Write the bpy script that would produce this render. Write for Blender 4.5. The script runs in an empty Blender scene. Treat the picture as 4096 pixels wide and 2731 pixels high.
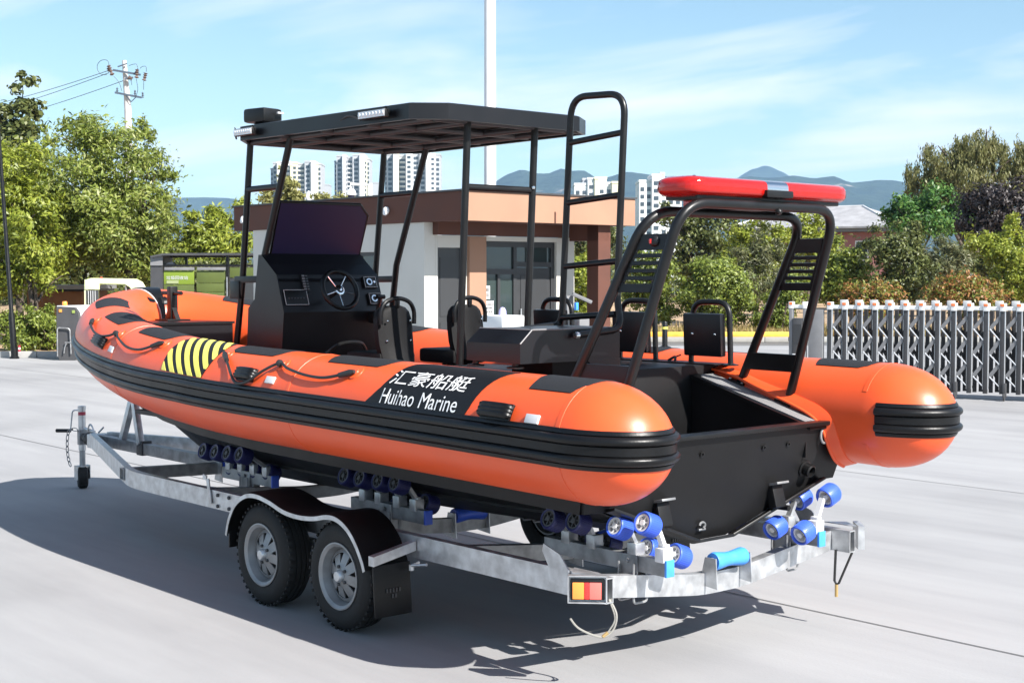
import bpy, bmesh, math, random
import numpy as np
from mathutils import Vector, Matrix, Quaternion
from mathutils import noise as mnoise

SC = bpy.context.scene
COL = SC.collection
rad = math.radians
PI = math.pi

# ------------------------------------------------------------------ camera
# World axes: x runs along the boat towards its bow, y to its port side, z up; metres.
F_PX, PITCH, EYE = 5712.0, 0.0451, 1.886          # photograph 4096 px wide
YAW, OX, OY = 0.7152, 1.2724, 6.8256
FXV = np.array([-math.sin(YAW), math.cos(YAW)])
FYV = np.array([-math.cos(YAW), -math.sin(YAW)])
CAM = np.array([-(OX*FXV[0]+OY*FXV[1]), -(OX*FYV[0]+OY*FYV[1]), EYE])


def tob(v):
    return np.array([v[0]*FXV[0]+v[1]*FXV[1], v[0]*FYV[0]+v[1]*FYV[1], v[2]])


_c, _s = math.cos(PITCH), math.sin(PITCH)
RB, FB, UB = tob((1, 0, 0)), tob((0, _c, -_s)), tob((0, _s, _c))
RG, FG = tob((1, 0, 0)), tob((0, 1, 0))            # ground-level right / forward of the viewpoint


def G(X, Y, z=0.0):
    """a place X metres right of and Y metres in front of the viewpoint, z above ground"""
    p = CAM + RG*X + FG*Y
    return Vector((p[0], p[1], z))


def bg(u, v, Y):
    """the place seen at photo pixel u, v that lies Y metres in front of the viewpoint"""
    r = FB + RB*(u-2048)/F_PX - UB*(v-1365.5)/F_PX
    p = CAM + r*(Y/float(r @ FG))
    return Vector(p)


cam_d = bpy.data.cameras.new('camera')
cam_d.sensor_width = 36.0
cam_d.lens = F_PX/4096*36.0
cam_d.clip_start, cam_d.clip_end = 0.1, 20000
cam = bpy.data.objects.new('camera', cam_d)
COL.objects.link(cam)
cam.matrix_world = Matrix(((RB[0], UB[0], -FB[0], CAM[0]), (RB[1], UB[1], -FB[1], CAM[1]),
                           (RB[2], UB[2], -FB[2], CAM[2]), (0, 0, 0, 1)))
SC.camera = cam

# ------------------------------------------------------------------ light
SUN = Vector((-1.17, -0.09, 1.0)).normalized()
EL = math.asin(SUN.z)
sun_d = bpy.data.lights.new('sun', 'SUN')
sun_d.energy = 5.0
sun_d.angle = rad(0.5)
sun_d.color = (1.0, 0.955, 0.90)
sun = bpy.data.objects.new('sun', sun_d)
sun.rotation_euler = (-SUN).to_track_quat('-Z', 'Y').to_euler()
sun.location = (0, 0, 30)
COL.objects.link(sun)

world = bpy.data.worlds.new('World')
SC.world = world
world.use_nodes = True
wn, wl = world.node_tree.nodes, world.node_tree.links
wn.clear()
w_out = wn.new('ShaderNodeOutputWorld')
w_bg = wn.new('ShaderNodeBackground')
w_bg.inputs['Strength'].default_value = 0.07
sky = wn.new('ShaderNodeTexSky')
sky.sky_type = 'NISHITA'
sky.sun_disc = False
sky.sun_elevation = EL
sky.sun_rotation = math.atan2(SUN.x, SUN.y)
sky.air_density, sky.dust_density, sky.ozone_density = 1.0, 0.15, 2.2
# thin cloud streaks: noise over the direction projected onto a flat layer high up
tc = wn.new('ShaderNodeTexCoord')
sep = wn.new('ShaderNodeSeparateXYZ')
wl.new(tc.outputs['Generated'], sep.inputs[0])
zc = wn.new('ShaderNodeMath'); zc.operation = 'MAXIMUM'; zc.inputs[1].default_value = 0.0
wl.new(sep.outputs['Z'], zc.inputs[0])
za = wn.new('ShaderNodeMath'); za.operation = 'ADD'; za.inputs[1].default_value = 0.085
wl.new(zc.outputs[0], za.inputs[0])
dv = wn.new('ShaderNodeVectorMath'); dv.operation = 'DIVIDE'
cz = wn.new('ShaderNodeCombineXYZ')
for k in range(3):
    wl.new(za.outputs[0], cz.inputs[k])
wl.new(tc.outputs['Generated'], dv.inputs[0]); wl.new(cz.outputs[0], dv.inputs[1])
mp = wn.new('ShaderNodeMapping')
mp.inputs['Rotation'].default_value = (0, 0, YAW+0.25)
mp.inputs['Scale'].default_value = (0.60, 1.05, 0.05)
mp.inputs['Location'].default_value = (1.35, 0.55, 0.0)
wl.new(dv.outputs[0], mp.inputs[0])
nz = wn.new('ShaderNodeTexNoise')
nz.inputs['Scale'].default_value = 1.0; nz.inputs['Detail'].default_value = 5.0
nz.inputs['Roughness'].default_value = 0.52; nz.inputs['Distortion'].default_value = 0.4
wl.new(mp.outputs[0], nz.inputs['Vector'])
cr = wn.new('ShaderNodeValToRGB')
cr.color_ramp.elements[0].position = 0.47; cr.color_ramp.elements[0].color = (0, 0, 0, 1)
cr.color_ramp.elements[1].position = 0.74; cr.color_ramp.elements[1].color = (1, 1, 1, 1)
wl.new(nz.outputs['Fac'], cr.inputs[0])
mx = wn.new('ShaderNodeMix'); mx.data_type = 'RGBA'
mx.inputs['B'].default_value = (8.6, 7.9, 9.4, 1)
wl.new(cr.outputs[0], mx.inputs['Factor']); wl.new(sky.outputs[0], mx.inputs['A'])
tint = wn.new('ShaderNodeMix'); tint.data_type = 'RGBA'; tint.blend_type = 'MULTIPLY'; tint.inputs['Factor'].default_value = 1.0
tint.inputs['B'].default_value = (1.0, 1.06, 0.97, 1)
wl.new(mx.outputs['Result'], tint.inputs['A']); wl.new(tint.outputs['Result'], w_bg.inputs['Color'])
wl.new(w_bg.outputs[0], w_out.inputs[0])

SC.view_settings.view_transform = 'Standard'
SC.view_settings.look = 'None'
SC.view_settings.gamma = 1.0
SC.view_settings.use_curve_mapping = False
SC.view_settings.exposure = 1.2
SC.render.engine = 'CYCLES'
try:
    SC.cycles.use_denoising = True
    SC.cycles.denoiser = 'OPENIMAGEDENOISE'
    SC.cycles.denoising_input_passes = 'RGB_ALBEDO_NORMAL'
except Exception:
    pass
SC.cycles.max_bounces = 8
SC.cycles.volume_bounces = 0
SC.cycles.transparent_max_bounces = 8

# ------------------------------------------------------------------ materials
MATS = {}


def mat(name, col, rough=0.5, metal=0.0, var=0.0, vscale=6.0, bump=0.0, bscale=40.0, spec=0.5, coat=0.0, trans=0.0, dirt=None, emit=0.0):
    """plain painted / moulded surface with a little procedural tone, wear and fine relief"""
    if name in MATS:
        return MATS[name]
    m = bpy.data.materials.new(name)
    m.use_nodes = True
    n, l = m.node_tree.nodes, m.node_tree.links
    b = n['Principled BSDF']
    b.inputs['Base Color'].default_value = (*col, 1)
    b.inputs['Roughness'].default_value = rough
    b.inputs['Metallic'].default_value = metal
    b.inputs['Specular IOR Level'].default_value = spec
    b.inputs['Coat Weight'].default_value = coat
    b.inputs['Coat Roughness'].default_value = 0.08
    b.inputs['Transmission Weight'].default_value = trans
    if emit:
        b.inputs['Emission Color'].default_value = (*col, 1); b.inputs['Emission Strength'].default_value = emit
    t = None
    if var or bump:
        t = n.new('ShaderNodeTexCoord')
    if var:
        z = n.new('ShaderNodeTexNoise'); z.inputs['Scale'].default_value = vscale; z.inputs['Detail'].default_value = 6
        l.new(t.outputs['Object'], z.inputs['Vector'])
        r = n.new('ShaderNodeValToRGB')
        lo = [c*(1-var) for c in col]; hi = [min(1, c*(1+var)) for c in col]
        if dirt:
            lo = [c*(1-var)+d*var for c, d in zip(col, dirt)]
        r.color_ramp.elements[0].position = 0.33; r.color_ramp.elements[0].color = (*lo, 1)
        r.color_ramp.elements[1].position = 0.67; r.color_ramp.elements[1].color = (*hi, 1)
        l.new(z.outputs['Fac'], r.inputs[0]); l.new(r.outputs[0], b.inputs['Base Color'])
        q = n.new('ShaderNodeMapRange'); q.inputs['To Min'].default_value = max(0.03, rough-0.12); q.inputs['To Max'].default_value = min(1, rough+0.14)
        l.new(z.outputs['Fac'], q.inputs['Value']); l.new(q.outputs[0], b.inputs['Roughness'])
    if bump:
        z2 = n.new('ShaderNodeTexNoise'); z2.inputs['Scale'].default_value = bscale; z2.inputs['Detail'].default_value = 4
        l.new(t.outputs['Object'], z2.inputs['Vector'])
        bp = n.new('ShaderNodeBump'); bp.inputs['Strength'].default_value = bump; bp.inputs['Distance'].default_value = 0.01
        l.new(z2.outputs['Fac'], bp.inputs['Height']); l.new(bp.outputs[0], b.inputs['Normal'])
    MATS[name] = m
    return m


def leaf_mat(name, cols, transl=0.35):
    if name in MATS:
        return MATS[name]
    m = bpy.data.materials.new(name)
    m.use_nodes = True
    n, l = m.node_tree.nodes, m.node_tree.links
    n.clear()
    o = n.new('ShaderNodeOutputMaterial')
    g = n.new('ShaderNodeNewGeometry')
    r = n.new('ShaderNodeValToRGB')
    r.color_ramp.interpolation = 'LINEAR'
    els = r.color_ramp.elements
    while len(els) < len(cols):
        els.new(0.5)
    for k, c in enumerate(cols):
        els[k].position = k/(len(cols)-1); els[k].color = (c[0]*1.3, c[1]*1.25, c[2]*1.05, 1)
    l.new(g.outputs['Random Per Island'], r.inputs[0])
    d = n.new('ShaderNodeBsdfPrincipled')
    d.inputs['Roughness'].default_value = 0.45
    d.inputs['Specular IOR Level'].default_value = 0.45
    l.new(r.outputs[0], d.inputs['Base Color'])
    t = n.new('ShaderNodeBsdfTranslucent')
    hs = n.new('ShaderNodeHueSaturation'); hs.inputs['Value'].default_value = 1.5; hs.inputs['Hue'].default_value = 0.485
    l.new(r.outputs[0], hs.inputs['Color']); l.new(hs.outputs[0], t.inputs['Color'])
    x = n.new('ShaderNodeMixShader'); x.inputs[0].default_value = transl
    l.new(d.outputs[0], x.inputs[1]); l.new(t.outputs[0], x.inputs[2]); l.new(x.outputs[0], o.inputs[0])
    MATS[name] = m
    return m


ORANGE = mat('orange_fabric', (0.80, 0.098, 0.024), 0.36, var=0.05, vscale=2.2, bump=0.06, bscale=220, spec=0.5)
BLACKFAB = mat('black_fabric', (0.006, 0.006, 0.0068), 0.5, var=0.15, vscale=5, bump=0.1, bscale=160, spec=0.3)
SEATM = mat('black_seat_plastic', (0.007, 0.007, 0.0075), 0.6, var=0.2, vscale=8, bump=0.1, bscale=200, spec=0.18)
RUBBER = mat('black_rubber', (0.004, 0.004, 0.0045), 0.36, var=0.2, vscale=7, bump=0.08, bscale=90, spec=0.32)
PATCH = mat('grip_patch', (0.019, 0.020, 0.023), 0.72, bump=0.5, bscale=420, spec=0.3)
HULLBLK = mat('black_hull_paint', (0.006, 0.006, 0.0065), 0.48, var=0.2, vscale=3, bump=0.05, bscale=60, spec=0.3)
SATIN = mat('black_satin_metal', (0.0055, 0.0055, 0.0058), 0.38, var=0.15, vscale=9, spec=0.4)
GEL = mat('black_gelcoat', (0.0065, 0.0065, 0.008), 0.34, var=0.1, vscale=4, spec=0.4)
DECKG = mat('grey_deck', (0.20, 0.20, 0.20), 0.6, var=0.12, vscale=8, bump=0.15, bscale=200)
DECKD = mat('dark_deck', (0.026, 0.026, 0.028), 0.6, var=0.2, vscale=6, bump=0.2, bscale=150)
WHITE = mat('white_paint', (0.80, 0.80, 0.79), 0.45, var=0.04, vscale=4)
YELLOW = mat('yellow_marking', (0.80, 0.72, 0.12), 0.45)
CHROME = mat('polished_steel', (0.75, 0.75, 0.76), 0.14, 1.0)
GALV = mat('galvanised_steel', (0.55, 0.56, 0.57), 0.42, 0.75, var=0.22, vscale=14, bump=0.05, bscale=60)
GALVD = mat('weathered_galvanised', (0.30, 0.305, 0.31), 0.5, 0.6, var=0.3, vscale=12)
RIMGREY = mat('rim_steel', (0.27, 0.275, 0.28), 0.45, 0.5, var=0.15, vscale=12)
TYRE = mat('tyre_rubber', (0.007, 0.007, 0.007), 0.75, var=0.3, vscale=14, bump=0.15, bscale=70)
BLUE = mat('blue_poly', (0.045, 0.115, 0.62), 0.38, var=0.08, vscale=20, spec=0.5)
BLUE_SHADED = mat('shaded_blue_poly', (0.018, 0.02, 0.10), 0.45, var=0.1, vscale=20)  # the roller blue darkened to carry the shade under the hull
BLUE2 = mat('light_blue_poly', (0.06, 0.30, 0.85), 0.36, var=0.08, vscale=20, spec=0.5)
AMBER = mat('amber_lens', (0.85, 0.30, 0.05), 0.18, spec=0.6, coat=0.6)
REDL = mat('red_lens', (0.75, 0.03, 0.025), 0.15, spec=0.6, coat=0.7)
PINKL = mat('pale_red_lens', (0.85, 0.16, 0.13), 0.18, spec=0.6, coat=0.6)
CLEARLED = mat('led_glass', (0.72, 0.73, 0.74), 0.12, spec=0.7, coat=0.5)
BLUEGLASS = mat('dark_screen', (0.020, 0.015, 0.055), 0.38, spec=0.4)
GUARD = mat('mudguard_plastic', (0.006, 0.006, 0.0063), 0.65, var=0.2, vscale=6, spec=0.15)
CABLE = mat('cable_sheath', (0.02, 0.02, 0.02), 0.5)
WIRE = mat('bare_wire', (0.32, 0.31, 0.28), 0.5, 0.3)
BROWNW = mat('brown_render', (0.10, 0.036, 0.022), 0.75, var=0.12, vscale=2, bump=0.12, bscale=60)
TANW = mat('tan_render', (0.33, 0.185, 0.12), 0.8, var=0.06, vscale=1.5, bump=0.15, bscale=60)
CREAMW = mat('cream_render', (0.60, 0.575, 0.52), 0.85, var=0.05, vscale=1.2, bump=0.15, bscale=60)
FRAMEG = mat('window_frame_grey', (0.035, 0.036, 0.038), 0.45)
GLASS = mat('window_glass', (0.03, 0.045, 0.045), 0.04, spec=0.9)
DOORG = mat('grey_door', (0.04, 0.041, 0.043), 0.4, var=0.1, vscale=3)
BARK = mat('bark', (0.085, 0.065, 0.05), 0.9, var=0.35, vscale=9, bump=0.8, bscale=30)
CONC = mat('pole_concrete', (0.55, 0.54, 0.53), 0.8, var=0.08, vscale=4)
GATEG = mat('gate_grey', (0.045, 0.045, 0.048), 0.45, 0.1, var=0.1, vscale=8)
GATEL = mat('gate_light_metal', (0.62, 0.63, 0.64), 0.3, 0.5)
PAPER = mat('paper', (0.75, 0.75, 0.74), 0.7)
INK = mat('print_ink', (0.05, 0.05, 0.055), 0.6)
LIMEP = mat('lime_panel', (0.17, 0.24, 0.02), 0.5, var=0.08, vscale=3)
OLIVEP = mat('olive_panel', (0.085, 0.11, 0.022), 0.5, var=0.1, vscale=3)
DARKG = mat('dark_grey_panel', (0.055, 0.055, 0.058), 0.5, var=0.1, vscale=4)
MIDG = mat('mid_grey_panel', (0.19, 0.19, 0.195), 0.5, var=0.08, vscale=5)
LIGHTG = mat('light_grey_panel', (0.60, 0.60, 0.60), 0.45, var=0.05, vscale=4)
CREAMP = mat('cream_yellow_paint', (0.72, 0.74, 0.42), 0.4, var=0.04, vscale=4)

# ------------------------------------------------------------------ mesh helpers
ORG = {}


def orgof(o):
    return ORG.get(o.name, Vector((0, 0, 0))) if o else Vector((0, 0, 0))


class MB:
    """collects shapes given in world coordinates and links them as ONE mesh object"""

    def __init__(s):
        s.v = []; s.f = []; s.m = []; s.mi = 0

    def add(s, vs, fs):
        b = len(s.v)
        s.v += [tuple(p) for p in vs]
        for f in fs:
            s.f.append(tuple(i+b for i in f)); s.m.append(s.mi)
        return s

    def box(s, c, d, R=None, ch=0.0):
        """box of size d centred at c, turned by 3x3 R, edges chamfered by ch"""
        c = Vector(c); hx, hy, hz = d[0]/2, d[1]/2, d[2]/2
        ch = min(ch, hx*0.49, hy*0.49, hz*0.49)
        if ch <= 0:
            P = [(x, y, z) for x in (-hx, hx) for y in (-hy, hy) for z in (-hz, hz)]
            Fc = [(0, 1, 3, 2), (4, 6, 7, 5), (0, 4, 5, 1), (2, 3, 7, 6), (0, 2, 6, 4), (1, 5, 7, 3)]
        else:
            bm = bmesh.new()
            bmesh.ops.create_cube(bm, size=1.0)
            for v in bm.verts:
                v.co = Vector((v.co.x*2*hx, v.co.y*2*hy, v.co.z*2*hz))
            bmesh.ops.bevel(bm, geom=list(bm.edges), offset=ch, segments=2, affect='EDGES', profile=0.6)
            bm.verts.ensure_lookup_table()
            P = [tuple(v.co) for v in bm.verts]; Fc = [tuple(v.index for v in f.verts) for f in bm.faces]
            bm.free()
        if R is not None:
            P = [tuple(R @ Vector(p)) for p in P]
        return s.add([Vector(p)+c for p in P], Fc)

    def bar(s, a, b, w, h, up=(0, 0, 1), ch=0.0):
        """square bar from a to b, w wide, h along up"""
        a, b = Vector(a), Vector(b); d = (b-a); L = d.length; d = d.normalized(); u = Vector(up)
        r = d.cross(u)
        if r.length < 1e-4:
            r = d.cross(Vector((1, 0, 0)))
        r.normalize(); u = r.cross(d).normalized()
        R = Matrix((d, r, u)).transposed()
        return s.box((a+b)/2, (L, w, h), R, ch)

    def tube(s, pts, r, n=10, cap=True, closed=False):
        """round tube along points; r a number or a list"""
        P = [Vector(p) for p in pts]; N = len(P)
        rs = r if isinstance(r, (list, tuple)) else [r]*N
        vs = []; fs = []; up = None
        for i, p in enumerate(P):
            if closed:
                d = P[(i+1) % N]-P[i-1]
            else:
                d = P[min(i+1, N-1)]-P[max(i-1, 0)]
            d.normalize()
            if up is None:
                up = Vector((0, 0, 1)) if abs(d.z) < 0.9 else Vector((1, 0, 0))
            a = d.cross(up)
            if a.length < 1e-5:
                a = d.orthogonal()
            a.normalize(); up = a.cross(d).normalized()
            for k in range(n):
                t = 2*PI*k/n
                vs.append(p+(a*math.cos(t)+up*math.sin(t))*rs[i])
        M = N if closed else N-1
        for i in range(M):
            j = (i+1) % N
            for k in range(n):
                k2 = (k+1) % n
                fs.append((i*n+k, j*n+k, j*n+k2, i*n+k2))
        if cap and not closed:
            fs.append(tuple(range(n-1, -1, -1))); fs.append(tuple((N-1)*n+k for k in range(n)))
        return s.add(vs, fs)

    def lathe(s, prof, c, axis=(0, 0, 1), n=20, closed=False, cap=True):
        """turn profile [(r, h)] about axis through c"""
        c = Vector(c); ax = Vector(axis).normalized(); a = ax.orthogonal().normalized(); b = ax.cross(a)
        vs = []; fs = []
        for (r, h) in prof:
            for k in range(n):
                t = 2*PI*k/n
                vs.append(c+ax*h+(a*math.cos(t)+b*math.sin(t))*r)
        M = len(prof)
        for i in range(M if closed else M-1):
            j = (i+1) % M
            for k in range(n):
                k2 = (k+1) % n
                fs.append((i*n+k, i*n+k2, j*n+k2, j*n+k))
        if not closed and cap:
            if prof[0][0] > 1e-5:
                fs.append(tuple(range(n-1, -1, -1)))
            if prof[-1][0] > 1e-5:
                fs.append(tuple((M-1)*n+k for k in range(n)))
        return s.add(vs, fs)

    def prism(s, poly, d):
        """polygon of 3-D points pushed along vector d"""
        d = Vector(d); P = [Vector(p) for p in poly]; n = len(P)
        vs = P+[p+d for p in P]
        fs = [tuple(range(n-1, -1, -1)), tuple(range(n, 2*n))]+[(i, (i+1) % n, n+(i+1) % n, n+i) for i in range(n)]
        return s.add(vs, fs)

    def grid(s, rows, thick=None):
        """surface through a list of equal-length point rows"""
        R, Cn = len(rows), len(rows[0]); vs = [p for r in rows for p in r]
        fs = [(i*Cn+j, i*Cn+j+1, (i+1)*Cn+j+1, (i+1)*Cn+j) for i in range(R-1) for j in range(Cn-1)]
        return s.add(vs, fs)

    def slab(s, top, bot):
        """closed shell between two equal grids of points"""
        R, Cn = len(top), len(top[0])
        vs = [p for r in top for p in r]+[p for r in bot for p in r]; o = R*Cn
        fs = []
        for i in range(R-1):
            for j in range(Cn-1):
                a, b, c, d = i*Cn+j, i*Cn+j+1, (i+1)*Cn+j+1, (i+1)*Cn+j
                fs.append((a, b, c, d)); fs.append((o+d, o+c, o+b, o+a))
        for j in range(Cn-1):
            fs.append((j+1, j, o+j, o+j+1)); k = (R-1)*Cn+j; fs.append((k, k+1, o+k+1, o+k))
        for i in range(R-1):
            a, b = i*Cn, (i+1)*Cn; fs.append((a, b, o+b, o+a)); a, b = a+Cn-1, b+Cn-1; fs.append((b, a, o+a, o+b))
        return s.add(vs, fs)

    def mesh(s, name, mats, o=Vector((0, 0, 0)), smooth=True, angle=35):
        me = bpy.data.meshes.new(name)
        me.from_pydata([(p[0]-o.x, p[1]-o.y, p[2]-o.z) for p in s.v], [], s.f)
        for m in (mats if isinstance(mats, (list, tuple)) else [mats]):
            me.materials.append(m)
        if any(s.m):
            me.polygons.foreach_set('material_index', s.m)
        bm = bmesh.new(); bm.from_mesh(me)
        bmesh.ops.recalc_face_normals(bm, faces=bm.faces)
        if smooth:
            lim = rad(angle)
            for f in bm.faces:
                f.smooth = True
            for e in bm.edges:
                if len(e.link_faces) != 2 or e.calc_face_angle(0) > lim:
                    e.smooth = False
        bm.to_mesh(me); bm.free()
        me.update()
        return me

    def build(s, name, mats, parent=None, smooth=True, angle=35, at=None):
        o = orgof(parent) if parent else (Vector(at) if at is not None else Vector((0, 0, 0)))
        ob = bpy.data.objects.new(name, s.mesh(name, mats, o, smooth, angle))
        COL.objects.link(ob)
        if parent:
            ob.parent = parent
        else:
            ob.location = o
        ORG[ob.name] = o
        return ob


def tag(o, label=None, cat=None, group=None, kind=None):
    if label: o['label'] = label
    if cat: o['category'] = cat
    if group: o['group'] = group
    if kind: o['kind'] = kind
    return o


def thing(name, label, cat, base, group=None):
    e = bpy.data.objects.new(name, None)
    e.empty_display_size = 0.2
    e.location = base
    COL.objects.link(e)
    ORG[e.name] = Vector(base)
    return tag(e, label, cat, group)


def part_copy(src, offset, parent=None):
    """another piece like src, sharing its mesh, moved by offset"""
    o = src.copy(); COL.objects.link(o)
    o.parent = parent if parent else src.parent
    o.location = src.location+Vector(offset)
    ORG[o.name] = orgof(src)+Vector(offset)
    return o


def rot_z(a):
    return Matrix.Rotation(a, 3, 'Z')


def smoothpath(pts, n=8):
    """Catmull-Rom through points"""
    P = [Vector(p) for p in pts]; out = []
    for i in range(len(P)-1):
        p0, p1, p2, p3 = P[max(i-1, 0)], P[i], P[i+1], P[min(i+2, len(P)-1)]
        for k in range(n):
            t = k/n
            out.append(0.5*((2*p1)+(p2-p0)*t+(2*p0-5*p1+4*p2-p3)*t*t+(3*p1-p0-3*p2+p3)*t**3))
    out.append(P[-1])
    return out


def fillet(pts, r, n=6):
    """polyline with its inner corners rounded to radius about r"""
    P = [Vector(p) for p in pts]; out = [P[0]]
    for i in range(1, len(P)-1):
        a, b, c = P[i-1], P[i], P[i+1]
        d1, d2 = (a-b), (c-b); k = min(r, d1.length*0.49, d2.length*0.49)
        s0, s1 = b+d1.normalized()*k, b+d2.normalized()*k
        for j in range(n+1):
            t = j/n
            out.append(s0*(1-t)**2+b*2*t*(1-t)+s1*t*t)
    out.append(P[-1])
    return out


def text_mesh(s, size, font_align='LEFT', sub=0):
    """2-D triangles of a piece of lettering, baseline at 0"""
    cu = bpy.data.curves.new('lettering', 'FONT')
    cu.body = s; cu.size = size; cu.align_x = font_align; cu.resolution_u = 3
    ob = bpy.data.objects.new('lettering', cu); COL.objects.link(ob)
    dg = bpy.context.evaluated_depsgraph_get(); dg.update()
    me = bpy.data.meshes.new_from_object(ob.evaluated_get(dg))
    vs = [tuple(v.co) for v in me.vertices]; fs = [tuple(p.vertices) for p in me.polygons]
    bpy.data.objects.remove(ob); bpy.data.curves.remove(cu); bpy.data.meshes.remove(me)
    return vs, fs
# ================================================================== SETTING
def ground_mat():
    m = bpy.data.materials.new('yard_concrete'); m.use_nodes = True
    n, l = m.node_tree.nodes, m.node_tree.links; b = n['Principled BSDF']
    t = n.new('ShaderNodeTexCoord')
    mpn = n.new('ShaderNodeMapping'); mpn.inputs['Rotation'].default_value = (0, 0, 0.9); mpn.inputs['Scale'].default_value = (0.16, 1.3, 1)
    l.new(t.outputs['Object'], mpn.inputs[0])
    a = n.new('ShaderNodeTexNoise'); a.inputs['Scale'].default_value = 1.1; a.inputs['Detail'].default_value = 8; a.inputs['Roughness'].default_value = 0.62
    l.new(mpn.outputs[0], a.inputs['Vector'])
    r = n.new('ShaderNodeValToRGB')
    r.color_ramp.elements[0].position = 0.30; r.color_ramp.elements[0].color = (0.262, 0.262, 0.268, 1)
    r.color_ramp.elements[1].position = 0.68; r.color_ramp.elements[1].color = (0.345, 0.345, 0.348, 1)
    l.new(a.outputs['Fac'], r.inputs[0])
    s = n.new('ShaderNodeTexNoise'); s.inputs['Scale'].default_value = 0.35; s.inputs['Detail'].default_value = 5
    l.new(t.outputs['Object'], s.inputs['Vector'])
    r2 = n.new('ShaderNodeValToRGB')
    r2.color_ramp.elements[0].position = 0.32; r2.color_ramp.elements[0].color = (0.84, 0.84, 0.84, 1)
    r2.color_ramp.elements[1].position = 0.55; r2.color_ramp.elements[1].color = (1, 1, 1, 1)
    l.new(s.outputs['Fac'], r2.inputs[0])
    mxn = n.new('ShaderNodeMix'); mxn.data_type = 'RGBA'; mxn.blend_type = 'MULTIPLY'; mxn.inputs['Factor'].default_value = 1.0
    l.new(r.outputs[0], mxn.inputs['A']); l.new(r2.outputs[0], mxn.inputs['B'])
    v = n.new('ShaderNodeTexVoronoi'); v.inputs['Scale'].default_value = 1.7   # scattered small spots
    l.new(t.outputs['Object'], v.inputs['Vector'])
    r3 = n.new('ShaderNodeValToRGB'); r3.color_ramp.interpolation = 'EASE'
    r3.color_ramp.elements[0].position = 0.012; r3.color_ramp.elements[0].color = (0.62, 0.60, 0.58, 1)
    r3.color_ramp.elements[1].position = 0.035; r3.color_ramp.elements[1].color = (1, 1, 1, 1)
    l.new(v.outputs['Distance'], r3.inputs[0])
    mx2 = n.new('ShaderNodeMix'); mx2.data_type = 'RGBA'; mx2.blend_type = 'MULTIPLY'; mx2.inputs['Factor'].default_value = 0.7
    l.new(mxn.outputs['Result'], mx2.inputs['A']); l.new(r3.outputs[0], mx2.inputs['B'])
    l.new(mx2.outputs['Result'], b.inputs['Base Color'])
    b.inputs['Roughness'].default_value = 0.75; b.inputs['Specular IOR Level'].default_value = 0.25
    f = n.new('ShaderNodeTexNoise'); f.inputs['Scale'].default_value = 55; f.inputs['Detail'].default_value = 4
    l.new(t.outputs['Object'], f.inputs['Vector'])
    bp = n.new('ShaderNodeBump'); bp.inputs['Strength'].default_value = 0.12; bp.inputs['Distance'].default_value = 0.01
    l.new(f.outputs['Fac'], bp.inputs['Height']); l.new(bp.outputs[0], b.inputs['Normal'])
    return m


CONCY = ground_mat()
SOIL = mat('dry_grass_soil', (0.36, 0.25, 0.15), 0.95, var=0.4, vscale=1.6, bump=0.6, bscale=14)
TERR = mat('far_land', (0.085, 0.10, 0.045), 0.95, var=0.4, vscale=0.02)
ASPH = mat('road_asphalt', (0.13, 0.13, 0.13), 0.85, var=0.15, vscale=1.5, bump=0.2, bscale=50)
KERBM = mat('kerb_concrete', (0.36, 0.355, 0.34), 0.8, var=0.1, vscale=3, bump=0.2, bscale=40)

b = MB()
ring = [(G(2500*math.cos(t)*(1), 2500*math.sin(t))) for t in np.linspace(0, 2*PI, 48, endpoint=False)]
bl = MB()
bl.add([(p.x*3.2, p.y*3.2, -0.10) for p in ring], [tuple(range(48))])
tag(bl.build('terrain', TERR, smooth=False), kind='structure')
b.add([G(-70, -30), G(70, -30), G(70, 39.2), G(-70, 39.2)], [(0, 1, 2, 3)])
tag(b.build('ground', CONCY, smooth=False), kind='structure')
# road beyond the yard on the right, and the dry verge behind it
b = MB(); b.add([G(-70, 39.2, -0.05), G(70, 39.2, -0.05), G(70, 42.2, -0.05), G(-70, 42.2, -0.05)], [(0, 1, 2, 3)])
tag(b.build('road', ASPH, smooth=False), kind='structure')
b = MB()
rows = []
for j in range(26):
    Y = 42.6+j*j*0.11
    rows.append([G(X, Y, 0.08+0.10*mnoise.noise((X*0.35, Y*0.35, 0))+0.004*j*j*0.2) for X in np.linspace(-75, 75, 90)])
b.grid(rows)
tag(b.build('verge', SOIL), kind='structure')
b = MB()
rows = []
for j in range(14):
    Y = 33.5+j*0.72
    rows.append([G(X, Y, 0.13+0.05*mnoise.noise((X*0.8, Y*0.8, 3))) for X in np.linspace(-45, -7.2, 60)])
b.grid(rows)
tag(b.build('planting_bed', SOIL), kind='structure')
# kerb stones along the planting bed
kerb = MB().box(G(0, 0, 0), (0.98, 0.16, 0.15), None, 0.012)
for v in kerb.v:
    pass
A0 = math.atan2(RG[1], RG[0])
ke = thing('kerb', 'low pale kerb of concrete stones edging the shrubs at left', 'kerb', G(-20, 33.38, 0.0))
km = None
for i in range(40):
    X = -7.6-i*1.0
    if X < -30: break
    bb = MB().box(G(X, 33.38, 0.075), (0.985, 0.16, 0.15), rot_z(A0), 0.012)
    if km is None:
        first = bb.build('kerb_stone', KERBM, ke); km = G(X, 33.38, 0.075)
    else:
        part_copy(first, G(X, 33.38, 0.075)-km)
# far kerb beyond the road
ke2 = thing('kerb', 'grey kerb along the road under the trees behind the boat', 'kerb', G(6, 42.4, 0.0))
first = None
for i in range(34):
    X = -8+i*1.0
    bb = MB().box(G(X, 42.42, 0.03), (0.985, 0.2, 0.16), rot_z(A0), 0.012)
    if first is None:
        first = bb.build('kerb_stone', KERBM, ke2); km = G(X, 42.42, 0.03)
    else:
        part_copy(first, G(X, 42.42, 0.03)-km)
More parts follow.
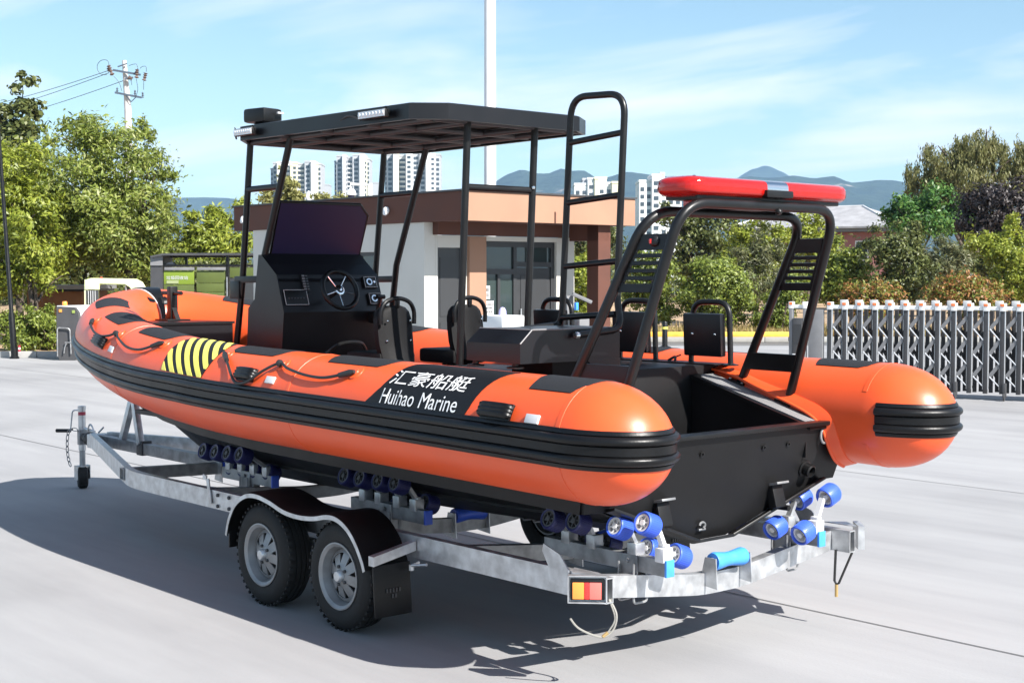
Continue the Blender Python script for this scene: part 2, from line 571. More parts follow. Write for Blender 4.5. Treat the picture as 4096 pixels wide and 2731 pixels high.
# expansion joints in the slab
JOINT = mat('joint_sealant', (0.07, 0.07, 0.07), 0.9)
for (y0, w) in ((-1.095, 0.011), (-6.05, 0.011)):
    b = MB(); b.add([(-14, y0+0.1*0-w/2, 0.004), (32, y0-w/2, 0.004), (32, y0+w/2, 0.004), (-14, y0+w/2, 0.004)], [(0, 1, 2, 3)])
    tag(b.build('ground_joint', JOINT, smooth=False), kind='structure')

# ------------------------------------------------------------------ hills
def hill_mat():
    m = bpy.data.materials.new('forested_hill'); m.use_nodes = True
    n, l = m.node_tree.nodes, m.node_tree.links; b = n['Principled BSDF']
    t = n.new('ShaderNodeTexCoord')
    z = n.new('ShaderNodeTexNoise'); z.inputs['Scale'].default_value = 0.012; z.inputs['Detail'].default_value = 9; z.inputs['Roughness'].default_value = 0.68
    l.new(t.outputs['Object'], z.inputs['Vector'])
    r = n.new('ShaderNodeValToRGB')
    r.color_ramp.elements[0].position = 0.35; r.color_ramp.elements[0].color = (0.012, 0.024, 0.018, 1)
    r.color_ramp.elements[1].position = 0.62; r.color_ramp.elements[1].color = (0.04, 0.062, 0.040, 1)
    l.new(z.outputs['Fac'], r.inputs[0])
    z2 = n.new('ShaderNodeTexNoise'); z2.inputs['Scale'].default_value = 0.0052; z2.inputs['Detail'].default_value = 10; z2.inputs['Roughness'].default_value = 0.6
    l.new(t.outputs['Object'], z2.inputs['Vector'])
    r2 = n.new('ShaderNodeValToRGB')
    r2.color_ramp.elements[0].position = 0.62; r2.color_ramp.elements[0].color = (0, 0, 0, 1)
    r2.color_ramp.elements[1].position = 0.70; r2.color_ramp.elements[1].color = (1, 1, 1, 1)
    l.new(z2.outputs['Fac'], r2.inputs[0])
    mxn = n.new('ShaderNodeMix'); mxn.data_type = 'RGBA'; mxn.inputs['B'].default_value = (0.34, 0.29, 0.25, 1)
    l.new(r2.outputs[0], mxn.inputs['Factor']); l.new(r.outputs[0], mxn.inputs['A'])
    l.new(mxn.outputs['Result'], b.inputs['Base Color']); b.inputs['Roughness'].default_value = 0.95; b.inputs['Specular IOR Level'].default_value = 0.1
    bp = n.new('ShaderNodeBump'); bp.inputs['Strength'].default_value = 0.8; bp.inputs['Distance'].default_value = 30
    l.new(z.outputs['Fac'], bp.inputs['Height']); l.new(bp.outputs[0], b.inputs['Normal'])
    return m


HILL = hill_mat()


def hills(ridge, D, depth, seed, nx=150, ny=26):
    us = [p[0] for p in ridge]; vs = [p[1] for p in ridge]
    rows = []
    for j in range(ny):
        t = j/(ny-1)
        row = []
        for i in range(nx):
            u = us[0]+(us[-1]-us[0])*i/(nx-1)
            v = float(np.interp(u, us, vs))
            top = bg(u, v, D)
            X = (u-2048)/F_PX*D
            front = t
            # front slope falls towards us, crest at t = 0.72, back slope beyond
            if t <= 0.72:
                q = t/0.72; hgt = q**1.15; Yj = D-depth*(1-q)
            else:
                q = (t-0.72)/0.28; hgt = 1-q*0.9; Yj = D+depth*0.6*q
            nzv = mnoise.fractal((X*0.0022+seed, Yj*0.0022, seed*0.7), 1.0, 2.0, 5)
            h = top.z*hgt*(1+0.10*nzv*(1-abs(2*hgt-1)*0.2))+(8*mnoise.noise((X*0.012, Yj*0.012, seed)) if 0 < hgt else 0)
            p = G(X*(1), Yj, max(h, -3))
            row.append(p)
        rows.append(row)
    return MB().grid(rows)


ridge1 = [(1180, 930), (1500, 860), (1700, 790), (1780, 748), (1840, 770), (1900, 764), (1960, 738), (2020, 700), (2085, 684), (2140, 697), (2190, 690), (2238, 672), (2290, 686), (2340, 690), (2385, 716), (2430, 714), (2470, 704), (2510, 700), (2570, 708), (2640, 716), (2740, 722), (2860, 716), (2940, 708), (3000, 696), (3090, 712), (3170, 708), (3250, 722), (3330, 716), (3400, 729), (3480, 726), (3560, 728), (3660, 736), (3800, 742), (4000, 760), (4300, 800), (4700, 900)]
tag(hills(ridge1, 4200, 1500, 1.3).build('mountain', HILL, angle=180), kind='structure')
ridge2 = [(2820, 900), (2900, 760), (2960, 712), (3000, 693), (3046, 682), (3080, 690), (3130, 712), (3200, 760), (3300, 900)]
tag(hills(ridge2, 6200, 1500, 4.1, nx=40).build('mountain', HILL, angle=180), kind='structure')
ridge3 = [(-700, 930), (300, 840), (560, 812), (700, 798), (780, 792), (860, 801), (930, 808), (1100, 840), (1400, 900)]
tag(hills(ridge3, 5200, 1200, 7.7, nx=70).build('hill', HILL, angle=180), kind='structure')
# ================================================================== TREES AND SHRUBS
RNG = np.random.default_rng(7)
L_PINN = leaf_mat('leaves_pinnate', [(0.052, 0.075, 0.014), (0.098, 0.138, 0.025), (0.144, 0.190, 0.034), (0.178, 0.218, 0.052), (0.230, 0.253, 0.098)], 0.30)
L_DARK = leaf_mat('leaves_dark', [(0.034, 0.048, 0.016), (0.057, 0.076, 0.023), (0.092, 0.113, 0.037), (0.132, 0.149, 0.057)], 0.22)
L_YEL = leaf_mat('leaves_bright', [(0.088, 0.119, 0.015), (0.144, 0.188, 0.025), (0.200, 0.244, 0.035), (0.263, 0.294, 0.062)], 0.32)
L_PHOT = leaf_mat('leaves_glossy', [(0.054, 0.081, 0.016), (0.101, 0.142, 0.027), (0.149, 0.196, 0.035), (0.203, 0.243, 0.057)], 0.25)
L_RED = leaf_mat('leaves_red_tipped', [(0.083, 0.116, 0.022), (0.132, 0.165, 0.031), (0.220, 0.121, 0.044), (0.297, 0.132, 0.061)], 0.28)
L_WILL = leaf_mat('leaves_willow', [(0.069, 0.078, 0.030), (0.109, 0.121, 0.048), (0.149, 0.159, 0.071), (0.196, 0.196, 0.103)], 0.30)
L_PINE = leaf_mat('leaves_pine', [(0.042, 0.058, 0.026), (0.074, 0.090, 0.043), (0.114, 0.126, 0.066), (0.150, 0.156, 0.090)], 0.2)
L_GREEN = leaf_mat('leaves_fresh', [(0.024, 0.072, 0.019), (0.038, 0.114, 0.026), (0.066, 0.156, 0.036), (0.108, 0.180, 0.048)], 0.28)
L_PURP = leaf_mat('leaves_purple', [(0.016, 0.014, 0.017), (0.026, 0.021, 0.026), (0.038, 0.031, 0.034)], 0.12)
L_PALE = leaf_mat('leaves_pale', [(0.14, 0.15, 0.055), (0.19, 0.20, 0.075), (0.25, 0.25, 0.11)], 0.35)


def leaf_mesh(name, pts, nrm, along, L, W, mt):
    """one mesh of n separate bent leaves: pts n x 3, nrm, along unit vectors, lengths and widths"""
    n = len(pts)
    side = np.cross(nrm, along); side /= np.linalg.norm(side, axis=1)[:, None]+1e-9
    L = L[:, None]; W = W[:, None]
    a = pts-along*L*0.5
    bq = pts+side*W*0.5+nrm*W*0.08
    c = pts+along*L*0.5-nrm*L*0.10
    d = pts-side*W*0.5+nrm*W*0.08
    V = np.stack([a, bq, c, d], 1).reshape(-1, 3)
    me = bpy.data.meshes.new(name)
    me.vertices.add(4*n); me.vertices.foreach_set('co', V.astype(np.float32).ravel())
    me.loops.add(4*n); me.loops.foreach_set('vertex_index', np.arange(4*n, dtype=np.int32))
    me.polygons.add(n); me.polygons.foreach_set('loop_start', np.arange(0, 4*n, 4, dtype=np.int32))
    me.polygons.foreach_set('loop_total', np.full(n, 4, np.int32))
    me.materials.append(mt); me.update(calc_edges=True)
    return me


def unit(a):
    return a/(np.linalg.norm(a, axis=1)[:, None]+1e-9)


def leaves(name, blobs, n, size, mt, parent, droop=0.25, nclump=60, spread=0.20, aspect=2.2, hang=0.0, seed=0, flat=0.0):
    """foliage spread through a crown of blobs [(centre, (rx, ry, rz))], gathered in clumps"""
    rg = np.random.default_rng(seed+11)
    o = orgof(parent)
    vol = np.array([r[0]*r[1]*r[2] for _, r in blobs])**0.67
    cl = []
    for (c, r), k in zip(blobs, np.maximum(1, (nclump*vol/vol.sum())).astype(int)):
        dd = unit(rg.normal(size=(k, 3)))
        rr = rg.uniform(0.15, 1.0, size=(k, 1))**0.45
        cc = np.array(c)+dd*rr*np.array(r)
        cl.append(np.concatenate([cc, dd, np.full((k, 1), np.cbrt(r[0]*r[1]*r[2]))], 1))
    cl = np.concatenate(cl)
    w = rg.uniform(0.5, 1.5, len(cl))*cl[:, 6]**1.4; w /= w.sum()
    idx = rg.choice(len(cl), n, p=w)
    base = cl[idx]
    sg = spread*base[:, 6:7]*rg.uniform(0.6, 1.25, (len(cl), 1))[idx]
    off = rg.normal(size=(n, 3))*sg*np.array([1, 1, 0.75])
    if hang:
        off[:, 2] -= np.abs(rg.normal(size=n))*hang
        off[:, :2] *= 0.55
    pts = base[:, :3]+off
    out = unit(base[:, 3:6]*0.8+unit(off)*0.7+np.array([0, 0, 0.25]))
    nrm = unit(out+rg.normal(size=(n, 3))*(0.75-0.35*flat)+np.array([0, 0, 0.35+flat]))
    al = rg.normal(size=(n, 3))*0.8+out*0.5+np.array([0, 0, -droop])
    if hang:
        al = rg.normal(size=(n, 3))*0.25+np.array([0, 0, -1.0])
        nrm = unit(out*np.array([1, 1, 0.2])+rg.normal(size=(n, 3))*0.6)
    al = unit(al-nrm*(al*nrm).sum(1)[:, None])
    L = size*rg.uniform(0.65, 1.35, n); W = L/aspect
    keep = pts[:, 2] > 0.06
    me = leaf_mesh(name, (pts-np.array(o))[keep], nrm[keep], al[keep], L[keep], W[keep], mt)
    ob = bpy.data.objects.new(name, me); COL.objects.link(ob); ob.parent = parent
    ORG[ob.name] = o
    return ob


def trunk(parent, base, top, r, blobs, seed=0, multi=1, mt=None, limbs=7):
    rg = random.Random(seed)
    base, top = Vector(base), Vector(top)
    b = MB()
    for k in range(multi):
        o = Vector((rg.uniform(-1, 1), rg.uniform(-1, 1), 0))*(0.0 if multi == 1 else r*3.0)
        tp = top+Vector((rg.uniform(-1, 1), rg.uniform(-1, 1), 0))*(0.15 if multi == 1 else 0.5)
        mid = (base+o+tp)/2+Vector((rg.uniform(-1, 1), rg.uniform(-1, 1), 0))*0.12
        P = smoothpath([base+o*0.4-Vector((0, 0, 0.05)), base+o+(tp-base)*0.18, mid, tp], 5)
        N = len(P)
        b.tube(P, [r*(1.25-0.85*i/(N-1)) for i in range(N)], 8)
        for j in range(limbs):
            c, rr = blobs[rg.randrange(len(blobs))]
            e = Vector(c)+Vector((rg.uniform(-.8, .8)*rr[0], rg.uniform(-.8, .8)*rr[1], rg.uniform(-.4, .7)*rr[2]))
            i0 = rg.randrange(int(N*0.4), N-1)
            s0 = P[i0]
            m1 = s0.lerp(e, 0.5)+Vector((0, 0, 0.12*(e-s0).length))
            Q = smoothpath([s0, m1, e], 4)
            b.tube(Q, [r*0.5*(1-0.85*i/(len(Q)-1)) for i in range(len(Q))], 6)
    return b.build('trunk', mt or BARK, parent, angle=80)


def plant(kind, label, cat, group, Y, blobs_uv, n, size, mt, base_u=None, tr=0.07, multi=1, dz=1.0, seed=0, limbs=7, has_trunk=True, base_z=0.0, **kw):
    """a tree or shrub whose crown blobs are given as seen in the photo (u, v, half width, half height, extra depth)"""
    bl = []
    for q in blobs_uv:
        u, v, ru, rv = q[:4]; dy = q[4] if len(q) > 4 else 0.0
        c = bg(u, v, Y+dy); k = (Y+dy)/F_PX
        bl.append((tuple(c), (ru*k, ru*k*dz, rv*k)))
    bu = base_u if base_u is not None else blobs_uv[0][0]
    X = (bu-2048)/F_PX*Y
    base = G(X, Y, base_z)
    t = thing(kind, label, cat, base, group)
    leaves('crown', bl, n, size, mt, t, seed=seed, **kw)
    if has_trunk:
        zt = max(c[2] for c, r in bl)
        mean = Vector(tuple(np.mean([c for c, r in bl], axis=0)))
        top = Vector((mean.x*0.75+base.x*0.25, mean.y*0.75+base.y*0.25, base.z+(zt-base.z)*0.72))
        trunk(t, base, top, tr, bl, seed, multi, limbs=limbs)
    return t


TB = 'trees and shrubs along the back of the yard'
# ---- left of the boat
plant('broadleaf_tree', 'large feathery green tree with a rounded crown behind the grey compressor and the bow', 'tree', TB, 38,
      [(470, 620, 210, 150), (330, 760, 230, 190, -0.6), (560, 850, 150, 190, -0.4), (430, 930, 250, 170, 0.2), (300, 560, 130, 110, 0.5), (520, 520, 110, 75, 0.4), (640, 720, 85, 120), (640, 960, 90, 130, .3), (230, 900, 160, 150, 0.4), (500, 1040, 190, 90, 0.4)],
      46000, 0.14, L_PINN, base_u=545, tr=0.13, seed=1, nclump=210, spread=0.17, aspect=2.9, limbs=16)
plant('broadleaf_tree', 'yellow-green feathery tree cut off by the left edge behind the black lamp post', 'tree', TB, 36,
      [(60, 700, 170, 130), (-40, 850, 170, 190, .2), (110, 860, 150, 160, -0.3), (60, 1010, 190, 140, 0.3), (150, 1090, 140, 70, .4), (-60, 1120, 130, 90)],
      26000, 0.145, L_YEL, base_u=165, tr=0.11, seed=2, nclump=130, spread=0.18, aspect=2.9, limbs=12)
plant('poplar_tree', 'tall dark poplar with a narrow top rising at the left edge', 'tree', TB, 50,
      [(102, 350, 48, 72), (105, 470, 66, 90), (60, 560, 90, 90), (140, 600, 50, 90), (10, 500, 56, 100), (40, 700, 110, 120), (120, 720, 80, 110), (-40, 650, 70, 160)],
      15000, 0.20, L_DARK, base_u=80, tr=0.14, seed=3, nclump=120, spread=0.2, aspect=1.5)
plant('bamboo_clump', 'pale yellow-green bamboo clump between the big left tree and the guardhouse', 'bamboo', TB, 44,
      [(790, 900, 60, 60), (880, 870, 70, 75, .4), (950, 850, 45, 60, .7), (830, 980, 100, 80), (930, 970, 70, 90, .4), (740, 990, 60, 90), (860, 1070, 120, 70)],
      14000, 0.20, L_YEL, base_u=850, tr=0.03, multi=7, seed=4, nclump=90, spread=0.22, aspect=3.6, limbs=4)
plant('shrub', 'leafy dark shrub standing behind the green sorting kiosk', 'shrub', TB, 40,
      [(700, 1110, 80, 60), (820, 1110, 90, 60), (950, 1090, 90, 70), (620, 1120, 60, 50)],
      8000, 0.13, L_DARK, base_u=800, tr=0.03, multi=4, seed=5, nclump=60, spread=0.25)
plant('broadleaf_tree', 'dark spreading understorey tree filling the gap behind the big left tree', 'tree', TB, 45,
      [(330, 1010, 220, 120), (560, 1040, 160, 110), (100, 1040, 200, 110), (330, 860, 230, 130), (600, 900, 110, 150), (120, 880, 180, 130)],
      15000, 0.20, L_DARK, base_u=330, tr=0.10, seed=6, nclump=90, spread=0.25)
plant('shrub', 'glossy light green shrub at the foot of the black lamp post', 'shrub', TB, 34.2,
      [(40, 1300, 70, 65), (120, 1290, 60, 60, -.1), (-30, 1290, 60, 70), (90, 1370, 70, 45, -.2)],
      7000, 0.085, L_PHOT, base_u=60, tr=0.02, multi=4, seed=7, nclump=60, spread=0.24, base_z=0.1)
plant('shrub', 'rounded sunlit shrub between the lamp post and the grey compressor', 'shrub', TB, 34.6,
      [(185, 1280, 55, 55), (215, 1330, 50, 45), (130, 1330, 50, 50, .2), (170, 1390, 60, 25)],
      6000, 0.085, L_PHOT, base_u=190, tr=0.02, multi=4, seed=8, nclump=50, spread=0.24, base_z=0.1)
plant('poplar_tree', 'slim pale tree in front of the leftmost far tower under the canopy', 'tree', TB, 70,
      [(1140, 705, 28, 55), (1150, 770, 42, 60), (1110, 790, 60, 45), (1190, 800, 50, 40), (1080, 830, 60, 40), (1150, 860, 90, 60)],
      7000, 0.24, L_PALE, base_u=1150, tr=0.08, seed=9, nclump=60, spread=0.26, aspect=2.4)
plant('broadleaf_tree', 'low pale tree showing over the guardhouse roof beside the white camera post', 'tree', TB, 66,
      [(1320, 805, 60, 35), (1400, 820, 60, 30), (1240, 830, 60, 35), (1330, 850, 120, 40)],
      4500, 0.22, L_PALE, base_u=1330, tr=0.07, seed=10, nclump=40, spread=0.28)
# ---- right of the guardhouse
plant('broadleaf_tree', 'bright small tree seen between the ladder and the guardhouse column', 'tree', TB, 46,
      [(2340, 1150, 70, 90), (2300, 1060, 50, 60), (2370, 1030, 50, 60, .3), (2350, 1240, 70, 60)],
      8000, 0.12, L_YEL, base_u=2345, tr=0.05, seed=20, nclump=60, spread=0.24)
plant('broadleaf_tree', 'dark tree standing above the bright one beside the guardhouse column', 'tree', TB, 54,
      [(2340, 960, 90, 60), (2430, 930, 60, 70), (2280, 1000, 60, 60), (2400, 1010, 90, 70)],
      7000, 0.15, L_DARK, base_u=2380, tr=0.08, seed=21, nclump=50, spread=0.24)
plant('broadleaf_tree', 'round glossy tree left of the starboard seats seen through the slotted arch plate', 'tree', TB, 47,
      [(2620, 1130, 85, 95), (2560, 1060, 60, 70), (2650, 1040, 60, 60), (2560, 1200, 60, 60), (2640, 1230, 80, 60)],
      10000, 0.12, L_PHOT, base_u=2612, tr=0.05, multi=2, seed=22, nclump=80, spread=0.22)
plant('broadleaf_tree', 'widest round glossy tree under the arch with a bare forked trunk', 'tree', TB, 46,
      [(2870, 1140, 120, 95), (2790, 1190, 80, 80), (2960, 1190, 75, 80), (2860, 1070, 90, 50), (2770, 1100, 60, 60), (2900, 1250, 90, 55)],
      14000, 0.12, L_PHOT, base_u=2830, tr=0.055, multi=2, seed=23, nclump=110, spread=0.21)
plant('broadleaf_tree', 'tall bright tree with a pointed top in the middle of the arch opening', 'tree', TB, 52,
      [(3060, 890, 55, 60), (3010, 970, 80, 80), (2960, 1060, 80, 90, .3), (3060, 1060, 80, 100), (3100, 960, 50, 70)],
      9500, 0.14, L_YEL, base_u=3020, tr=0.07, seed=24, nclump=70, spread=0.23)
plant('pine_tree', 'dusty olive pine standing right of the pointed bright tree', 'tree', TB, 50,
      [(2990, 1020, 70, 70), (3060, 970, 60, 60), (2950, 1100, 60, 70), (3100, 1060, 60, 70), (3010, 1140, 90, 60)],
      8500, 0.17, L_PINE, base_u=3030, tr=0.07, seed=25, nclump=60, spread=0.22, aspect=5)
plant('broadleaf_tree', 'dark bushy tree beyond the left half of the arch opening', 'tree', TB, 58,
      [(2800, 900, 110, 70), (2720, 960, 80, 90), (2880, 960, 80, 80), (2680, 860, 60, 50), (2930, 880, 50, 50), (2780, 1030, 110, 70)],
      9000, 0.18, L_DARK, base_u=2800, tr=0.10, seed=26, nclump=60, spread=0.24)
plant('broadleaf_tree', 'leafy tree just left of the retracting gate behind the starboard arch leg', 'tree', TB, 45,
      [(3120, 1220, 60, 70), (3060, 1260, 50, 60), (3170, 1160, 60, 60), (3130, 1290, 60, 40)],
      7500, 0.11, L_PHOT, base_u=3120, tr=0.045, multi=2, seed=27, nclump=60, spread=0.23)
plant('broadleaf_tree', 'bright tree in front of the villa roof', 'tree', TB, 60,
      [(3240, 890, 60, 50), (3200, 960, 70, 60), (3270, 990, 80, 70), (3150, 1000, 60, 60)],
      7500, 0.16, L_YEL, base_u=3230, tr=0.08, seed=28, nclump=60, spread=0.24)
plant('broadleaf_tree', 'green tree right of the starboard arch leg below the villa wall', 'tree', TB, 49,
      [(3370, 1030, 80, 70), (3300, 1110, 70, 80), (3420, 1100, 80, 70), (3360, 1170, 90, 60)],
      9500, 0.13, L_PHOT, base_u=3360, tr=0.06, seed=29, nclump=70, spread=0.23)
plant('shrub', 'red-tipped shrub behind the left end of the gate lattice', 'shrub', TB, 43.6,
      [(3470, 1170, 80, 50), (3400, 1190, 60, 40), (3550, 1180, 60, 45), (3480, 1230, 110, 50)],
      7500, 0.11, L_RED, base_u=3480, tr=0.03, multi=4, seed=30, nclump=70, spread=0.26)
plant('broadleaf_tree', 'grey-green leafy tree behind the middle of the gate', 'tree', TB, 48,
      [(3570, 1020, 90, 90), (3630, 930, 60, 60), (3520, 960, 60, 60), (3640, 1100, 90, 90), (3560, 1150, 80, 70), (3680, 1020, 50, 70)],
      13000, 0.125, L_DARK, base_u=3590, tr=0.07, seed=31, nclump=90, spread=0.22)
plant('pine_tree', 'dusty pine behind the red-tipped hedge right of the grey-green tree', 'tree', TB, 51,
      [(3740, 1010, 90, 60), (3800, 1060, 80, 60), (3700, 1080, 80, 60), (3860, 1010, 70, 50)],
      8000, 0.17, L_PINE, base_u=3760, tr=0.07, seed=32, nclump=60, spread=0.22, aspect=5)
plant('shrub', 'widest red-tipped shrub behind the right half of the gate', 'shrub', TB, 43.8,
      [(3850, 1140, 90, 45), (3930, 1150, 70, 45), (3770, 1170, 70, 40), (3870, 1200, 140, 45)],
      8500, 0.11, L_RED, base_u=3860, tr=0.03, multi=4, seed=33, nclump=80, spread=0.26)
plant('broadleaf_tree', 'bright yellow-green tree at the right edge above the gate', 'tree', TB, 46,
      [(3920, 955, 60, 45), (4050, 900, 40, 60), (4040, 1010, 80, 80), (3980, 1000, 70, 50), (4090, 1110, 80, 90), (4010, 1100, 60, 60)],
      11000, 0.13, L_YEL, base_u=4060, tr=0.06, seed=34, nclump=90, spread=0.22)
plant('willow_tree', 'tall weeping willow crowning the right edge', 'tree', TB, 66,
      [(3900, 590, 110, 60), (4010, 610, 110, 70), (3790, 640, 110, 80), (3700, 690, 90, 70), (3650, 730, 50, 60), (3860, 720, 150, 90), (4060, 720, 120, 90), (3730, 790, 90, 60), (3930, 530, 50, 30), (4150, 640, 90, 80)],
      36000, 0.20, L_WILL, base_u=3930, tr=0.22, seed=35, nclump=420, spread=0.15, aspect=3.6, hang=0.32, limbs=18)
plant('broadleaf_tree', 'fresh green tree in front of the willow where the hills meet it', 'tree', TB, 62,
      [(3640, 840, 100, 55), (3570, 860, 60, 50), (3740, 800, 90, 60), (3830, 830, 60, 50), (3680, 900, 120, 60), (3790, 880, 90, 60)],
      10000, 0.19, L_GREEN, base_u=3680, tr=0.10, seed=36, nclump=70, spread=0.24)
plant('plum_tree', 'dark purple-leaved tree under the willow', 'tree', TB, 58,
      [(3960, 830, 110, 90), (4060, 800, 70, 90), (3900, 910, 80, 60), (4030, 910, 90, 80)],
      11000, 0.17, L_PURP, base_u=3970, tr=0.10, seed=37, nclump=70, spread=0.24)
plant('broadleaf_tree', 'olive tree at the right edge under the purple one', 'tree', TB, 53,
      [(3960, 1080, 80, 70), (4080, 1150, 80, 80), (3900, 1050, 60, 50), (4020, 1190, 90, 50)],
      7500, 0.15, L_DARK, base_u=4000, tr=0.07, seed=38, nclump=60, spread=0.24)
# the far belt of woodland that closes the view behind them reads as one mass
w = bpy.data.objects.new('woodland', None); COL.objects.link(w); ORG[w.name] = Vector((0, 0, 0))
wb = []
rgw = random.Random(4)
for i in range(120):
    u = rgw.uniform(-500, 5000)
    if 940 < u < 2440: continue
    Y = rgw.uniform(76, 100); X = (u-2048)/F_PX*Y
    hh = rgw.uniform(1.2, 2.6)
    wb.append((tuple(G(X, Y, hh*0.8)), (rgw.uniform(1.6, 3.4), 2.5, hh)))
bpy.data.objects.remove(w)
wo = thing('woodland', 'distant belt of dark trees behind the nearer garden trees', 'woodland', G(0, 88, 0))
wm = leaves('woodland_mass', wb, 40000, 0.34, L_DARK, wo, nclump=420, spread=0.33, aspect=1.8, seed=77)
mesh = wm.data
bpy.data.objects.remove(wm); bpy.data.objects.remove(wo)
wo = bpy.data.objects.new('woodland', mesh); wo.location = G(0, 88, 0); COL.objects.link(wo)
tag(wo, kind='stuff')
# dry grass on the verge
gb = []
pts = []; rg_ = np.random.default_rng(5)
nG = 9000
Xg = rg_.uniform(-6, 14, nG); Yg = 43+rg_.gamma(1.6, 1.4, nG)
gp = np.array([tuple(G(x, y, 0.2)) for x, y in zip(Xg, Yg)])
al = unit(rg_.normal(size=(nG, 3))*0.25+np.array([0, 0, 1.0])); nn = unit(rg_.normal(size=(nG, 3))*np.array([1, 1, .1])); nn = unit(nn-al*(nn*al).sum(1)[:, None])
GRASSM = leaf_mat('dry_grass', [(0.20, 0.15, 0.07), (0.28, 0.22, 0.11), (0.22, 0.22, 0.08), (0.34, 0.27, 0.15)], 0.3)
gme = leaf_mesh('grass', gp, nn, al, rg_.uniform(0.18, 0.42, nG), rg_.uniform(0.02, 0.04, nG), GRASSM)
go = bpy.data.objects.new('grass', gme); COL.objects.link(go); tag(go, kind='stuff')
# ================================================================== GUARDHOUSE
GY = 0.7088
GO = G(-0.77, 22.0)
GL = Vector(tuple(RG*(-math.sin(GY))+FG*math.cos(GY)))     # along the shaded left face, away
GR = Vector(tuple(RG*math.cos(GY)+FG*math.sin(GY)))        # along the sunlit right face, away
GM = Matrix((GL, GR, Vector((0, 0, 1)))).transposed()


def gp_(s, r, z):
    return GO+GL*s+GR*r+Vector((0, 0, z))


def gbox(mb, s0, s1, r0, r1, z0, z1, ch=0.0):
    return mb.box(gp_((s0+s1)/2, (r0+r1)/2, (z0+z1)/2), (s1-s0, r1-r0, z1-z0), GM, ch)


gh = thing('guardhouse', 'single-storey guardhouse with a flat brown and tan roof edge and cream walls', 'guardhouse', gp_(2, 2, 0))
# roof slab with fascia: left face brown, right face tan, shade and sunlight put into the colour
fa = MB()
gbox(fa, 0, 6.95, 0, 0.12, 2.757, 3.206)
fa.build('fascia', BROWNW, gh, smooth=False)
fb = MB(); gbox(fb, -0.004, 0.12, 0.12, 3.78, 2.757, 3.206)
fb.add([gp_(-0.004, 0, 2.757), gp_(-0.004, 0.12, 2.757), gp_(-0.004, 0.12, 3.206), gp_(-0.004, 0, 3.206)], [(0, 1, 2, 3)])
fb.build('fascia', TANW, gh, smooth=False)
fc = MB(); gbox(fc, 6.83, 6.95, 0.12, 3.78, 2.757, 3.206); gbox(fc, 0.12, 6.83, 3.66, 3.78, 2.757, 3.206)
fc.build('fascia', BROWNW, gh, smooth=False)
ro = MB(); gbox(ro, 0.12, 6.83, 0.12, 3.66, 2.80, 3.10)
ro.build('roof', BROWNW, gh, smooth=False)
so = MB(); gbox(so, 0.13, 6.82, 0.13, 3.65, 2.765, 2.795)
so.build('soffit', BROWNW, gh, smooth=False)
cop = MB(); gbox(cop, -0.03, 6.98, -0.03, 0.15, 3.209, 3.235); gbox(cop, -0.03, 0.15, 0.153, 3.81, 3.209, 3.235)
cop.build('coping', DARKG, gh, smooth=False)
# header beam under the soffit round the recessed front
hb = MB(); gbox(hb, 0.86, 0.998, 0.20, 3.30, 2.56, 2.763); gbox(hb, 0.14, 0.855, 3.05, 3.30, 2.5, 2.763)
hb.build('beam', BROWNW, gh, smooth=False)
# walls: left flank with window opening, front with door and window openings
wl_ = MB()
gbox(wl_, 1.0, 2.38, 0.03, 0.25, 0, 2.755)
gbox(wl_, 2.38, 3.30, 0.03, 0.25, 0, 1.0); gbox(wl_, 2.38, 3.30, 0.03, 0.25, 2.30, 2.755)
gbox(wl_, 3.30, 6.30, 0.03, 0.25, 0, 2.755)
gbox(wl_, 6.05, 6.30, 0.253, 3.3, 0, 2.755)
gbox(wl_, 1.0, 1.22, 0.253, 0.30, 0, 2.755)
gbox(wl_, 1.0, 1.22, 0.80, 0.90, 0, 2.555); gbox(wl_, 1.0, 1.22, 0.303, 0.797, 2.36, 2.555)
gbox(wl_, 1.0, 1.22, 0.903, 1.26, 0, 2.555)
gbox(wl_, 1.0, 1.22, 1.263, 2.88, 2.48, 2.555)
gbox(wl_, 1.0, 1.22, 3.10, 3.30, 0, 2.555); gbox(wl_, 1.0, 1.22, 2.883, 3.097, 0, 2.555)
wl_.build('wall', CREAMW, gh, smooth=False)
bnd = MB(); gbox(bnd, 6.06, 6.302, 0.022, 0.028, 2.40, 2.62)
pier = MB(); gbox(pier, 0.93, 0.997, 0.903, 1.257, 0, 2.545)
pier.build('pier', TANW, gh, smooth=False)
colm = MB(); gbox(colm, 0.14, 0.42, 3.05, 3.34, 0, 2.76, 0.01)
colm.build('column', BROWNW, gh, smooth=False)
# flank window
wf = MB()
for (a, b_, c, d) in ((2.38, 3.30, 1.0, 1.06), (2.38, 3.30, 2.24, 2.30), (2.38, 2.43, 1.06, 2.24), (3.25, 3.30, 1.06, 2.24), (2.82, 2.86, 1.06, 2.24)):
    gbox(wf, a, b_, 0.06, 0.13, c, d)
wfo = wf.build('window', FRAMEG, gh, smooth=False)
pn = MB(); gbox(pn, 2.43, 2.82, 0.09, 0.10, 1.06, 2.24); pn.build('pane', GLASS, wfo, smooth=False)
pn = MB(); gbox(pn, 2.86, 3.25, 0.09, 0.10, 1.06, 2.24); pn.build('pane', GLASS, wfo, smooth=False)
# side door
dd = MB(); gbox(dd, 1.05, 1.10, 0.305, 0.795, 0.02, 2.355); do = dd.build('door', DOORG, gh, smooth=False)
for (z0, z1) in ((0.25, 1.15), (1.25, 2.2)):
    q = MB(); gbox(q, 1.04, 1.05, 0.38, 0.72, z0, z1); q.build('door_panel', FRAMEG, do, smooth=False)
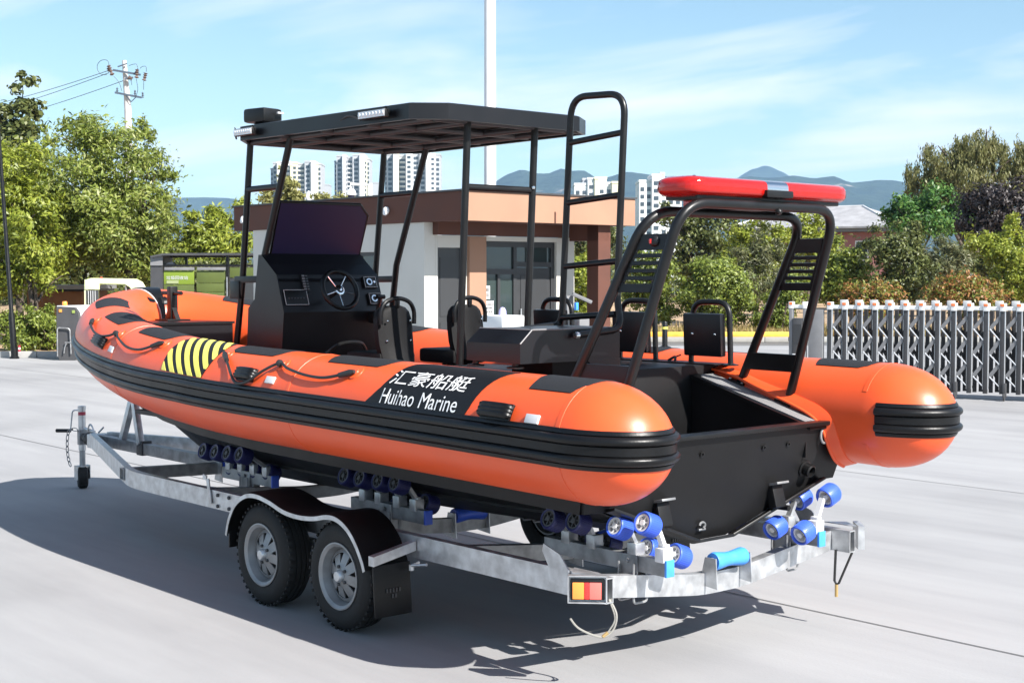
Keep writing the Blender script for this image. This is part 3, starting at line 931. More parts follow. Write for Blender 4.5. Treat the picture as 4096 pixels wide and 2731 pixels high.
# glazed front: frame, panes, dark door leaf, notices
fr = MB()
r0, r1, z1 = 1.263, 2.877, 2.475
for (a, b_, c, d) in ((r0, r1, z1-0.09, z1), (r0, r0+0.07, 0, z1-0.09), (r1-0.08, r1, 0, z1-0.09), (r0+0.07, 2.02, 1.93, 2.02), (r0+0.07, 2.02, 0.86, 0.95), (1.60, 1.66, 0.95, 1.93), (1.95, 2.02, 0.95, 1.93), (1.95, 2.02, 2.02, z1-0.09), (2.02, r1-0.08, 2.05, 2.14), (r0+0.07, 2.02, 0, 0.86)):
    gbox(fr, 1.05, 1.13, a, b_, c, d)
fro = fr.build('window', FRAMEG, gh, smooth=False)
for (a, b_, c, d) in ((r0+0.07, 1.95, 2.02, z1-0.09), (r0+0.07, 1.60, 0.95, 1.93), (1.66, 1.95, 0.95, 1.93), (2.02, r1-0.08, 2.14, z1-0.09)):
    q = MB(); gbox(q, 1.085, 1.095, a, b_, c, d); q.build('pane', GLASS, fro, smooth=False)
dl = MB(); gbox(dl, 1.07, 1.11, 2.03, r1-0.085, 0.02, 2.045); dlo = dl.build('door', DOORG, gh, smooth=False)
q = MB(); gbox(q, 1.06, 1.07, 2.12, r1-0.17, 0.95, 1.92); q.build('door_panel', FRAMEG, dlo, smooth=False)
q = MB(); q.tube([gp_(1.03, 2.10, 0.95), gp_(1.03, 2.10, 1.35)], 0.014, 8); q.build('handle', GALV, dlo)
for (ra, rb_, za, zb, nl) in ((1.30, 1.42, 1.52, 1.74, 2), (1.30, 1.50, 1.26, 1.49, 3)):
    q = MB(); gbox(q, 1.036, 1.046, ra, rb_, za, zb); no = q.build('notice', PAPER, gh, smooth=False)
    q = MB()
    rg3 = random.Random(int(ra*100+za*10))
    for k in range(nl):                                    # close-set columns of print, as on the notices
        zz = zb-0.04-k*(zb-za-0.05)/nl
        r = ra+0.015
        while r < rb_-0.02:
            ww = rg3.uniform(0.006, 0.014); gbox(q, 1.033, 1.0355, r, r+ww, zz-(zb-za)/nl*0.5, zz); r += ww+rg3.uniform(0.004, 0.01)
    q.build('print', INK, no, smooth=False)
# two round wall lights on the fascia
for (s, nm) in ((1.95, 0), (6.55, 1)):
    e = MB()
    e.lathe([(0.0, 0.0), (0.062, 0.005), (0.066, 0.03), (0.05, 0.06), (0.02, 0.075), (0, 0.075)], gp_(s, -0.005, 2.97), -GR, 18)
    l_ = e.build('security_light', WHITE, gh)
    e = MB().lathe([(0, 0.0), (0.045, 0.003), (0.04, 0.03), (0, 0.035)], gp_(s-0.07, -0.09, 2.93), -GR, 14); e.build('lens', CLEARLED, l_)
dp = MB().tube([gp_(-0.012, 1.93, 2.757), gp_(-0.012, 1.93, 2.94)], 0.012, 8); dp.build('downpipe', BROWNW, gh)

# things standing by the guardhouse front
ct = thing('cabinet', 'low white and cream cabinet in front of the guardhouse window', 'cabinet', bg(2010, 1300, 19.5).xy.to_3d())
cb = bg(2010, 1300, 19.5)
q = MB().box((cb.x, cb.y, 0.58), (0.42, 0.36, 1.16), GM, 0.02); q.build('body', CREAMP, ct)
q = MB().box((cb.x, cb.y, 1.265), (0.46, 0.40, 0.20), GM, 0.02); q.build('top', WHITE, ct)
q = MB().lathe([(0.055, 0.0), (0.05, 0.06), (0.03, 0.10), (0, 0.11)], (cb.x, cb.y, 1.366), (0, 0, 1), 14); q.build('lamp', mat('lilac_plastic', (0.45, 0.42, 0.70), 0.4), ct)
mp_ = bg(2310, 1300, 20.5)
tm = thing('ticket_machine', 'grey post machine with a tilted panel and blue clip beside the guardhouse', 'machine', (mp_.x, mp_.y, 0))
q = MB().box((mp_.x, mp_.y, 0.55), (0.16, 0.16, 1.1), GM, 0.01); q.build('post', LIGHTG, tm)
q = MB().box((mp_.x, mp_.y, 1.24), (0.30, 0.20, 0.26), GM, 0.02); q.build('body', MIDG, tm)
q = MB().box(bg(2272, 1225, 20.4), (0.09, 0.12, 0.30), GM, 0.01); q.build('card_reader', MIDG, tm)
Rt = rot_z(A0) @ Matrix.Rotation(rad(24), 3, 'Y')
q = MB().box(bg(2328, 1192, 20.4), (0.30, 0.22, 0.05), Rt, 0.01); q.build('panel', MIDG, tm)
q = MB().box(bg(2305, 1225, 20.3), (0.05, 0.05, 0.11), GM, 0.01); q.build('clip', BLUE2, tm)
q = MB().box(bg(2288, 1297, 20.35), (0.05, 0.02, 0.09), GM); q.build('label_plate', mat('red_label', (0.5, 0.05, 0.1), 0.5), tm)

# ================================================================== RETRACTING GATE
gA, gB = np.array([5.12, 23.0]), np.array([7.28, 21.85])
gd = (gB-gA)/np.linalg.norm(gB-gA); gn = np.array([gd[1], -gd[0]])   # gn points to the viewer
if gn[1] > 0: gn = -gn


def gt(a, n_, z):
    p = gA+gd*a+gn*n_
    return G(p[0], p[1], z)


GTX = Vector(tuple(RG*gd[0]+FG*gd[1])); GTN = Vector(tuple(RG*gn[0]+FG*gn[1]))
GTM = Matrix((GTX, GTN, Vector((0, 0, 1)))).transposed()
gate = thing('retracting_gate', 'grey folding lattice gate with white post caps and orange reflectors', 'gate', gt(1.2, 0, 0))
STEP = 0.2425
ORF = mat('orange_reflector', (0.80, 0.20, 0.06), 0.3, coat=0.5)


def gb_(mb, a0, a1, n0, n1, z0, z1, ch=0.0):
    return mb.box(gt((a0+a1)/2, (n0+n1)/2, (z0+z1)/2), (a1-a0, n1-n0, z1-z0), GTM, ch)


P0 = {}
q = MB(); gb_(q, -0.033, 0.033, -0.03, 0.03, 0.10, 1.36, 0.006)
P0['post'] = q.build('post', GATEG, gate)
q = MB(); gb_(q, 0.034, 0.047, -0.02, 0.028, 0.16, 1.36, 0.003); gb_(q, -0.046, -0.034, -0.028, 0.0, 1.05, 1.36, 0.002); gb_(q, -0.045, -0.034, -0.03, 0.0, 0.16, 0.95, 0.002)
P0['edge_strip'] = q.build('edge_strip', GATEL, gate)
q = MB(); gb_(q, -0.04, 0.055, -0.04, 0.045, 1.362, 1.485, 0.008)
P0['cap'] = q.build('cap', WHITE, gate)
q = MB(); gb_(q, -0.03, 0.03, 0.046, 0.052, 1.435, 1.478, 0.001)
rf = q.build('reflector', ORF, P0['cap'])
q = MB(); gb_(q, 0.06, 0.195, -0.03, 0.03, 1.375, 1.435, 0.006)
P0['top_link'] = q.build('top_link', WHITE, gate)
q = MB(); gb_(q, 0.075, 0.185, -0.43, -0.33, 1.402, 1.515, 0.006)
P0['rear_cap'] = q.build('rear_cap', LIGHTG, gate)
q = MB(); gb_(q, 0.085, 0.165, -0.42, -0.34, 0.10, 1.40, 0.006)
P0['rear_post'] = q.build('rear_post', GATEG, gate)
q = MB(); gb_(q, 0.02, 0.075, -0.24, -0.19, 0.10, 1.36); gb_(q, 0.17, 0.20, -0.24, -0.19, 0.75, 1.36)
P0['mid_post'] = q.build('mid_post', GATEG, gate)
q = MB()
for za_, zb_2 in ((1.1, 0.75), (0.75, 0.40), (0.45, 0.15)):
    q.bar(gt(0.02, -0.39, za_), gt(0.22, -0.39, zb_2), 0.045, 0.012, GTN)
P0['rear_lattice'] = q.build('rear_lattice', DARKG, gate)
zz = [1.27, 1.09, 0.92, 0.70, 0.55, 0.36, 0.22]
aa = [0.205, 0.06, 0.205, 0.06, 0.205, 0.06, 0.2]
for k in range(6):
    q = MB()
    if k % 2 == 0:
        q.bar(gt(aa[k], 0.012, zz[k]), gt(aa[k+1], 0.012, zz[k+1]), 0.055, 0.014, GTN)
        P0['bar%d' % k] = q.build('lattice_bar', MIDG, gate)
    else:
        q.tube([gt(aa[k], 0.02, zz[k]), gt(aa[k+1], 0.02, zz[k+1])], 0.011, 8)
        P0['bar%d' % k] = q.build('lattice_bar', GATEL, gate)
q = MB(); gb_(q, -0.03, 0.03, 0.02, 0.09, 0.06, 0.22, 0.01)
for i in range(0, 20):
    off = GTX*(STEP*i)
    if i:
        for k, o in P0.items():
            c = part_copy(o, off)
            if k == 'cap':
                part_copy(rf, (0, 0, 0), c)
    if i % 3 == 2:
        q = MB(); q.box(gt(STEP*i+0.05, 0.05, 0.16), (0.05, 0.10, 0.22), GTM, 0.01)
        q.lathe([(0.05, -0.015), (0.06, -0.01), (0.06, 0.01), (0.05, 0.015)], gt(STEP*i+0.05, 0.09, 0.062), GTX, 14)
        q.build('castor', DARKG, gate)
# motor head at its left end
hd = MB(); gb_(hd, -0.66, -0.60, -0.04, 0.05, 0.05, 1.37, 0.006); gb_(hd, -0.43, -0.38, -0.04, 0.05, 0.05, 1.37, 0.006)
hd.build('head_post', MIDG, gate)
hd = MB(); gb_(hd, -0.595, -0.435, -0.05, 0.07, 0.30, 1.22, 0.015); ho = hd.build('motor_box', DARKG, gate)
hd = MB(); gb_(hd, -0.58, -0.45, 0.071, 0.076, 0.80, 1.12); hd.build('display', FRAMEG, ho, smooth=False)
hd = MB(); gb_(hd, -0.59, -0.44, 0.071, 0.076, 0.52, 0.64); hd.build('label_plate', WHITE, ho, smooth=False)
hd = MB(); gb_(hd, -0.585, -0.445, 0.0765, 0.079, 0.455, 0.515); hd.build('red_strip', mat('red_strip', (0.45, 0.05, 0.09), 0.5), ho, smooth=False)
hd = MB(); gb_(hd, -0.67, -0.59, -0.045, 0.055, 1.372, 1.485, 0.008); h2 = hd.build('cap', WHITE, gate)
q = MB(); gb_(q, -0.655, -0.605, 0.056, 0.062, 1.435, 1.478); q.build('reflector', ORF, h2, smooth=False)
hd = MB(); gb_(hd, -0.44, -0.37, -0.045, 0.055, 1.372, 1.485, 0.008); hd.build('cap', WHITE, gate)
hd = MB(); gb_(hd, -0.58, -0.45, -0.02, 0.03, 1.38, 1.435, 0.005); hd.build('top_link', WHITE, gate)
hd = MB(); gb_(hd, -0.34, -0.10, -0.05, 0.04, 0.05, 1.36, 0.008); hd.build('end_panel', MIDG, gate)
hd = MB(); gb_(hd, -0.60, -0.40, -0.15, 0.15, 0.0, 0.28, 0.02); hd.build('motor_base', DARKG, gate)

# ================================================================== POLES
fp = bg(1960, 300, 30.0)
pl = thing('flagpole', 'tall thick white pole standing behind the boat canopy', 'pole', (fp.x, fp.y, 0))
q = MB().lathe([(0.128, 0), (0.126, 2), (0.112, 14.0), (0.0, 14.05)], (fp.x, fp.y, 0.02), (0, 0, 1), 28); q.build('shaft', WHITE, pl)
q = MB().lathe([(0.0, 0), (0.26, 0.0), (0.26, 0.02), (0.15, 0.035), (0.13, 0.12)], (fp.x, fp.y, 0.0), (0, 0, 1), 28); q.build('base_flange', WHITE, pl)
# black lamp post at the left edge, slightly out of plumb
lb_, lt_ = bg(58, 1425, 33.0), bg(-6, 520, 33.0)
lp = thing('lamp_post', 'slim black lamp post leaning slightly at the left edge', 'lamp post', (lb_.x, lb_.y, 0))
lm = lb_.lerp(lt_, 0.18)
q = MB().tube([(lb_.x, lb_.y, 0.0), lm, lm+(lt_-lm)*0.02, lt_], [0.075, 0.072, 0.05, 0.038], 12); q.build('shaft', SATIN, lp)
q = MB().lathe([(0.11, 0), (0.11, 0.03), (0.08, 0.06), (0.076, 0.25)], (lb_.x, lb_.y, 0.0), (0, 0, 1), 16); q.build('base', SATIN, lp)
q = MB().tube([lt_, lt_+Vector(tuple(RG))*-0.5+Vector((0, 0, .18))], 0.03, 8); q.build('arm', SATIN, lp)
q = MB().box(lt_+Vector(tuple(RG))*-0.75+Vector((0, 0, .2)), (0.55, 0.2, 0.09), rot_z(A0), 0.03); q.build('lamp_head', SATIN, lp)
rp = bg(77, 1385, 33.2)
rpt = thing('marker_post', 'short red and white marker post at the foot of the lamp post', 'post', (rp.x, rp.y, 0.13))
q = MB()
q.lathe([(0.028, 0), (0.028, 0.17)], (rp.x, rp.y, 0.13), n=10); q.build('shaft', WHITE, rpt)
q = MB().lathe([(0.030, 0.0), (0.030, 0.05)], (rp.x, rp.y, 0.15), n=10); q.lathe([(0.030, 0), (0.030, 0.05)], (rp.x, rp.y, 0.25), n=10); q.build('red_band', mat('red_band', (0.4, 0.03, 0.05), 0.5), rpt)
# white camera post beyond the guardhouse
c0 = bg(1480, 742, 40.0); base_ = (c0.x, c0.y, 0)
cp = thing('camera_post', 'white surveillance camera post with a dome camera on its arm', 'camera post', base_)
q = MB().tube([base_, (c0.x, c0.y, c0.z+0.05)], 0.075, 14); q.build('shaft', WHITE, cp)
c1 = bg(1402, 736, 40.0)
q = MB().tube([c0, c1, c1-Vector((0, 0, .12))], 0.035, 10); q.build('arm', WHITE, cp)
c2 = bg(1405, 775, 40.0)
q = MB().lathe([(0.0, .18), (0.06, .16), (0.12, .10), (0.145, 0.0), (0.13, -0.02), (0, -0.02)], c2-Vector((0, 0, .03)), n=20); q.tube([c1-Vector((0, 0, .1)), c2+Vector((0, 0, .12))], 0.03, 10); q.build('dome_housing', WHITE, cp)
q = MB().lathe([(0.10, 0.0), (0.09, -0.07), (0.04, -0.11), (0, -0.115)], c2-Vector((0, 0, .055)), n=18); q.build('dome', BLUEGLASS, cp)
w0 = bg(1258, 815, 42.0)
hp = thing('street_lamp', 'small white curved lamp post before the leftmost far tower', 'street lamp', (w0.x, w0.y, 0))
q = MB().tube([(w0.x, w0.y, 0), w0], 0.06, 12); q.build('shaft', WHITE, hp)
q = MB().tube(smoothpath([w0, bg(1236, 800, 42), bg(1230, 785, 42), bg(1238, 765, 42)], 5), [0.05]*15+[0.04], 10); q.build('arm', WHITE, hp)

# utility pole with crossarms, fuses, insulators
UY = 75.0
u0, uT = bg(512, 445, UY), bg(497, 243, UY)
ub = G((520-2048)/F_PX*UY, UY)
up = thing('utility_pole', 'concrete utility pole with two crossarms above the big left tree', 'utility pole', ub)
q = MB().tube([ub, u0, uT], [0.26, 0.18, 0.11], 14); q.build('shaft', CONC, up)
STEELB = mat('blue_grey_steel', (0.10, 0.13, 0.17), 0.5, 0.4)
UCER = mat('brown_porcelain', (0.16, 0.12, 0.11), 0.3)
for (a, bq, w) in (((452, 281), (562, 300), 0.10), ((460, 371), (566, 391), 0.10), ((471, 268), (508, 255), 0.06), ((498, 318), (532, 311), 0.08)):
    q = MB().bar(bg(a[0], a[1], UY-0.25), bg(bq[0], bq[1], UY-0.25), w, w); q.build('crossarm', STEELB, up)
for (a, bq, w) in (((505, 385), (525, 408), 0.04), ((545, 388), (525, 408), 0.04), ((552, 275), (535, 300), 0.05)):
    q = MB().bar(bg(a[0], a[1], UY-0.25), bg(bq[0], bq[1], UY-0.25), w, w); q.build('brace', STEELB, up)
for (a, bq) in (((434, 262), (450, 302)), ((549, 278), (546, 314)), ((583, 292), (576, 324)), ((434, 272), (440, 285)), ((514, 310), (528, 316))):
    p_, q_ = bg(a[0], a[1], UY-0.35), bg(bq[0], bq[1], UY-0.35)
    ax = (q_-p_); Ln = ax.length
    q = MB().lathe([(0.05, 0), (0.12, 0.06*Ln), (0.05, .2*Ln), (0.12, .28*Ln), (0.05, .45*Ln), (0.11, .55*Ln), (0.05, .72*Ln), (0.13, .9*Ln), (0.05, Ln)], p_, ax, 10); q.build('fuse_cutout', UCER, up)
for (u_, v_) in ((469, 362), (540, 372), (571, 380)):
    q = MB().lathe([(0.03, 0), (0.06, 0.02), (0.03, 0.08), (0.07, .12), (0.03, .18), (0.06, .23), (0.02, .3)], bg(u_, v_+12, UY-0.25), n=10); q.build('insulator', STEELB, up)
for P in ([(436, 262), (432, 246), (418, 240), (400, 246), (389, 264), (392, 284), (405, 298), (428, 300)], [(515, 264), (534, 258), (546, 258), (551, 272)], [(560, 275), (570, 267), (584, 268), (585, 288)],
          [(455, 306), (470, 322), (480, 340), (487, 365)], [(545, 316), (549, 340), (551, 360), (545, 385)], [(575, 325), (574, 360)], [(523, 312), (527, 342)]):
    q = MB().tube(smoothpath([bg(a, b_, UY-0.4) for a, b_ in P], 5), 0.013, 6); q.build('jumper_wire', CABLE, up)
for k, (a, m_, b_) in enumerate((((-420, 480, 120), (150, 362, 98), (434, 283, UY)), ((-420, 520, 120), (180, 379, 98), (436, 292, UY)), ((-420, 560, 120), (190, 416, 98), (498, 322, UY)))):
    P = []
    A, B = bg(*a), bg(*b_)
    for i in range(25):
        t = i/24; p = A.lerp(B, t); p.z -= 4*t*(1-t)*0.5; P.append(p)
    q = MB().tube(P, 0.016, 6)
    o = q.build('power_line', CABLE)
    tag(o, ['topmost of the three power lines leading left from the utility pole', 'middle of the three power lines leading left from the utility pole', 'lowest of the three power lines leading left from the utility pole'][k], 'power line', 'power lines')

# ================================================================== LEFT BACKGROUND
LX = Vector(tuple(RG)); LN = -Vector(tuple(FG)); LM = Matrix((LX, LN, Vector((0, 0, 1)))).transposed()


def lbx(mb, u0, u1, v0, v1, Y, d, ch=0.0, mdep=0.0):
    """upright box whose front fills u0..u1, v0..v1 at distance Y, d deep"""
    p, q_ = bg(u0, v0, Y), bg(u1, v1, Y)
    X0, X1 = (u0-2048)/F_PX*Y, (u1-2048)/F_PX*Y
    c = G((p-Vector(CAM)).dot(LX)*0.5+(q_-Vector(CAM)).dot(LX)*0.5, Y+d/2, (p.z+q_.z)/2)
    return mb.box(c, (abs((q_-p).dot(LX)), d, abs(p.z-q_.z)), LM, ch)


# grey towable compressor
cY = 32.3
co = thing('compressor', 'dark grey towable compressor with a white hood and orange beacon beside the bow', 'compressor', G((310-2048)/F_PX*cY, cY))
q = MB()
front = [(226, 1226), (298, 1230), (312, 1250), (318, 1290), (314, 1300), (316, 1420), (300, 1440), (240, 1440), (226, 1420)]
q.prism([bg(a, b_, cY) for a, b_ in front], Vector(tuple(FG))*0.16); q.build('end_panel', DARKG, co)
q = MB(); q.prism([bg(a, b_, cY+0.16) for a, b_ in [(228, 1222), (300, 1226), (316, 1250), (324, 1290), (322, 1330), (226, 1330)]], Vector(tuple(FG))*1.6+Vector(tuple(RG))*0.75); q.build('hood', LIGHTG, co)
q = MB(); q.prism([bg(a, b_, cY+0.16) for a, b_ in [(230, 1334), (322, 1334), (322, 1425), (230, 1425)]], Vector(tuple(FG))*1.6+Vector(tuple(RG))*0.75); q.build('chassis', DARKG, co)
q = MB().tube(fillet([bg(230, 1425, cY-0.05), bg(229, 1310, cY-0.05), bg(279, 1314, cY-0.05), bg(284, 1415, cY-0.05)], 0.06), 0.016, 8); q.build('guard_rail', GALVD, co)
q = MB().tube(fillet([bg(260, 1370, cY-0.06), bg(290, 1370, cY-0.06)], 0.03), 0.014, 8); q.tube(fillet([bg(266, 1372, cY-0.06), bg(258, 1392, cY-0.06), bg(256, 1412, cY-0.06)], .03), 0.014, 8); q.build('tow_hitch', GALVD, co)
for (u_, v_, m_) in ((241, 1243, AMBER), (293, 1247, mat('lime_lens', (0.25, 0.32, 0.08), 0.3))):
    q = MB(); lbx(q, u_-6, u_+6, v_-6, v_+6, cY-0.02, 0.02, 0.004); q.build('marker_light', m_, co)
q = MB().lathe([(0.058, 0), (0.058, 0.07), (0.045, 0.09), (0, 0.092)], bg(259, 1221, cY+0.3), n=16); q.build('beacon', mat('orange_beacon', (0.9, 0.33, 0.06), 0.2, coat=0.5, emit=0.0), co)
for (X_, Y_) in ((312, cY+0.5),):
    p = bg(X_, 1430, Y_)
    q = MB().lathe([(0.04, -0.05), (0.085, -0.045), (0.095, -0.02), (0.095, 0.02), (0.085, .045), (0.04, .05)], G((X_-2048)/F_PX*Y_, Y_, 0.096), LX, 18); wo_ = q.build('wheel', TYRE, co)
    q = MB().lathe([(0.0, -0.056), (0.05, -0.055), (0.05, 0.055), (0, 0.056)], G((X_-2048)/F_PX*Y_, Y_, 0.096), LX, 14); q.build('rim', WHITE, wo_)
# small works vehicle with a cream cab
vY = 34.0
ve = thing('works_vehicle', 'small works vehicle with a rounded cream cab half hidden by the bow', 'vehicle', G((450-2048)/F_PX*vY, vY))
fwd = Vector(tuple(FG)); rt = Vector(tuple(RG))
prof = [(0, 0.66), (0, 1.72), (0.06, 1.83), (0.16, 1.86), (1.02, 1.84), (1.16, 1.76), (1.30, 1.52), (1.34, 1.30), (1.34, 0.66)]
o0 = G((338-2048)/F_PX*vY, vY)
q = MB()
outer = [o0+rt*a+Vector((0, 0, z)) for a, z in prof]
inner = [o0+rt*(a*0.86+0.09)+Vector((0, 0, 0.62+(z-0.62)*0.90)) for a, z in prof]
for face_d in (0.0, 0.86):
    rows = [[p+fwd*face_d for p in outer], [p+fwd*face_d for p in inner]]
    q.slab([[p for p in rows[0]], [p for p in rows[1]]], [[p+fwd*0.05 for p in rows[0]], [p+fwd*0.05 for p in rows[1]]])
rows = [[p+fwd*0.05 for p in outer[1:-1]], [p+fwd*0.86 for p in outer[1:-1]]]
rows2 = [[p+fwd*0.05-Vector((0, 0, 0.02)) for p in inner[1:-1]], [p+fwd*0.86-Vector((0, 0, .02)) for p in inner[1:-1]]]
q.slab(rows, rows2); q.build('cab_frame', CREAMP, ve)
q = MB(); lbx(q, 338, 398, 1118, 1158, vY-0.02, 0.02, 0.004); q.build('visor', CREAMP, ve)
q = MB(); lbx(q, 343, 394, 1161, 1218, vY+0.0, 0.02); q.build('grille', DARKG, ve)
q = MB()
for u_ in (352, 361, 370, 379):
    lbx(q, u_, u_+2.5, 1163, 1216, vY-0.03, 0.02)
q.build('grille_bars', LIGHTG, ve)
q = MB(); lbx(q, 330, 600, 1220, 1380, vY-0.1, 1.2, 0.05); q.build('body', CREAMP, ve)
q = MB().lathe([(0.035, 0), (0.035, 0.04), (0, 0.05)], bg(405, 1116, vY+0.3), n=12); q.build('beacon', REDL, ve)
for u_ in (380, 545):
    q = MB().lathe([(0.12, -0.1), (0.26, -0.1), (0.29, -0.05), (0.29, .05), (0.26, .1), (0.12, .1)], G((u_-2048)/F_PX*vY, vY+0.1, 0.29), fwd, 22); q.build('wheel', TYRE, ve)
# recycling kiosk
bY = 30.5
bk = thing('sorting_kiosk', 'dark framed recycling kiosk with lime and olive doors beyond the bow', 'kiosk', G((800-2048)/F_PX*bY, bY))
q = MB(); q.prism([bg(602, 1026, bY), bg(650, 1015, bY), bg(650, 1420, bY), bg(602, 1420, bY)], fwd*0.9); q.build('side_panel', DARKG, bk, smooth=False)
q = MB(); q.prism([bg(601, 1027, bY-0.03), bg(650, 1018, bY-0.03), bg(650, 1062, bY-0.03), bg(601, 1062, bY-0.03)], fwd*0.028); q.build('header_panel', MIDG, bk, smooth=False)
q = MB(); q.prism([bg(600, 1024, bY-0.12), bg(648, 1014, bY-0.12), bg(720, 1012, bY-0.12), bg(1110, 1012, bY-0.12), bg(1110, 1020, bY-0.12), bg(652, 1022, bY-0.12), bg(604, 1030, bY-0.12)], fwd*1.6); q.build('roof', DARKG, bk, smooth=False)
q = MB()
lbx(q, 653, 1110, 1058, 1066, bY, 0.9); lbx(q, 903, 917, 1022, 1420, bY, 0.12); lbx(q, 653, 657, 1022, 1420, bY+0.8, 0.1); lbx(q, 740, 748, 1022, 1058, bY+0.8, 0.1); lbx(q, 1085, 1105, 1022, 1420, bY, 0.12); lbx(q, 653, 1110, 1024, 1030, bY+0.7, 0.1)
q.build('frame', SATIN, bk, smooth=False)
q = MB(); lbx(q, 657, 776, 1069, 1081, bY-0.02, 0.06, 0.008); q.build('light_box', MIDG, bk)
q = MB(); lbx(q, 788, 902, 1069, 1081, bY-0.02, 0.06, 0.008); q.build('light_box', MIDG, bk)
q = MB().prism([bg(655, 1063, bY+0.05), bg(672, 1050, bY+0.05), bg(690, 1048, bY+0.05), bg(702, 1060, bY+0.05)], fwd*0.2); q.build('lid', MIDG, bk)
for (u0_, u1_, v0_, v1_, m_, nm) in ((655, 776, 1083, 1137, LIMEP, 'sign_panel'), (655, 776, 1139, 1225, OLIVEP, 'door'), (786, 902, 1083, 1132, OLIVEP, 'door'), (786, 902, 1134, 1168, OLIVEP, 'door'), (786, 902, 1170, 1225, OLIVEP, 'door'), (655, 776, 1227, 1410, OLIVEP, 'door'), (786, 902, 1227, 1410, OLIVEP, 'door'), (919, 1084, 1069, 1110, OLIVEP, 'door'), (919, 1084, 1112, 1410, FRAMEG, 'door')):
    q = MB(); lbx(q, u0_, u1_, v0_, v1_, bY+0.02, 0.04, 0.004); pnl = q.build(nm, m_, bk)
    if nm == 'sign_panel':
        tv, tf = text_mesh('垃圾回收站', 1.0)
        w_ = max(p[0] for p in tv)
        a0_, a1_ = bg(665, 1119, bY+0.012), bg(752, 1119, bY+0.012)
        k = (a1_-a0_).length/w_
        q = MB(); q.add([a0_+rt*(p[0]*k)+Vector((0, 0, (p[1]+0.12)*k*0.92)) for p in tv], tf); q.build('lettering', LIGHTG, pnl, smooth=False)
        q = MB(); lbx(q, 666, 714, 1122, 1134, bY+0.008, 0.008); q.build('notice', mat('faded_lime', (0.30, 0.34, 0.17), 0.5), pnl, smooth=False)
q = MB(); lbx(q, 906, 910, 1108, 1185, bY-0.04, 0.03); q.build('drainpipe', GALV, bk, smooth=False)
# brown hut behind the compressor
hY = 39.0
hu = thing('brown_hut', 'low brown hut with a flat grey roof edge behind the compressor', 'hut', G((215-2048)/F_PX*hY, hY))
q = MB(); lbx(q, 108, 330, 1166, 1420, hY, 2.5); q.build('wall', mat('brown_wall', (0.17, 0.075, 0.03), 0.85, var=0.15, vscale=3), hu, smooth=False)
q = MB(); lbx(q, 100, 336, 1141, 1157, hY-0.4, 3.2); q.build('roof', MIDG, hu, smooth=False)
q = MB(); lbx(q, 104, 334, 1158, 1165, hY-0.3, 3.0); q.build('eaves', SATIN, hu, smooth=False)
q = MB(); lbx(q, 176, 226, 1228, 1420, hY-0.12, 0.11); q.build('door', TANW, hu, smooth=False)

# ================================================================== RIGHT BACKGROUND
yb = thing('barrier_beam', 'yellow parking beam lying along the far roadside', 'barrier', G(5.9, 42.0, 0))
q = MB(); q.box(G(5.0, 42.0, 0.20), (7.0, 0.09, 0.15), rot_z(A0), 0.02); q.build('beam', mat('yellow_barrier', (0.75, 0.42, 0.06), 0.5, var=0.1, vscale=5), yb)
for X_ in (2.0, 4.2, 6.4, 8.2):
    q = MB().box(G(X_, 42.05, 0.06), (0.10, 0.10, 0.13), rot_z(A0)); q.build('foot', DARKG, yb)
bp_ = G(4.07, 38.0)
bo = thing('bollard', 'dark bollard on a round foot at the far edge of the yard', 'bollard', bp_)
q = MB().lathe([(0.075, 0.03), (0.07, 0.68), (0.06, 0.70), (0, 0.705)], bp_, n=16); q.build('shaft', SATIN, bo)
q = MB().lathe([(0.0, 0.0), (0.17, 0.0), (0.17, 0.025), (0.10, 0.05), (0.07, 0.06)], bp_, n=20); q.build('foot', SATIN, bo)
q = MB().lathe([(0.078, 0), (0.078, 0.06)], bp_+Vector((0, 0, 0.5)), n=16); q.build('band', YELLOW, bo)

# villa with a hipped roof
vY2 = 92.0
vi = thing('villa', 'pink villa with a grey hipped roof half hidden by trees', 'villa', G(22, vY2+4))
ROOFT = mat('grey_roof_tile', (0.30, 0.30, 0.31), 0.7, var=0.15, vscale=2)
PINKW = mat('pink_render', (0.40, 0.17, 0.165), 0.85, var=0.06, vscale=1)
z_e = bg(3400, 905, vY2).z; z_r = bg(3380, 848, vY2).z+0.6


def vp(x, y, z):
    a = rad(-32)
    X0, Y0 = 22.9, vY2
    return G(X0+x*math.cos(a)-y*math.sin(a), Y0+x*math.sin(a)+y*math.cos(a), z)


VM = rot_z(A0+rad(-32))
def vbox(mb, x0, x1, y0, y1, z0, z1):
    return mb.box(vp((x0+x1)/2, (y0+y1)/2, (z0+z1)/2), (x1-x0, y1-y0, z1-z0), VM)


q = MB(); vbox(q, -9, 1.0, 0.6, 8, 0, z_e-0.35); q.build('wall', PINKW, vi, smooth=False)
q = MB(); vbox(q, -9.8, 1.8, -0.2, 8.8, z_e-0.33, z_e-0.05); q.build('eaves', MIDG, vi, smooth=False)
e0 = [vp(-10, -0.4, z_e), vp(2.0, -0.4, z_e), vp(2.0, 9, z_e), vp(-10, 9, z_e)]; r_ = [vp(-6.2, 4.3, z_r), vp(-1.8, 4.3, z_r)]
q = MB(); q.add(e0+r_+[p-Vector((0, 0, 0.12)) for p in e0], [(0, 1, 5, 4), (1, 2, 5), (2, 3, 4, 5), (3, 0, 4), (0, 6, 7, 1), (1, 7, 8, 2), (2, 8, 9, 3), (3, 9, 6, 0), (6, 9, 8, 7)])
ro_ = q.build('roof', ROOFT, vi, smooth=False)
q = MB().tube([e0[1], r_[1], r_[0], e0[0]], 0.09, 6); q.build('ridge_cap', LIGHTG, ro_)
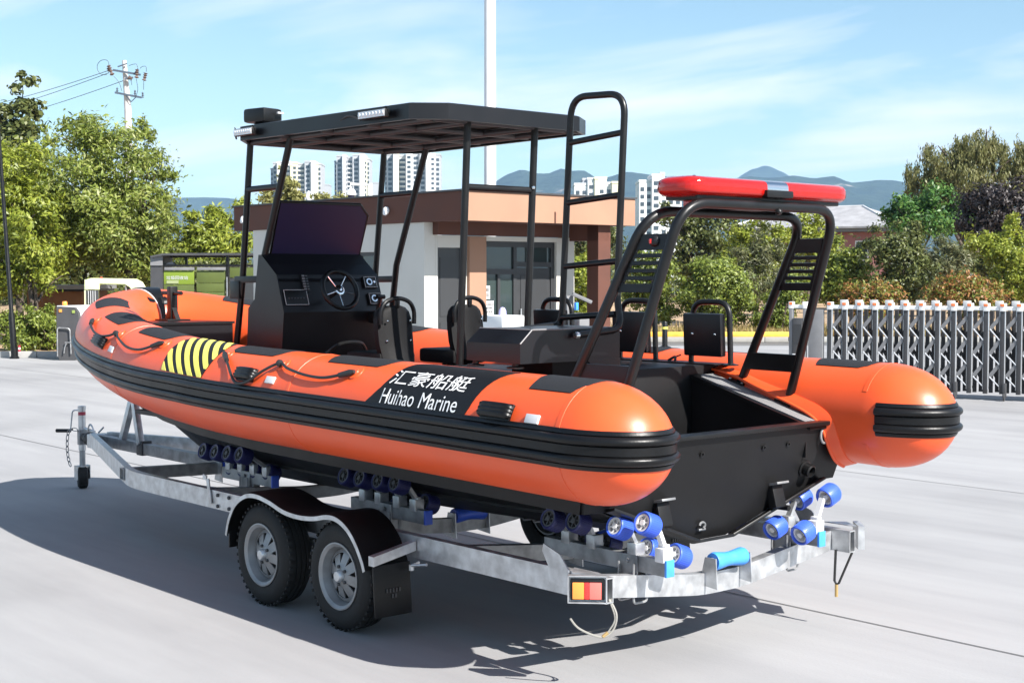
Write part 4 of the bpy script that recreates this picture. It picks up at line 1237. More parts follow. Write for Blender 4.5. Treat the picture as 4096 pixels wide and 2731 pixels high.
for y in (1.6, 3.3, 5.0, 6.7):
    q = MB(); vbox(q, 1.01, 1.12, y-0.16, y+0.16, 0, z_e-0.36); q.build('pilaster', WHITE, vi, smooth=False)
for y in (2.45, 4.15, 5.85):
    q = MB(); vbox(q, 1.005, 1.05, y-0.45, y+0.45, z_e-2.2, z_e-0.9); f_ = q.build('window', WHITE, vi, smooth=False)
    q = MB(); vbox(q, 1.055, 1.07, y-0.36, y+0.36, z_e-2.1, z_e-1.0); q.build('pane', GLASS, f_, smooth=False)
for x in (-7.5, -5.0, -2.5, -0.6):
    q = MB(); vbox(q, x-0.45, x+0.45, 0.55, 0.595, z_e-2.2, z_e-0.9); f_ = q.build('window', WHITE, vi, smooth=False)
    q = MB(); vbox(q, x-0.36, x+0.36, 0.53, 0.545, z_e-2.1, z_e-1.0); q.build('pane', GLASS, f_, smooth=False)

# ================================================================== FAR APARTMENT TOWERS
TW1 = mat('tower_white', (0.74, 0.74, 0.735), 0.8)
TW2 = mat('tower_grey', (0.40, 0.41, 0.43), 0.8)
TW3 = mat('tower_cream', (0.72, 0.68, 0.46), 0.8)
TWIN = mat('tower_window', (0.06, 0.075, 0.09), 0.2)
TSLAB = mat('tower_balcony', (0.62, 0.62, 0.62), 0.8)


def tower(label, Y, vols, floor=2.95, kind='apartment_tower', group='apartment towers on the skyline'):
    """vols: (u0, u1, v_top, depth offset, material, style) - each a bay of the block"""
    uc = np.mean([(a[0]+a[1])/2 for a in vols])
    t = thing(kind, label, 'tower', G((uc-2048)/F_PX*Y, Y), group)
    for (u0, u1, vt, dy, m_, st) in vols:
        Yk = Y+dy; X0, X1 = (u0-2048)/F_PX*Yk, (u1-2048)/F_PX*Yk; zt = bg((u0+u1)/2, vt, Yk).z
        c = G((X0+X1)/2, Yk+9, zt/2)
        q = MB().box(c, (X1-X0, 18, zt), LM); w_ = q.build('bay', m_, t, smooth=False)
        q = MB(); q.box(G((X0+X1)/2, Yk+9, zt+0.6), (X1-X0+0.4, 18.4, 1.0), LM); q.build('parapet', m_, w_, smooth=False)
        if st == 'n':
            continue
        nf = int((zt-2)/floor); wd = X1-X0
        q = MB(); q2 = MB()
        if st == 'b':                                     # open balconies: dark gaps and pale slabs
            for k in range(nf):
                z0 = zt-1.2-(k+1)*floor
                if z0 < 6: break
                nb = max(1, round(wd/5.5))
                for j in range(nb):
                    xa = X0+wd*(j+0.08)/nb; xb = X0+wd*(j+0.92)/nb
                    q.box(G((xa+xb)/2, Yk-0.05, z0+1.75), (xb-xa, 0.3, 1.5), LM)
                    q2.box(G((xa+xb)/2, Yk-0.5, z0+0.55), (xb-xa, 1.0, 0.9), LM)
        else:
            nb = max(1, round(wd/3.4))
            for k in range(nf):
                z0 = zt-1.2-(k+1)*floor
                if z0 < 6: break
                for j in range(nb):
                    xa = X0+wd*(j+0.22)/nb; xb = X0+wd*(j+0.78)/nb
                    q.box(G((xa+xb)/2, Yk-0.02, z0+1.5), (xb-xa, 0.3, 1.6), LM)
        tag(q.build('window', TWIN, w_, smooth=False), kind='stuff')
        if q2.v:
            tag(q2.build('balcony', TSLAB, w_, smooth=False), kind='stuff')
    return t


TY = 900.0
tower('leftmost far tower, grey and cream with stepped bays, behind a pale tree', TY, [
    (1087, 1097, 680, 4, TW2, 'w'), (1096, 1112, 655, 0, TW2, 'w'), (1112, 1120, 655, -3, TW1, 'n'), (1120, 1128, 652, 0, TW2, 'w'), (1128, 1165, 652, 3, TW1, 'b'), (1165, 1172, 665, -2, TW3, 'n'), (1172, 1192, 655, 0, TW3, 'w'),
    (1192, 1222, 660, 3, TW2, 'b'), (1222, 1247, 650, -1, TW2, 'w'), (1247, 1262, 650, -4, TW1, 'n'), (1262, 1274, 660, 0, TW3, 'n'), (1274, 1288, 660, 2, TW2, 'w')])
tower('far tower with twin white shafts between the front and rear canopy posts', TY+40, [
    (1341, 1349, 650, 4, TW2, 'w'), (1349, 1373, 628, 0, TW2, 'w'), (1373, 1384, 625, -4, TW1, 'n'), (1384, 1391, 632, 0, TW2, 'w'), (1391, 1413, 634, 3, TW2, 'b'), (1413, 1441, 624, 0, TW2, 'w'), (1441, 1459, 622, -4, TW1, 'n'), (1459, 1470, 636, 0, TW3, 'w'), (1470, 1481, 640, 2, TW2, 'w')])
tower('tallest and widest far tower right of the raked canopy post', TY-20, [
    (1542, 1550, 640, 4, TW2, 'w'), (1550, 1575, 622, 0, TW2, 'w'), (1575, 1590, 616, -4, TW1, 'n'), (1590, 1597, 624, 0, TW3, 'n'), (1597, 1626, 626, 3, TW2, 'b'), (1626, 1650, 612, -4, TW1, 'w'), (1650, 1680, 616, 2, TW2, 'w'), (1680, 1705, 618, 0, TW2, 'w'), (1705, 1722, 616, -4, TW1, 'n'), (1722, 1742, 620, 0, TW1, 'w'), (1742, 1762, 622, 2, TW2, 'w')])
tower('low grey block beside the twin-shaft tower', TY+300, [(1488, 1530, 734, 0, TW2, 'n'), (1296, 1318, 742, 0, TW2, 'n')], kind='office_block')
tower('cream topped block under the mountain seen through the ladder', 640, [
    (2297, 2350, 742, 0, TW1, 'w'), (2330, 2350, 722, 6, TW2, 'n'), (2350, 2378, 720, -1, TW1, 'w'), (2378, 2392, 718, -2, TW3, 'n'), (2392, 2447, 738, 0, TW1, 'w'), (2385, 2425, 717, 6, TW3, 'n'), (2447, 2472, 735, -2, TW3, 'n')], floor=3.4)
tower('pale tower with rows of small windows left of the red light bar', 600, [
    (2555, 2606, 730, 0, TW1, 'w'), (2606, 2640, 706, -2, TW1, 'w'), (2640, 2655, 700, 2, TW3, 'n'), (2640, 2724, 722, 0, TW1, 'w')], floor=3.1)
# ================================================================== BOAT TRAILER
tr = thing('boat_trailer', 'galvanised twin-axle boat trailer with blue rollers under the orange boat', 'trailer', (2.4, 0, 0))
X1, Y1, Z1 = Vector((1, 0, 0)), Vector((0, 1, 0)), Vector((0, 0, 1))
I3 = Matrix.Identity(3)


def rail_path(sg):
    return fillet([(0.215, sg*0.915, 0.4725), (4.95, sg*0.915, 0.4725), (7.42, sg*0.075, 0.4725)], 0.22, 6)


def channel(mb, pts, w, h, t=0.006):
    """hollow rectangular tube swept along a level path"""
    P = [Vector(p) for p in pts]; N = len(P); rows_o = []; rows_i = []
    for i, p in enumerate(P):
        d = (P[min(i+1, N-1)]-P[max(i-1, 0)]).normalized(); s = d.cross(Z1).normalized()
        m = 1.0
        for (rr, ww, hh) in ((rows_o, w, h), (rows_i, w-2*t, h-2*t)):
            rr.append([p+s*ww/2+Z1*hh/2, p-s*ww/2+Z1*hh/2, p-s*ww/2-Z1*hh/2, p+s*ww/2-Z1*hh/2])
    vs = [v for r in rows_o for v in r]+[v for r in rows_i for v in r]; o = 4*N; fs = []
    for i in range(N-1):
        for k in range(4):
            k2 = (k+1) % 4
            fs.append((i*4+k, i*4+k2, (i+1)*4+k2, (i+1)*4+k)); fs.append((o+i*4+k, o+(i+1)*4+k, o+(i+1)*4+k2, o+i*4+k2))
    for k in range(4):
        k2 = (k+1) % 4
        fs.append((k, o+k, o+k2, k2)); e = (N-1)*4
        fs.append((e+k, e+k2, o+e+k2, o+e+k))
    mb.add(vs, fs)
    return mb


for sg in (1, -1):
    q = channel(MB(), rail_path(sg), 0.05, 0.117); ra = q.build('rail', GALV, tr, angle=25)
    q = MB()
    for (x, z) in ((3.70, 0.505), (3.56, 0.505), (3.70, 0.435), (3.56, 0.435), (5.25, 0.50), (5.25, 0.44)):
        yy = 0.9415 if x < 5 else 0.9415-(x-4.95)*0.34+0.004
        q.lathe([(0.012, 0), (0.012, 0.008), (0.006, 0.012), (0, 0.012)], (x, sg*yy, z), (0, sg, 0), 8)
    q.build('bolt', DARKG, ra)
    q = MB(); q.box((3.80, sg*0.948, 0.52), (0.035, 0.008, 0.16), Matrix.Rotation(rad(12), 3, 'Y'), 0.002)
    q.bar((3.83, sg*0.948, 0.60), (3.875, sg*0.948, 0.61), 0.03, 0.008, (0, sg, 0)); q.build('tie_hook', GALV, ra)
    q = MB(); q.prism([(0.58, sg*0.944, 0.45), (0.43, sg*0.944, 0.455), (0.45, sg*0.944, 0.535), (0.51, sg*0.944, 0.60), (0.62, sg*0.944, 0.635), (0.63, sg*0.944, 0.60), (0.59, sg*0.944, 0.54)], (0, sg*0.007, 0)); q.build('tie_bracket', GALV, ra, smooth=False)
# coupling head, jockey wheel, chain, winch post
q = MB(); q.box((7.46, 0, 0.455), (0.12, 0.17, 0.12), None, 0.01); q.build('coupling_plate', GALV, tr)
q = MB(); q.tube([(7.52, 0, 0.455), (7.66, 0, 0.455)], 0.05, 14)
for k in range(5): q.tube([(7.535+k*0.025, 0, 0.455), (7.547+k*0.025, 0, 0.455)], 0.062, 14)
q.tube([(7.66, 0, 0.46), (7.80, 0, 0.46)], [0.045, 0.035], 12); q.build('coupling', DARKG, tr)
q = MB(); q.tube(smoothpath([(7.50, 0.02, 0.52), (7.55, 0.02, 0.575), (7.60, 0.02, 0.585), (7.64, 0.02, 0.53)], 4), 0.008, 6); q.tube([(7.42, 0.02, 0.53), (7.32, 0.02, 0.585)], 0.008, 6); q.tube([(7.55, 0, 0.525), (7.74, 0, 0.54)], 0.014, 8); q.build('brake_lever', GALV, tr)
jx = 7.80
q = MB(); q.tube([(jx, 0.0, 0.34), (jx, 0.0, 0.715)], 0.032, 16); q.lathe([(0.036, 0), (0.036, 0.03), (0, 0.035)], (jx, 0, 0.705), n=16); q.build('jockey_outer_tube', GALV, tr)
q = MB(); q.tube([(jx, 0.0, 0.13), (jx, 0.0, 0.34)], 0.026, 14); q.build('jockey_inner_tube', GALVD, tr)
q = MB(); q.box((jx-0.03, 0.0, 0.46), (0.05, 0.10, 0.13), None, 0.006); q.build('jockey_clamp', GALVD, tr)
q = MB(); q.tube(fillet([(jx, 0.0, 0.695), (jx+0.06, 0.06, 0.70), (jx+0.075, 0.075, 0.515)], 0.03), 0.007, 6); jh = q.build('jockey_crank', GALV, tr)
q = MB(); q.tube([(jx+0.07, 0.08, 0.515), (jx+0.20, 0.15, 0.51)], 0.017, 10); q.build('grip', RUBBER, jh)
q = MB(); q.lathe([(0.033, 0), (0.033, 0.03)], (jx, 0, 0.655), n=14); q.build('red_decal', mat('red_decal', (0.35, 0.03, 0.06), 0.5), tr)
q = MB(); q.lathe([(0.03, -0.045), (0.08, -0.043), (0.095, -0.03), (0.095, 0.03), (0.08, 0.043), (0.03, 0.045)], (jx, 0.0, 0.096), (0.35, 1, 0), 22); q.build('jockey_wheel', TYRE, tr)
q = MB(); q.prism([(jx-0.03, 0.055, 0.08), (jx+0.04, 0.055, 0.08), (jx+0.04, 0.055, 0.205), (jx-0.03, 0.055, 0.205)], (0, 0.006, 0)); q.prism([(jx-0.03, -0.055, 0.08), (jx+0.04, -0.055, 0.08), (jx+0.04, -0.055, 0.205), (jx-0.03, -0.055, 0.205)], (0, -0.006, 0)); q.prism([(jx-0.03, -0.06, 0.195), (jx+0.045, -0.06, 0.195), (jx+0.045, 0.06, 0.195), (jx-0.03, 0.06, 0.195)], (0, 0, 0.008)); q.build('jockey_fork', GALV, tr)
# safety chain: oval links one after another
q = MB()
cpts = smoothpath([(jx-0.03, 0.06, 0.53), (jx+0.05, 0.10, 0.52), (jx+0.07, 0.11, 0.40), (jx+0.065, 0.105, 0.28), (jx+0.05, 0.09, 0.20)], 5)
cp2 = [cpts[0]]
for p in cpts:
    if (p-cp2[-1]).length > 0.034: cp2.append(p)
for i in range(len(cp2)-1):
    a, bq = cp2[i], cp2[i+1]; d = (bq-a).normalized(); s = d.cross(Vector((1, 0.3, 0)) if i % 2 else Vector((0.3, -1, 0.1))).normalized(); m = (a+bq)/2
    L = (bq-a).length*0.62
    q.tube([m+d*L*math.cos(t)+s*0.014*math.sin(t) for t in np.linspace(0, 2*PI, 10, endpoint=False)], 0.0042, 5, closed=True)
q.build('safety_chain', GALVD, tr)
q = MB()
q.bar((6.93, 0.03, 0.52), (6.80, 0.0, 0.865), 0.055, 0.05, (0, 1, 0), 0.004); q.build('winch_post_leg', GALV, tr)
q = MB(); q.bar((6.60, 0.03, 0.50), (6.77, 0.0, 0.865), 0.055, 0.05, (0, 1, 0), 0.004); q.build('winch_post_leg', GALV, tr)
q = MB(); q.box((6.77, 0.0, 0.872), (0.14, 0.07, 0.03), None, 0.006); q.build('bow_stop', RUBBER, tr)
q = channel(MB(), [(7.40, 0, 0.465), (5.10, 0, 0.465)], 0.07, 0.09); q.build('drawbar', GALVD, tr, angle=25)
q = MB(); q.box((6.60, 0.0, 0.47), (0.10, 0.09, 0.12), None, 0.004); q.build('post_clamp', DARKG, tr)


def vee(x, ztop_mid, ztop_end, h, w, mt, yflat=0.14, yend=0.888):
    q = channel(MB(), fillet([(x, yend, ztop_end-h/2), (x, yflat, ztop_mid-h/2), (x, -yflat, ztop_mid-h/2), (x, -yend, ztop_end-h/2)], 0.10), w, h)
    return q.build('cross_member', mt, tr, angle=25)


vee(5.17, 0.50, 0.525, 0.085, 0.06, GALVD)
vee(3.95, 0.455, 0.52, 0.085, 0.06, GALVD)
vee(2.36, 0.44, 0.52, 0.085, 0.06, GALVD)
vee(1.30, 0.44, 0.52, 0.085, 0.06, GALVD)
vee(0.36, 0.425, 0.518, 0.105, 0.055, GALV, 0.16)


def keel_roller(x, zc, mt):
    q = MB(); q.lathe([(0.0, -0.115), (0.042, -0.115), (0.046, -0.10), (0.036, -0.02), (0.036, 0.02), (0.046, 0.10), (0.042, 0.115), (0, 0.115)], (x, 0.0, zc), (0, 1, 0), 20); r = q.build('keel_roller', mt, tr)
    q = MB().lathe([(0.0, -0.126), (0.02, -0.126), (0.02, 0.126), (0, 0.126)], (x, 0, zc), (0, 1, 0), 12); q.build('axle_pin', GALV, r)
    for sg in (1, -1):
        q = MB(); q.prism([(x+0.07, sg*0.128, zc-0.12), (x-0.045, sg*0.128, zc-0.13), (x-0.035, sg*0.128, zc+0.02), (x+0.035, sg*0.128, zc+0.02)], (0, sg*0.006, 0)); q.build('roller_bracket', GALV, tr, smooth=False)


keel_roller(0.30, 0.487, BLUE2)
keel_roller(2.34, 0.50-0.045, BLUE)
keel_roller(1.25, 0.50-0.045, BLUE)
keel_roller(5.12, 0.53-0.04, BLUE)

# wheels: one built with tyre, rim and hub, then copied
wheel_first = {}


def wheel(x, sg):
    w = MB()
    yc = sg*1.10
    prof = [(0.165, 0.075), (0.19, 0.088), (0.235, 0.094), (0.268, 0.083), (0.286, 0.066), (0.291, 0.045), (0.291, 0.036), (0.282, 0.034), (0.282, 0.028), (0.2925, 0.026), (0.293, 0.006), (0.284, 0.004), (0.284, -0.004), (0.293, -0.006), (0.2925, -0.026), (0.282, -0.028), (0.282, -0.034), (0.291, -0.036), (0.291, -0.045), (0.286, -0.066), (0.268, -0.083), (0.235, -0.094), (0.19, -0.088), (0.165, -0.075)]
    w.lathe([(r, h) for r, h in prof], (x, yc, 0.294), (0, sg, 0), 56, cap=False)
    # shallow cross cuts of the tread
    for k in range(44):
        t = 2*PI*k/44
        c = Vector((x+0.2895*math.cos(t), yc+sg*0.062, 0.294+0.2895*math.sin(t)))
        w.box(c, (0.012, 0.03, 0.016), Matrix.Rotation(-t, 3, 'Y'))
    tyre = w.build('wheel', TYRE, tr)
    r = MB()
    r.lathe([(0.150, -0.07), (0.150, 0.02), (0.162, 0.055), (0.164, 0.078), (0.180, 0.084), (0.181, 0.092), (0.174, 0.093), (0.158, 0.082), (0.152, 0.062), (0.141, 0.03), (0.139, -0.07)], (x, yc, 0.294), (0, sg, 0), 48, closed=True)
    r.lathe([(0.139, 0.028), (0.142, 0.022), (0.128, 0.040), (0.124, 0.046)], (x, yc, 0.294), (0, sg, 0), 48, closed=True)
    rim = r.build('rim', RIMGREY, tyre)
    d = MB()
    for k in range(8):                                     # eight flat spokes leave eight wedge-shaped holes
        t = 2*PI*k/8+0.2
        e = Vector((math.cos(t), 0, math.sin(t))); f = Vector((-math.sin(t), 0, math.cos(t))); cc = Vector((x, yc, 0.294)); n_ = Vector((0, sg, 0))
        P = [cc+e*0.058+f*0.024+n_*0.066, cc+e*0.140+f*0.031+n_*0.038, cc+e*0.140-f*0.031+n_*0.038, cc+e*0.058-f*0.024+n_*0.066]
        d.prism(P, -n_*0.008)
    d.lathe([(0.034, 0.05), (0.034, 0.072), (0.060, 0.067), (0.072, 0.058), (0.072, 0.050)], (x, yc, 0.294), (0, sg, 0), 32, closed=True)
    d.lathe([(0.142, 0.030), (0.142, 0.040), (0.122, 0.052), (0.122, 0.043)], (x, yc, 0.294), (0, sg, 0), 48, closed=True)
    d.build('spokes', RIMGREY, tyre)
    bk_ = MB().lathe([(0.0, -0.02), (0.136, -0.02), (0.136, -0.03), (0, -0.03)], (x, yc, 0.294), (0, sg, 0), 32); bk_.build('brake_drum', SATIN, tyre)
    h = MB(); h.lathe([(0.033, 0.04), (0.033, 0.088), (0.026, 0.098), (0.0, 0.10)], (x, yc, 0.294), (0, sg, 0), 20)
    h.build('hub_cap', GALV, tyre)
    nb = MB()
    for k in range(5):
        t = 2*PI*k/5
        nb.lathe([(0.010, 0.06), (0.010, 0.078), (0.006, 0.082), (0, 0.082)], (x+0.05*math.cos(t), yc, 0.294+0.05*math.sin(t)), (0, sg, 0), 6)
    nb.build('wheel_nut', DARKG, tyre)


for sg in (1, -1):
    for x in (2.771, 1.988):
        wheel(x, sg)
    q = MB().tube([(2.771, sg*0.98, 0.294), (2.771, sg*1.06, 0.294)], 0.04, 10); q.box((2.38, sg*0.965, 0.36), (1.1, 0.04, 0.06), None, 0.006); q.tube([(1.988, sg*0.98, 0.294), (1.988, sg*1.06, 0.294)], 0.04, 10); q.build('suspension', GALVD, tr)
    # double wave mudguard
    prof = smoothpath([(3.135, 0, 0.37), (3.10, 0, 0.47), (3.02, 0, 0.575), (2.90, 0, 0.64), (2.77, 0, 0.655), (2.62, 0, 0.635), (2.48, 0, 0.602), (2.33, 0, 0.592), (2.18, 0, 0.603), (2.05, 0, 0.628), (1.95, 0, 0.625), (1.85, 0, 0.585), (1.77, 0, 0.515), (1.71, 0, 0.43), (1.685, 0, 0.375)], 4)
    top, bot = [], []
    ys = (0.945, 1.0, 1.10, 1.195, 1.215, 1.218)
    N = len(prof)
    for i, p in enumerate(prof):
        d = (prof[min(i+1, N-1)]-prof[max(i-1, 0)]).normalized(); n_ = Vector((d.z, 0, -d.x))
        if n_.z < 0: n_ = -n_
        if i < 3 and n_.z < 0.2: n_ = Vector((1, 0, 0.1)).normalized()
        drop = (0, 0, 0, 0.001, 0.010, 0.030)
        top.append([Vector((p.x, sg*y, p.z))-n_*dr for y, dr in zip(ys, drop)])
        bot.append([Vector((p.x, sg*(y-0.004 if k > 3 else y), p.z))-n_*(dr+0.004) for k, (y, dr) in enumerate(zip(ys, drop))])
    q = MB().slab(top, bot); fe = q.build('mudguard', GUARD, tr, angle=50)
    q = MB(); rows = [[Vector((r[4].x, sg*1.2195, r[4].z)) for r in top], [Vector((r[5].x, sg*1.2205, r[5].z-0.004)) for r in top]]
    q.slab(rows, [[p-Vector((0, sg*0.0015, 0)) for p in r] for r in rows]); q.build('edge_trim', GALV, fe, angle=50)
    q = MB(); q.box((1.64, sg*1.085, 0.265), (0.012, 0.235, 0.27), Matrix.Rotation(rad(4), 3, 'Y'), 0.003); fl = q.build('mud_flap', RUBBER, tr)
    q = MB()
    for k, (w_, z) in enumerate(((0.10, 0.265), (0.05, 0.235))):
        for j in range(int(w_/0.02)):
            q.box((1.6285, sg*(1.085-w_/2+0.02*j+0.01), z), (0.003, 0.011, 0.02))
    q.build('embossing', mat('worn_embossing', (0.05, 0.05, 0.05), 0.5), fl, smooth=False)
    q = MB(); q.prism([(1.66, sg*0.945, 0.455), (1.62, sg*0.945, 0.455), (1.615, sg*1.22, 0.405), (1.66, sg*1.22, 0.405)], (0, 0, 0.05)); q.build('flap_bracket', GALV, tr, smooth=False)
    q = MB().tube([(1.58, sg*0.955, 0.40), (1.58, sg*1.00, 0.39), (1.50, sg*0.965, 0.40)], 0.008, 6); q.lathe([(0.014, 0), (0.014, .03)], (1.60, sg*0.99, 0.36), n=8); q.build('brake_line', GALV, tr)
    q = MB(); q.box((3.13, sg*1.08, 0.335), (0.01, 0.22, 0.10), None, 0.002); q.build('front_flap', SATIN, tr)
    # tail lamp on its angled plate outboard of the rail end
    a = Vector((0.20, sg*0.95, 0.0)); e = Vector((0.707, sg*0.707, 0)); nn = Vector((-0.707, sg*0.707, 0))
    M = Matrix((e, nn, Z1)).transposed()
    c = a+e*0.085
    q = MB(); q.box((c.x, c.y, 0.49), (0.175, 0.006, 0.122), M, 0.001)
    for dz in (0.06, -0.06): q.box((c.x+nn.x*0.014, c.y+nn.y*0.014, 0.49+dz), (0.175, 0.034, 0.005), M)
    for dx in (0.086, -0.086): q.box((c.x+e.x*dx+nn.x*0.014, c.y+e.y*dx+nn.y*0.014, 0.49), (0.005, 0.034, 0.122), M)
    q.prism([(0.26, sg*0.941, 0.548), (0.42, sg*0.941, 0.548), (0.34, sg*1.03, 0.548), (0.215, sg*0.955, 0.548)], (0, 0, 0.004))
    tl = q.build('tail_lamp', GALV, tr, smooth=False)
    q = MB(); q.box((c.x+nn.x*0.012, c.y+nn.y*0.012, 0.488), (0.155, 0.022, 0.095), M, 0.008); q.build('lamp_housing', SATIN, tl)
    for (dx, w_, m_) in ((0.041, 0.052, AMBER), (0.003, 0.022, REDL), (-0.036, 0.054, PINKL)):
        q = MB(); q.box((c.x+nn.x*0.026+e.x*dx, c.y+nn.y*0.026+e.y*dx, 0.484), (w_, 0.012, 0.075), M, 0.003); q.build('lens', m_, tl)
# tail lamp leads hanging from both rail ends
q = MB()
q.tube(smoothpath([(0.23, 0.90, 0.43), (0.20, 0.885, 0.36), (0.21, 0.90, 0.29), (0.24, 0.945, 0.262), (0.30, 1.02, 0.30), (0.32, 1.06, 0.35)], 6), 0.005, 6)
q.tube(smoothpath([(0.23, 0.905, 0.43), (0.205, 0.89, 0.345), (0.222, 0.915, 0.285)], 6), 0.004, 6); wq = q.build('lamp_lead', WIRE, tr)
q = MB().tube([(0.235, 0.938, 0.263), (0.222, 0.918, 0.282)], 0.008, 8); q.build('connector', mat('brass_tip', (0.55, 0.38, 0.16), 0.4, 0.6), wq)
q = MB(); q.tube([(0.30, -0.885, 0.42), (0.31, -0.89, 0.25), (0.30, -0.892, 0.232), (0.285, -0.895, 0.24), (0.22, -0.92, 0.412)], 0.007, 6); wq = q.build('lamp_lead', CABLE, tr)
q = MB().tube([(0.298, -0.892, 0.232), (0.298, -0.892, 0.165)], 0.009, 8); q.build('connector', mat('brass_tip', (0.55, 0.38, 0.16), 0.4, 0.6), wq)

# roller cradles under the hull: beam, posts, wobble arms, blue rollers
ROLL = {}
TILT = rad(20)
WHITEP = mat('white_nylon', (0.72, 0.72, 0.72), 0.35)


def roller(x, y, z, sg, mt):
    ax = Vector((0, sg*math.cos(TILT), math.sin(TILT)))
    c = Vector((x, y, z))
    q = MB()
    q.lathe([(0.042, -0.042), (0.050, -0.044), (0.054, -0.036), (0.054, 0.036), (0.050, 0.044), (0.042, 0.042)], c, ax, 28, closed=True)
    a = ax.orthogonal().normalized(); b2 = ax.cross(a)
    for k in range(36):                                   # ribs moulded round the tread
        t = 2*PI*k/36; d = a*math.cos(t)+b2*math.sin(t)
        q.bar(c+d*0.0535-ax*0.034, c+d*0.0535+ax*0.034, 0.004, 0.004, d)
    ro = q.build('roller', mt, tr)
    q = MB(); q.lathe([(0.033, -0.03), (0.041, -0.03), (0.041, 0.040), (0.033, 0.040)], c, ax, 24, closed=True)
    for k in range(6):
        t = 2*PI*k/6; d = a*math.cos(t)+b2*math.sin(t)
        q.bar(c+d*0.012+ax*0.03, c+d*0.036+ax*0.03, 0.007, 0.012, ax)
    q.lathe([(0, -0.035), (0.014, -0.035), (0.014, 0.044), (0, 0.044)], c, ax, 14)
    q.build('roller_hub', WHITEP if mt is BLUE else DARKG, ro)  # white hubs turned dark grey where shade is painted in
    return ro


def cradle(xs, x0, x1, zb, sg, dz, shade, ymid=0.575, post_x=None):
    zc = zb
    q = channel(MB(), [(x0, sg*ymid, zc), (x1, sg*ymid, zc)], 0.05, 0.075); be = q.build('cradle_beam', GALVD, tr, angle=25)
    q = MB(); q.box((x0-0.006, sg*ymid, zc), (0.014, 0.054, 0.08), None, 0.003); q.build('end_cap', BLUE2 if shade == 0 else BLUE, be)
    px = post_x if post_x is not None else (x0+x1)/2
    q = MB(); q.box((px, sg*(ymid+0.03), zc-0.04), (0.12, 0.008, 0.16), None, 0.003); q.box((px, sg*(ymid-0.03), zc-0.04), (0.12, 0.008, 0.16), None, 0.003)
    q.lathe([(0.012, 0), (0.012, 0.012), (0, 0.014)], (px, sg*(ymid+0.034), zc+0.01), (0, sg, 0), 8)
    for dx in (-0.05, 0.05):
        q.tube(fillet([(px+dx, sg*(ymid+0.045), zc+0.0), (px+dx, sg*(ymid+0.045), zc-0.19), (px+dx, sg*(ymid-0.045), zc-0.19), (px+dx, sg*(ymid-0.045), zc)], 0.02), 0.006, 6)
    q.build('u_bolt', GALVD, tr)
    for k, x in enumerate(xs):
        zz_ = dz*k
        yo, zo, yi, zi = 0.682, 0.722+zz_, 0.472, 0.590+zz_
        if k == 0 and shade == 0: zo, zi = 0.748, 0.575
        mt = BLUE if shade == 0 and k < 2 else BLUE_SHADED  # rollers further under the hull get the blue with shade in its colour
        # forked arm between the two rollers
        q = MB()
        cc = Vector((x, sg*ymid, (zo+zi)/2-0.035))
        q.bar(cc, (x, sg*(yi+0.055), zi+0.008), 0.03, 0.02); q.bar(cc, (x, sg*(yo-0.055), zo-0.012), 0.03, 0.02)
        q.bar((x, sg*ymid, zc+0.035), cc+Vector((0, 0, 0.02)), 0.05, 0.03, (0, 1, 0), 0.004)
        q.box((x, sg*ymid, zc+0.06), (0.06, 0.066, 0.07), None, 0.008)
        q.build('roller_arm', WHITEP if shade == 0 and k == 0 else GALV, tr)
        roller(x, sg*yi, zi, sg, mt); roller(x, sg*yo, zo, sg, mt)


for sg in (1, -1):
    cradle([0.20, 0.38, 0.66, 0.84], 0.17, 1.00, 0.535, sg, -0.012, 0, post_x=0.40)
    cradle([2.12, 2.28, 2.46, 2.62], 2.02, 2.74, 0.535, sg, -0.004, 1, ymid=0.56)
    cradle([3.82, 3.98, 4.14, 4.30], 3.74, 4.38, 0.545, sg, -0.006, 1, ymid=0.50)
    q = MB(); q.box((4.0, sg*0.50, 0.50), (0.05, 0.04, 0.16), None, 0.003); q.build('cradle_post', GALVD, tr)
# ================================================================== THE BOAT
boat = thing('inflatable_boat', 'orange and black rigid inflatable boat with canopy, ladder and arch on its trailer', 'boat', (2.5, 0, 0.58))
# ---- tube centre line: straight sides, rounded rising bow
TY_, TR_, TXS, TA, TE = 1.0282, 0.2745, 3.2305, 3.2739, 2.0081


def tube_z(x):
    return 1.1548+0.0124*x+0.0203*max(0.0, x-2.8082)**2


_t = np.linspace(0, PI/2, 500)
_xe = TXS+TA*np.sin(_t)**(2/TE); _ye = TY_*np.cos(_t)**(2/TE)
_xs = np.linspace(-0.1, TXS, 300)
_x = np.r_[_xs, _xe[1:]]; _y = np.r_[np.full(300, TY_), _ye[1:]]
_x = np.r_[_x, _x[::-1][1:]]; _y = np.r_[_y, -_y[::-1][1:]]
_P = np.c_[_x, _y, [tube_z(a) for a in _x]]
_d = np.r_[0, np.cumsum(np.linalg.norm(np.diff(_P, axis=0), axis=1))]
SMAX = float(_d[-1])
_u = np.linspace(0, SMAX, 2400)
PP = np.c_[[np.interp(_u, _d, _P[:, k]) for k in range(3)]].T
_T = np.gradient(PP, axis=0); _T /= np.linalg.norm(_T, axis=1)[:, None]
NN = -np.cross(_T, [0, 0, 1.0]); NN /= np.linalg.norm(NN, axis=1)[:, None]


def tpt(s, th, off=0.0):
    """place on the tube: s metres along from the port stern, th degrees up from the outboard side"""
    p = np.array([np.interp(s, _u, PP[:, k]) for k in range(3)]); n = np.array([np.interp(s, _u, NN[:, k]) for k in range(3)])
    n /= np.linalg.norm(n)
    a = rad(th)
    return Vector(p+(TR_+off)*(math.cos(a)*n+math.sin(a)*np.array([0, 0, 1.0])))


def tnorm(s, th):
    return (tpt(s, th, 1.0)-tpt(s, th, 0.0)).normalized()


q = MB()
rings = []
NTH = 48
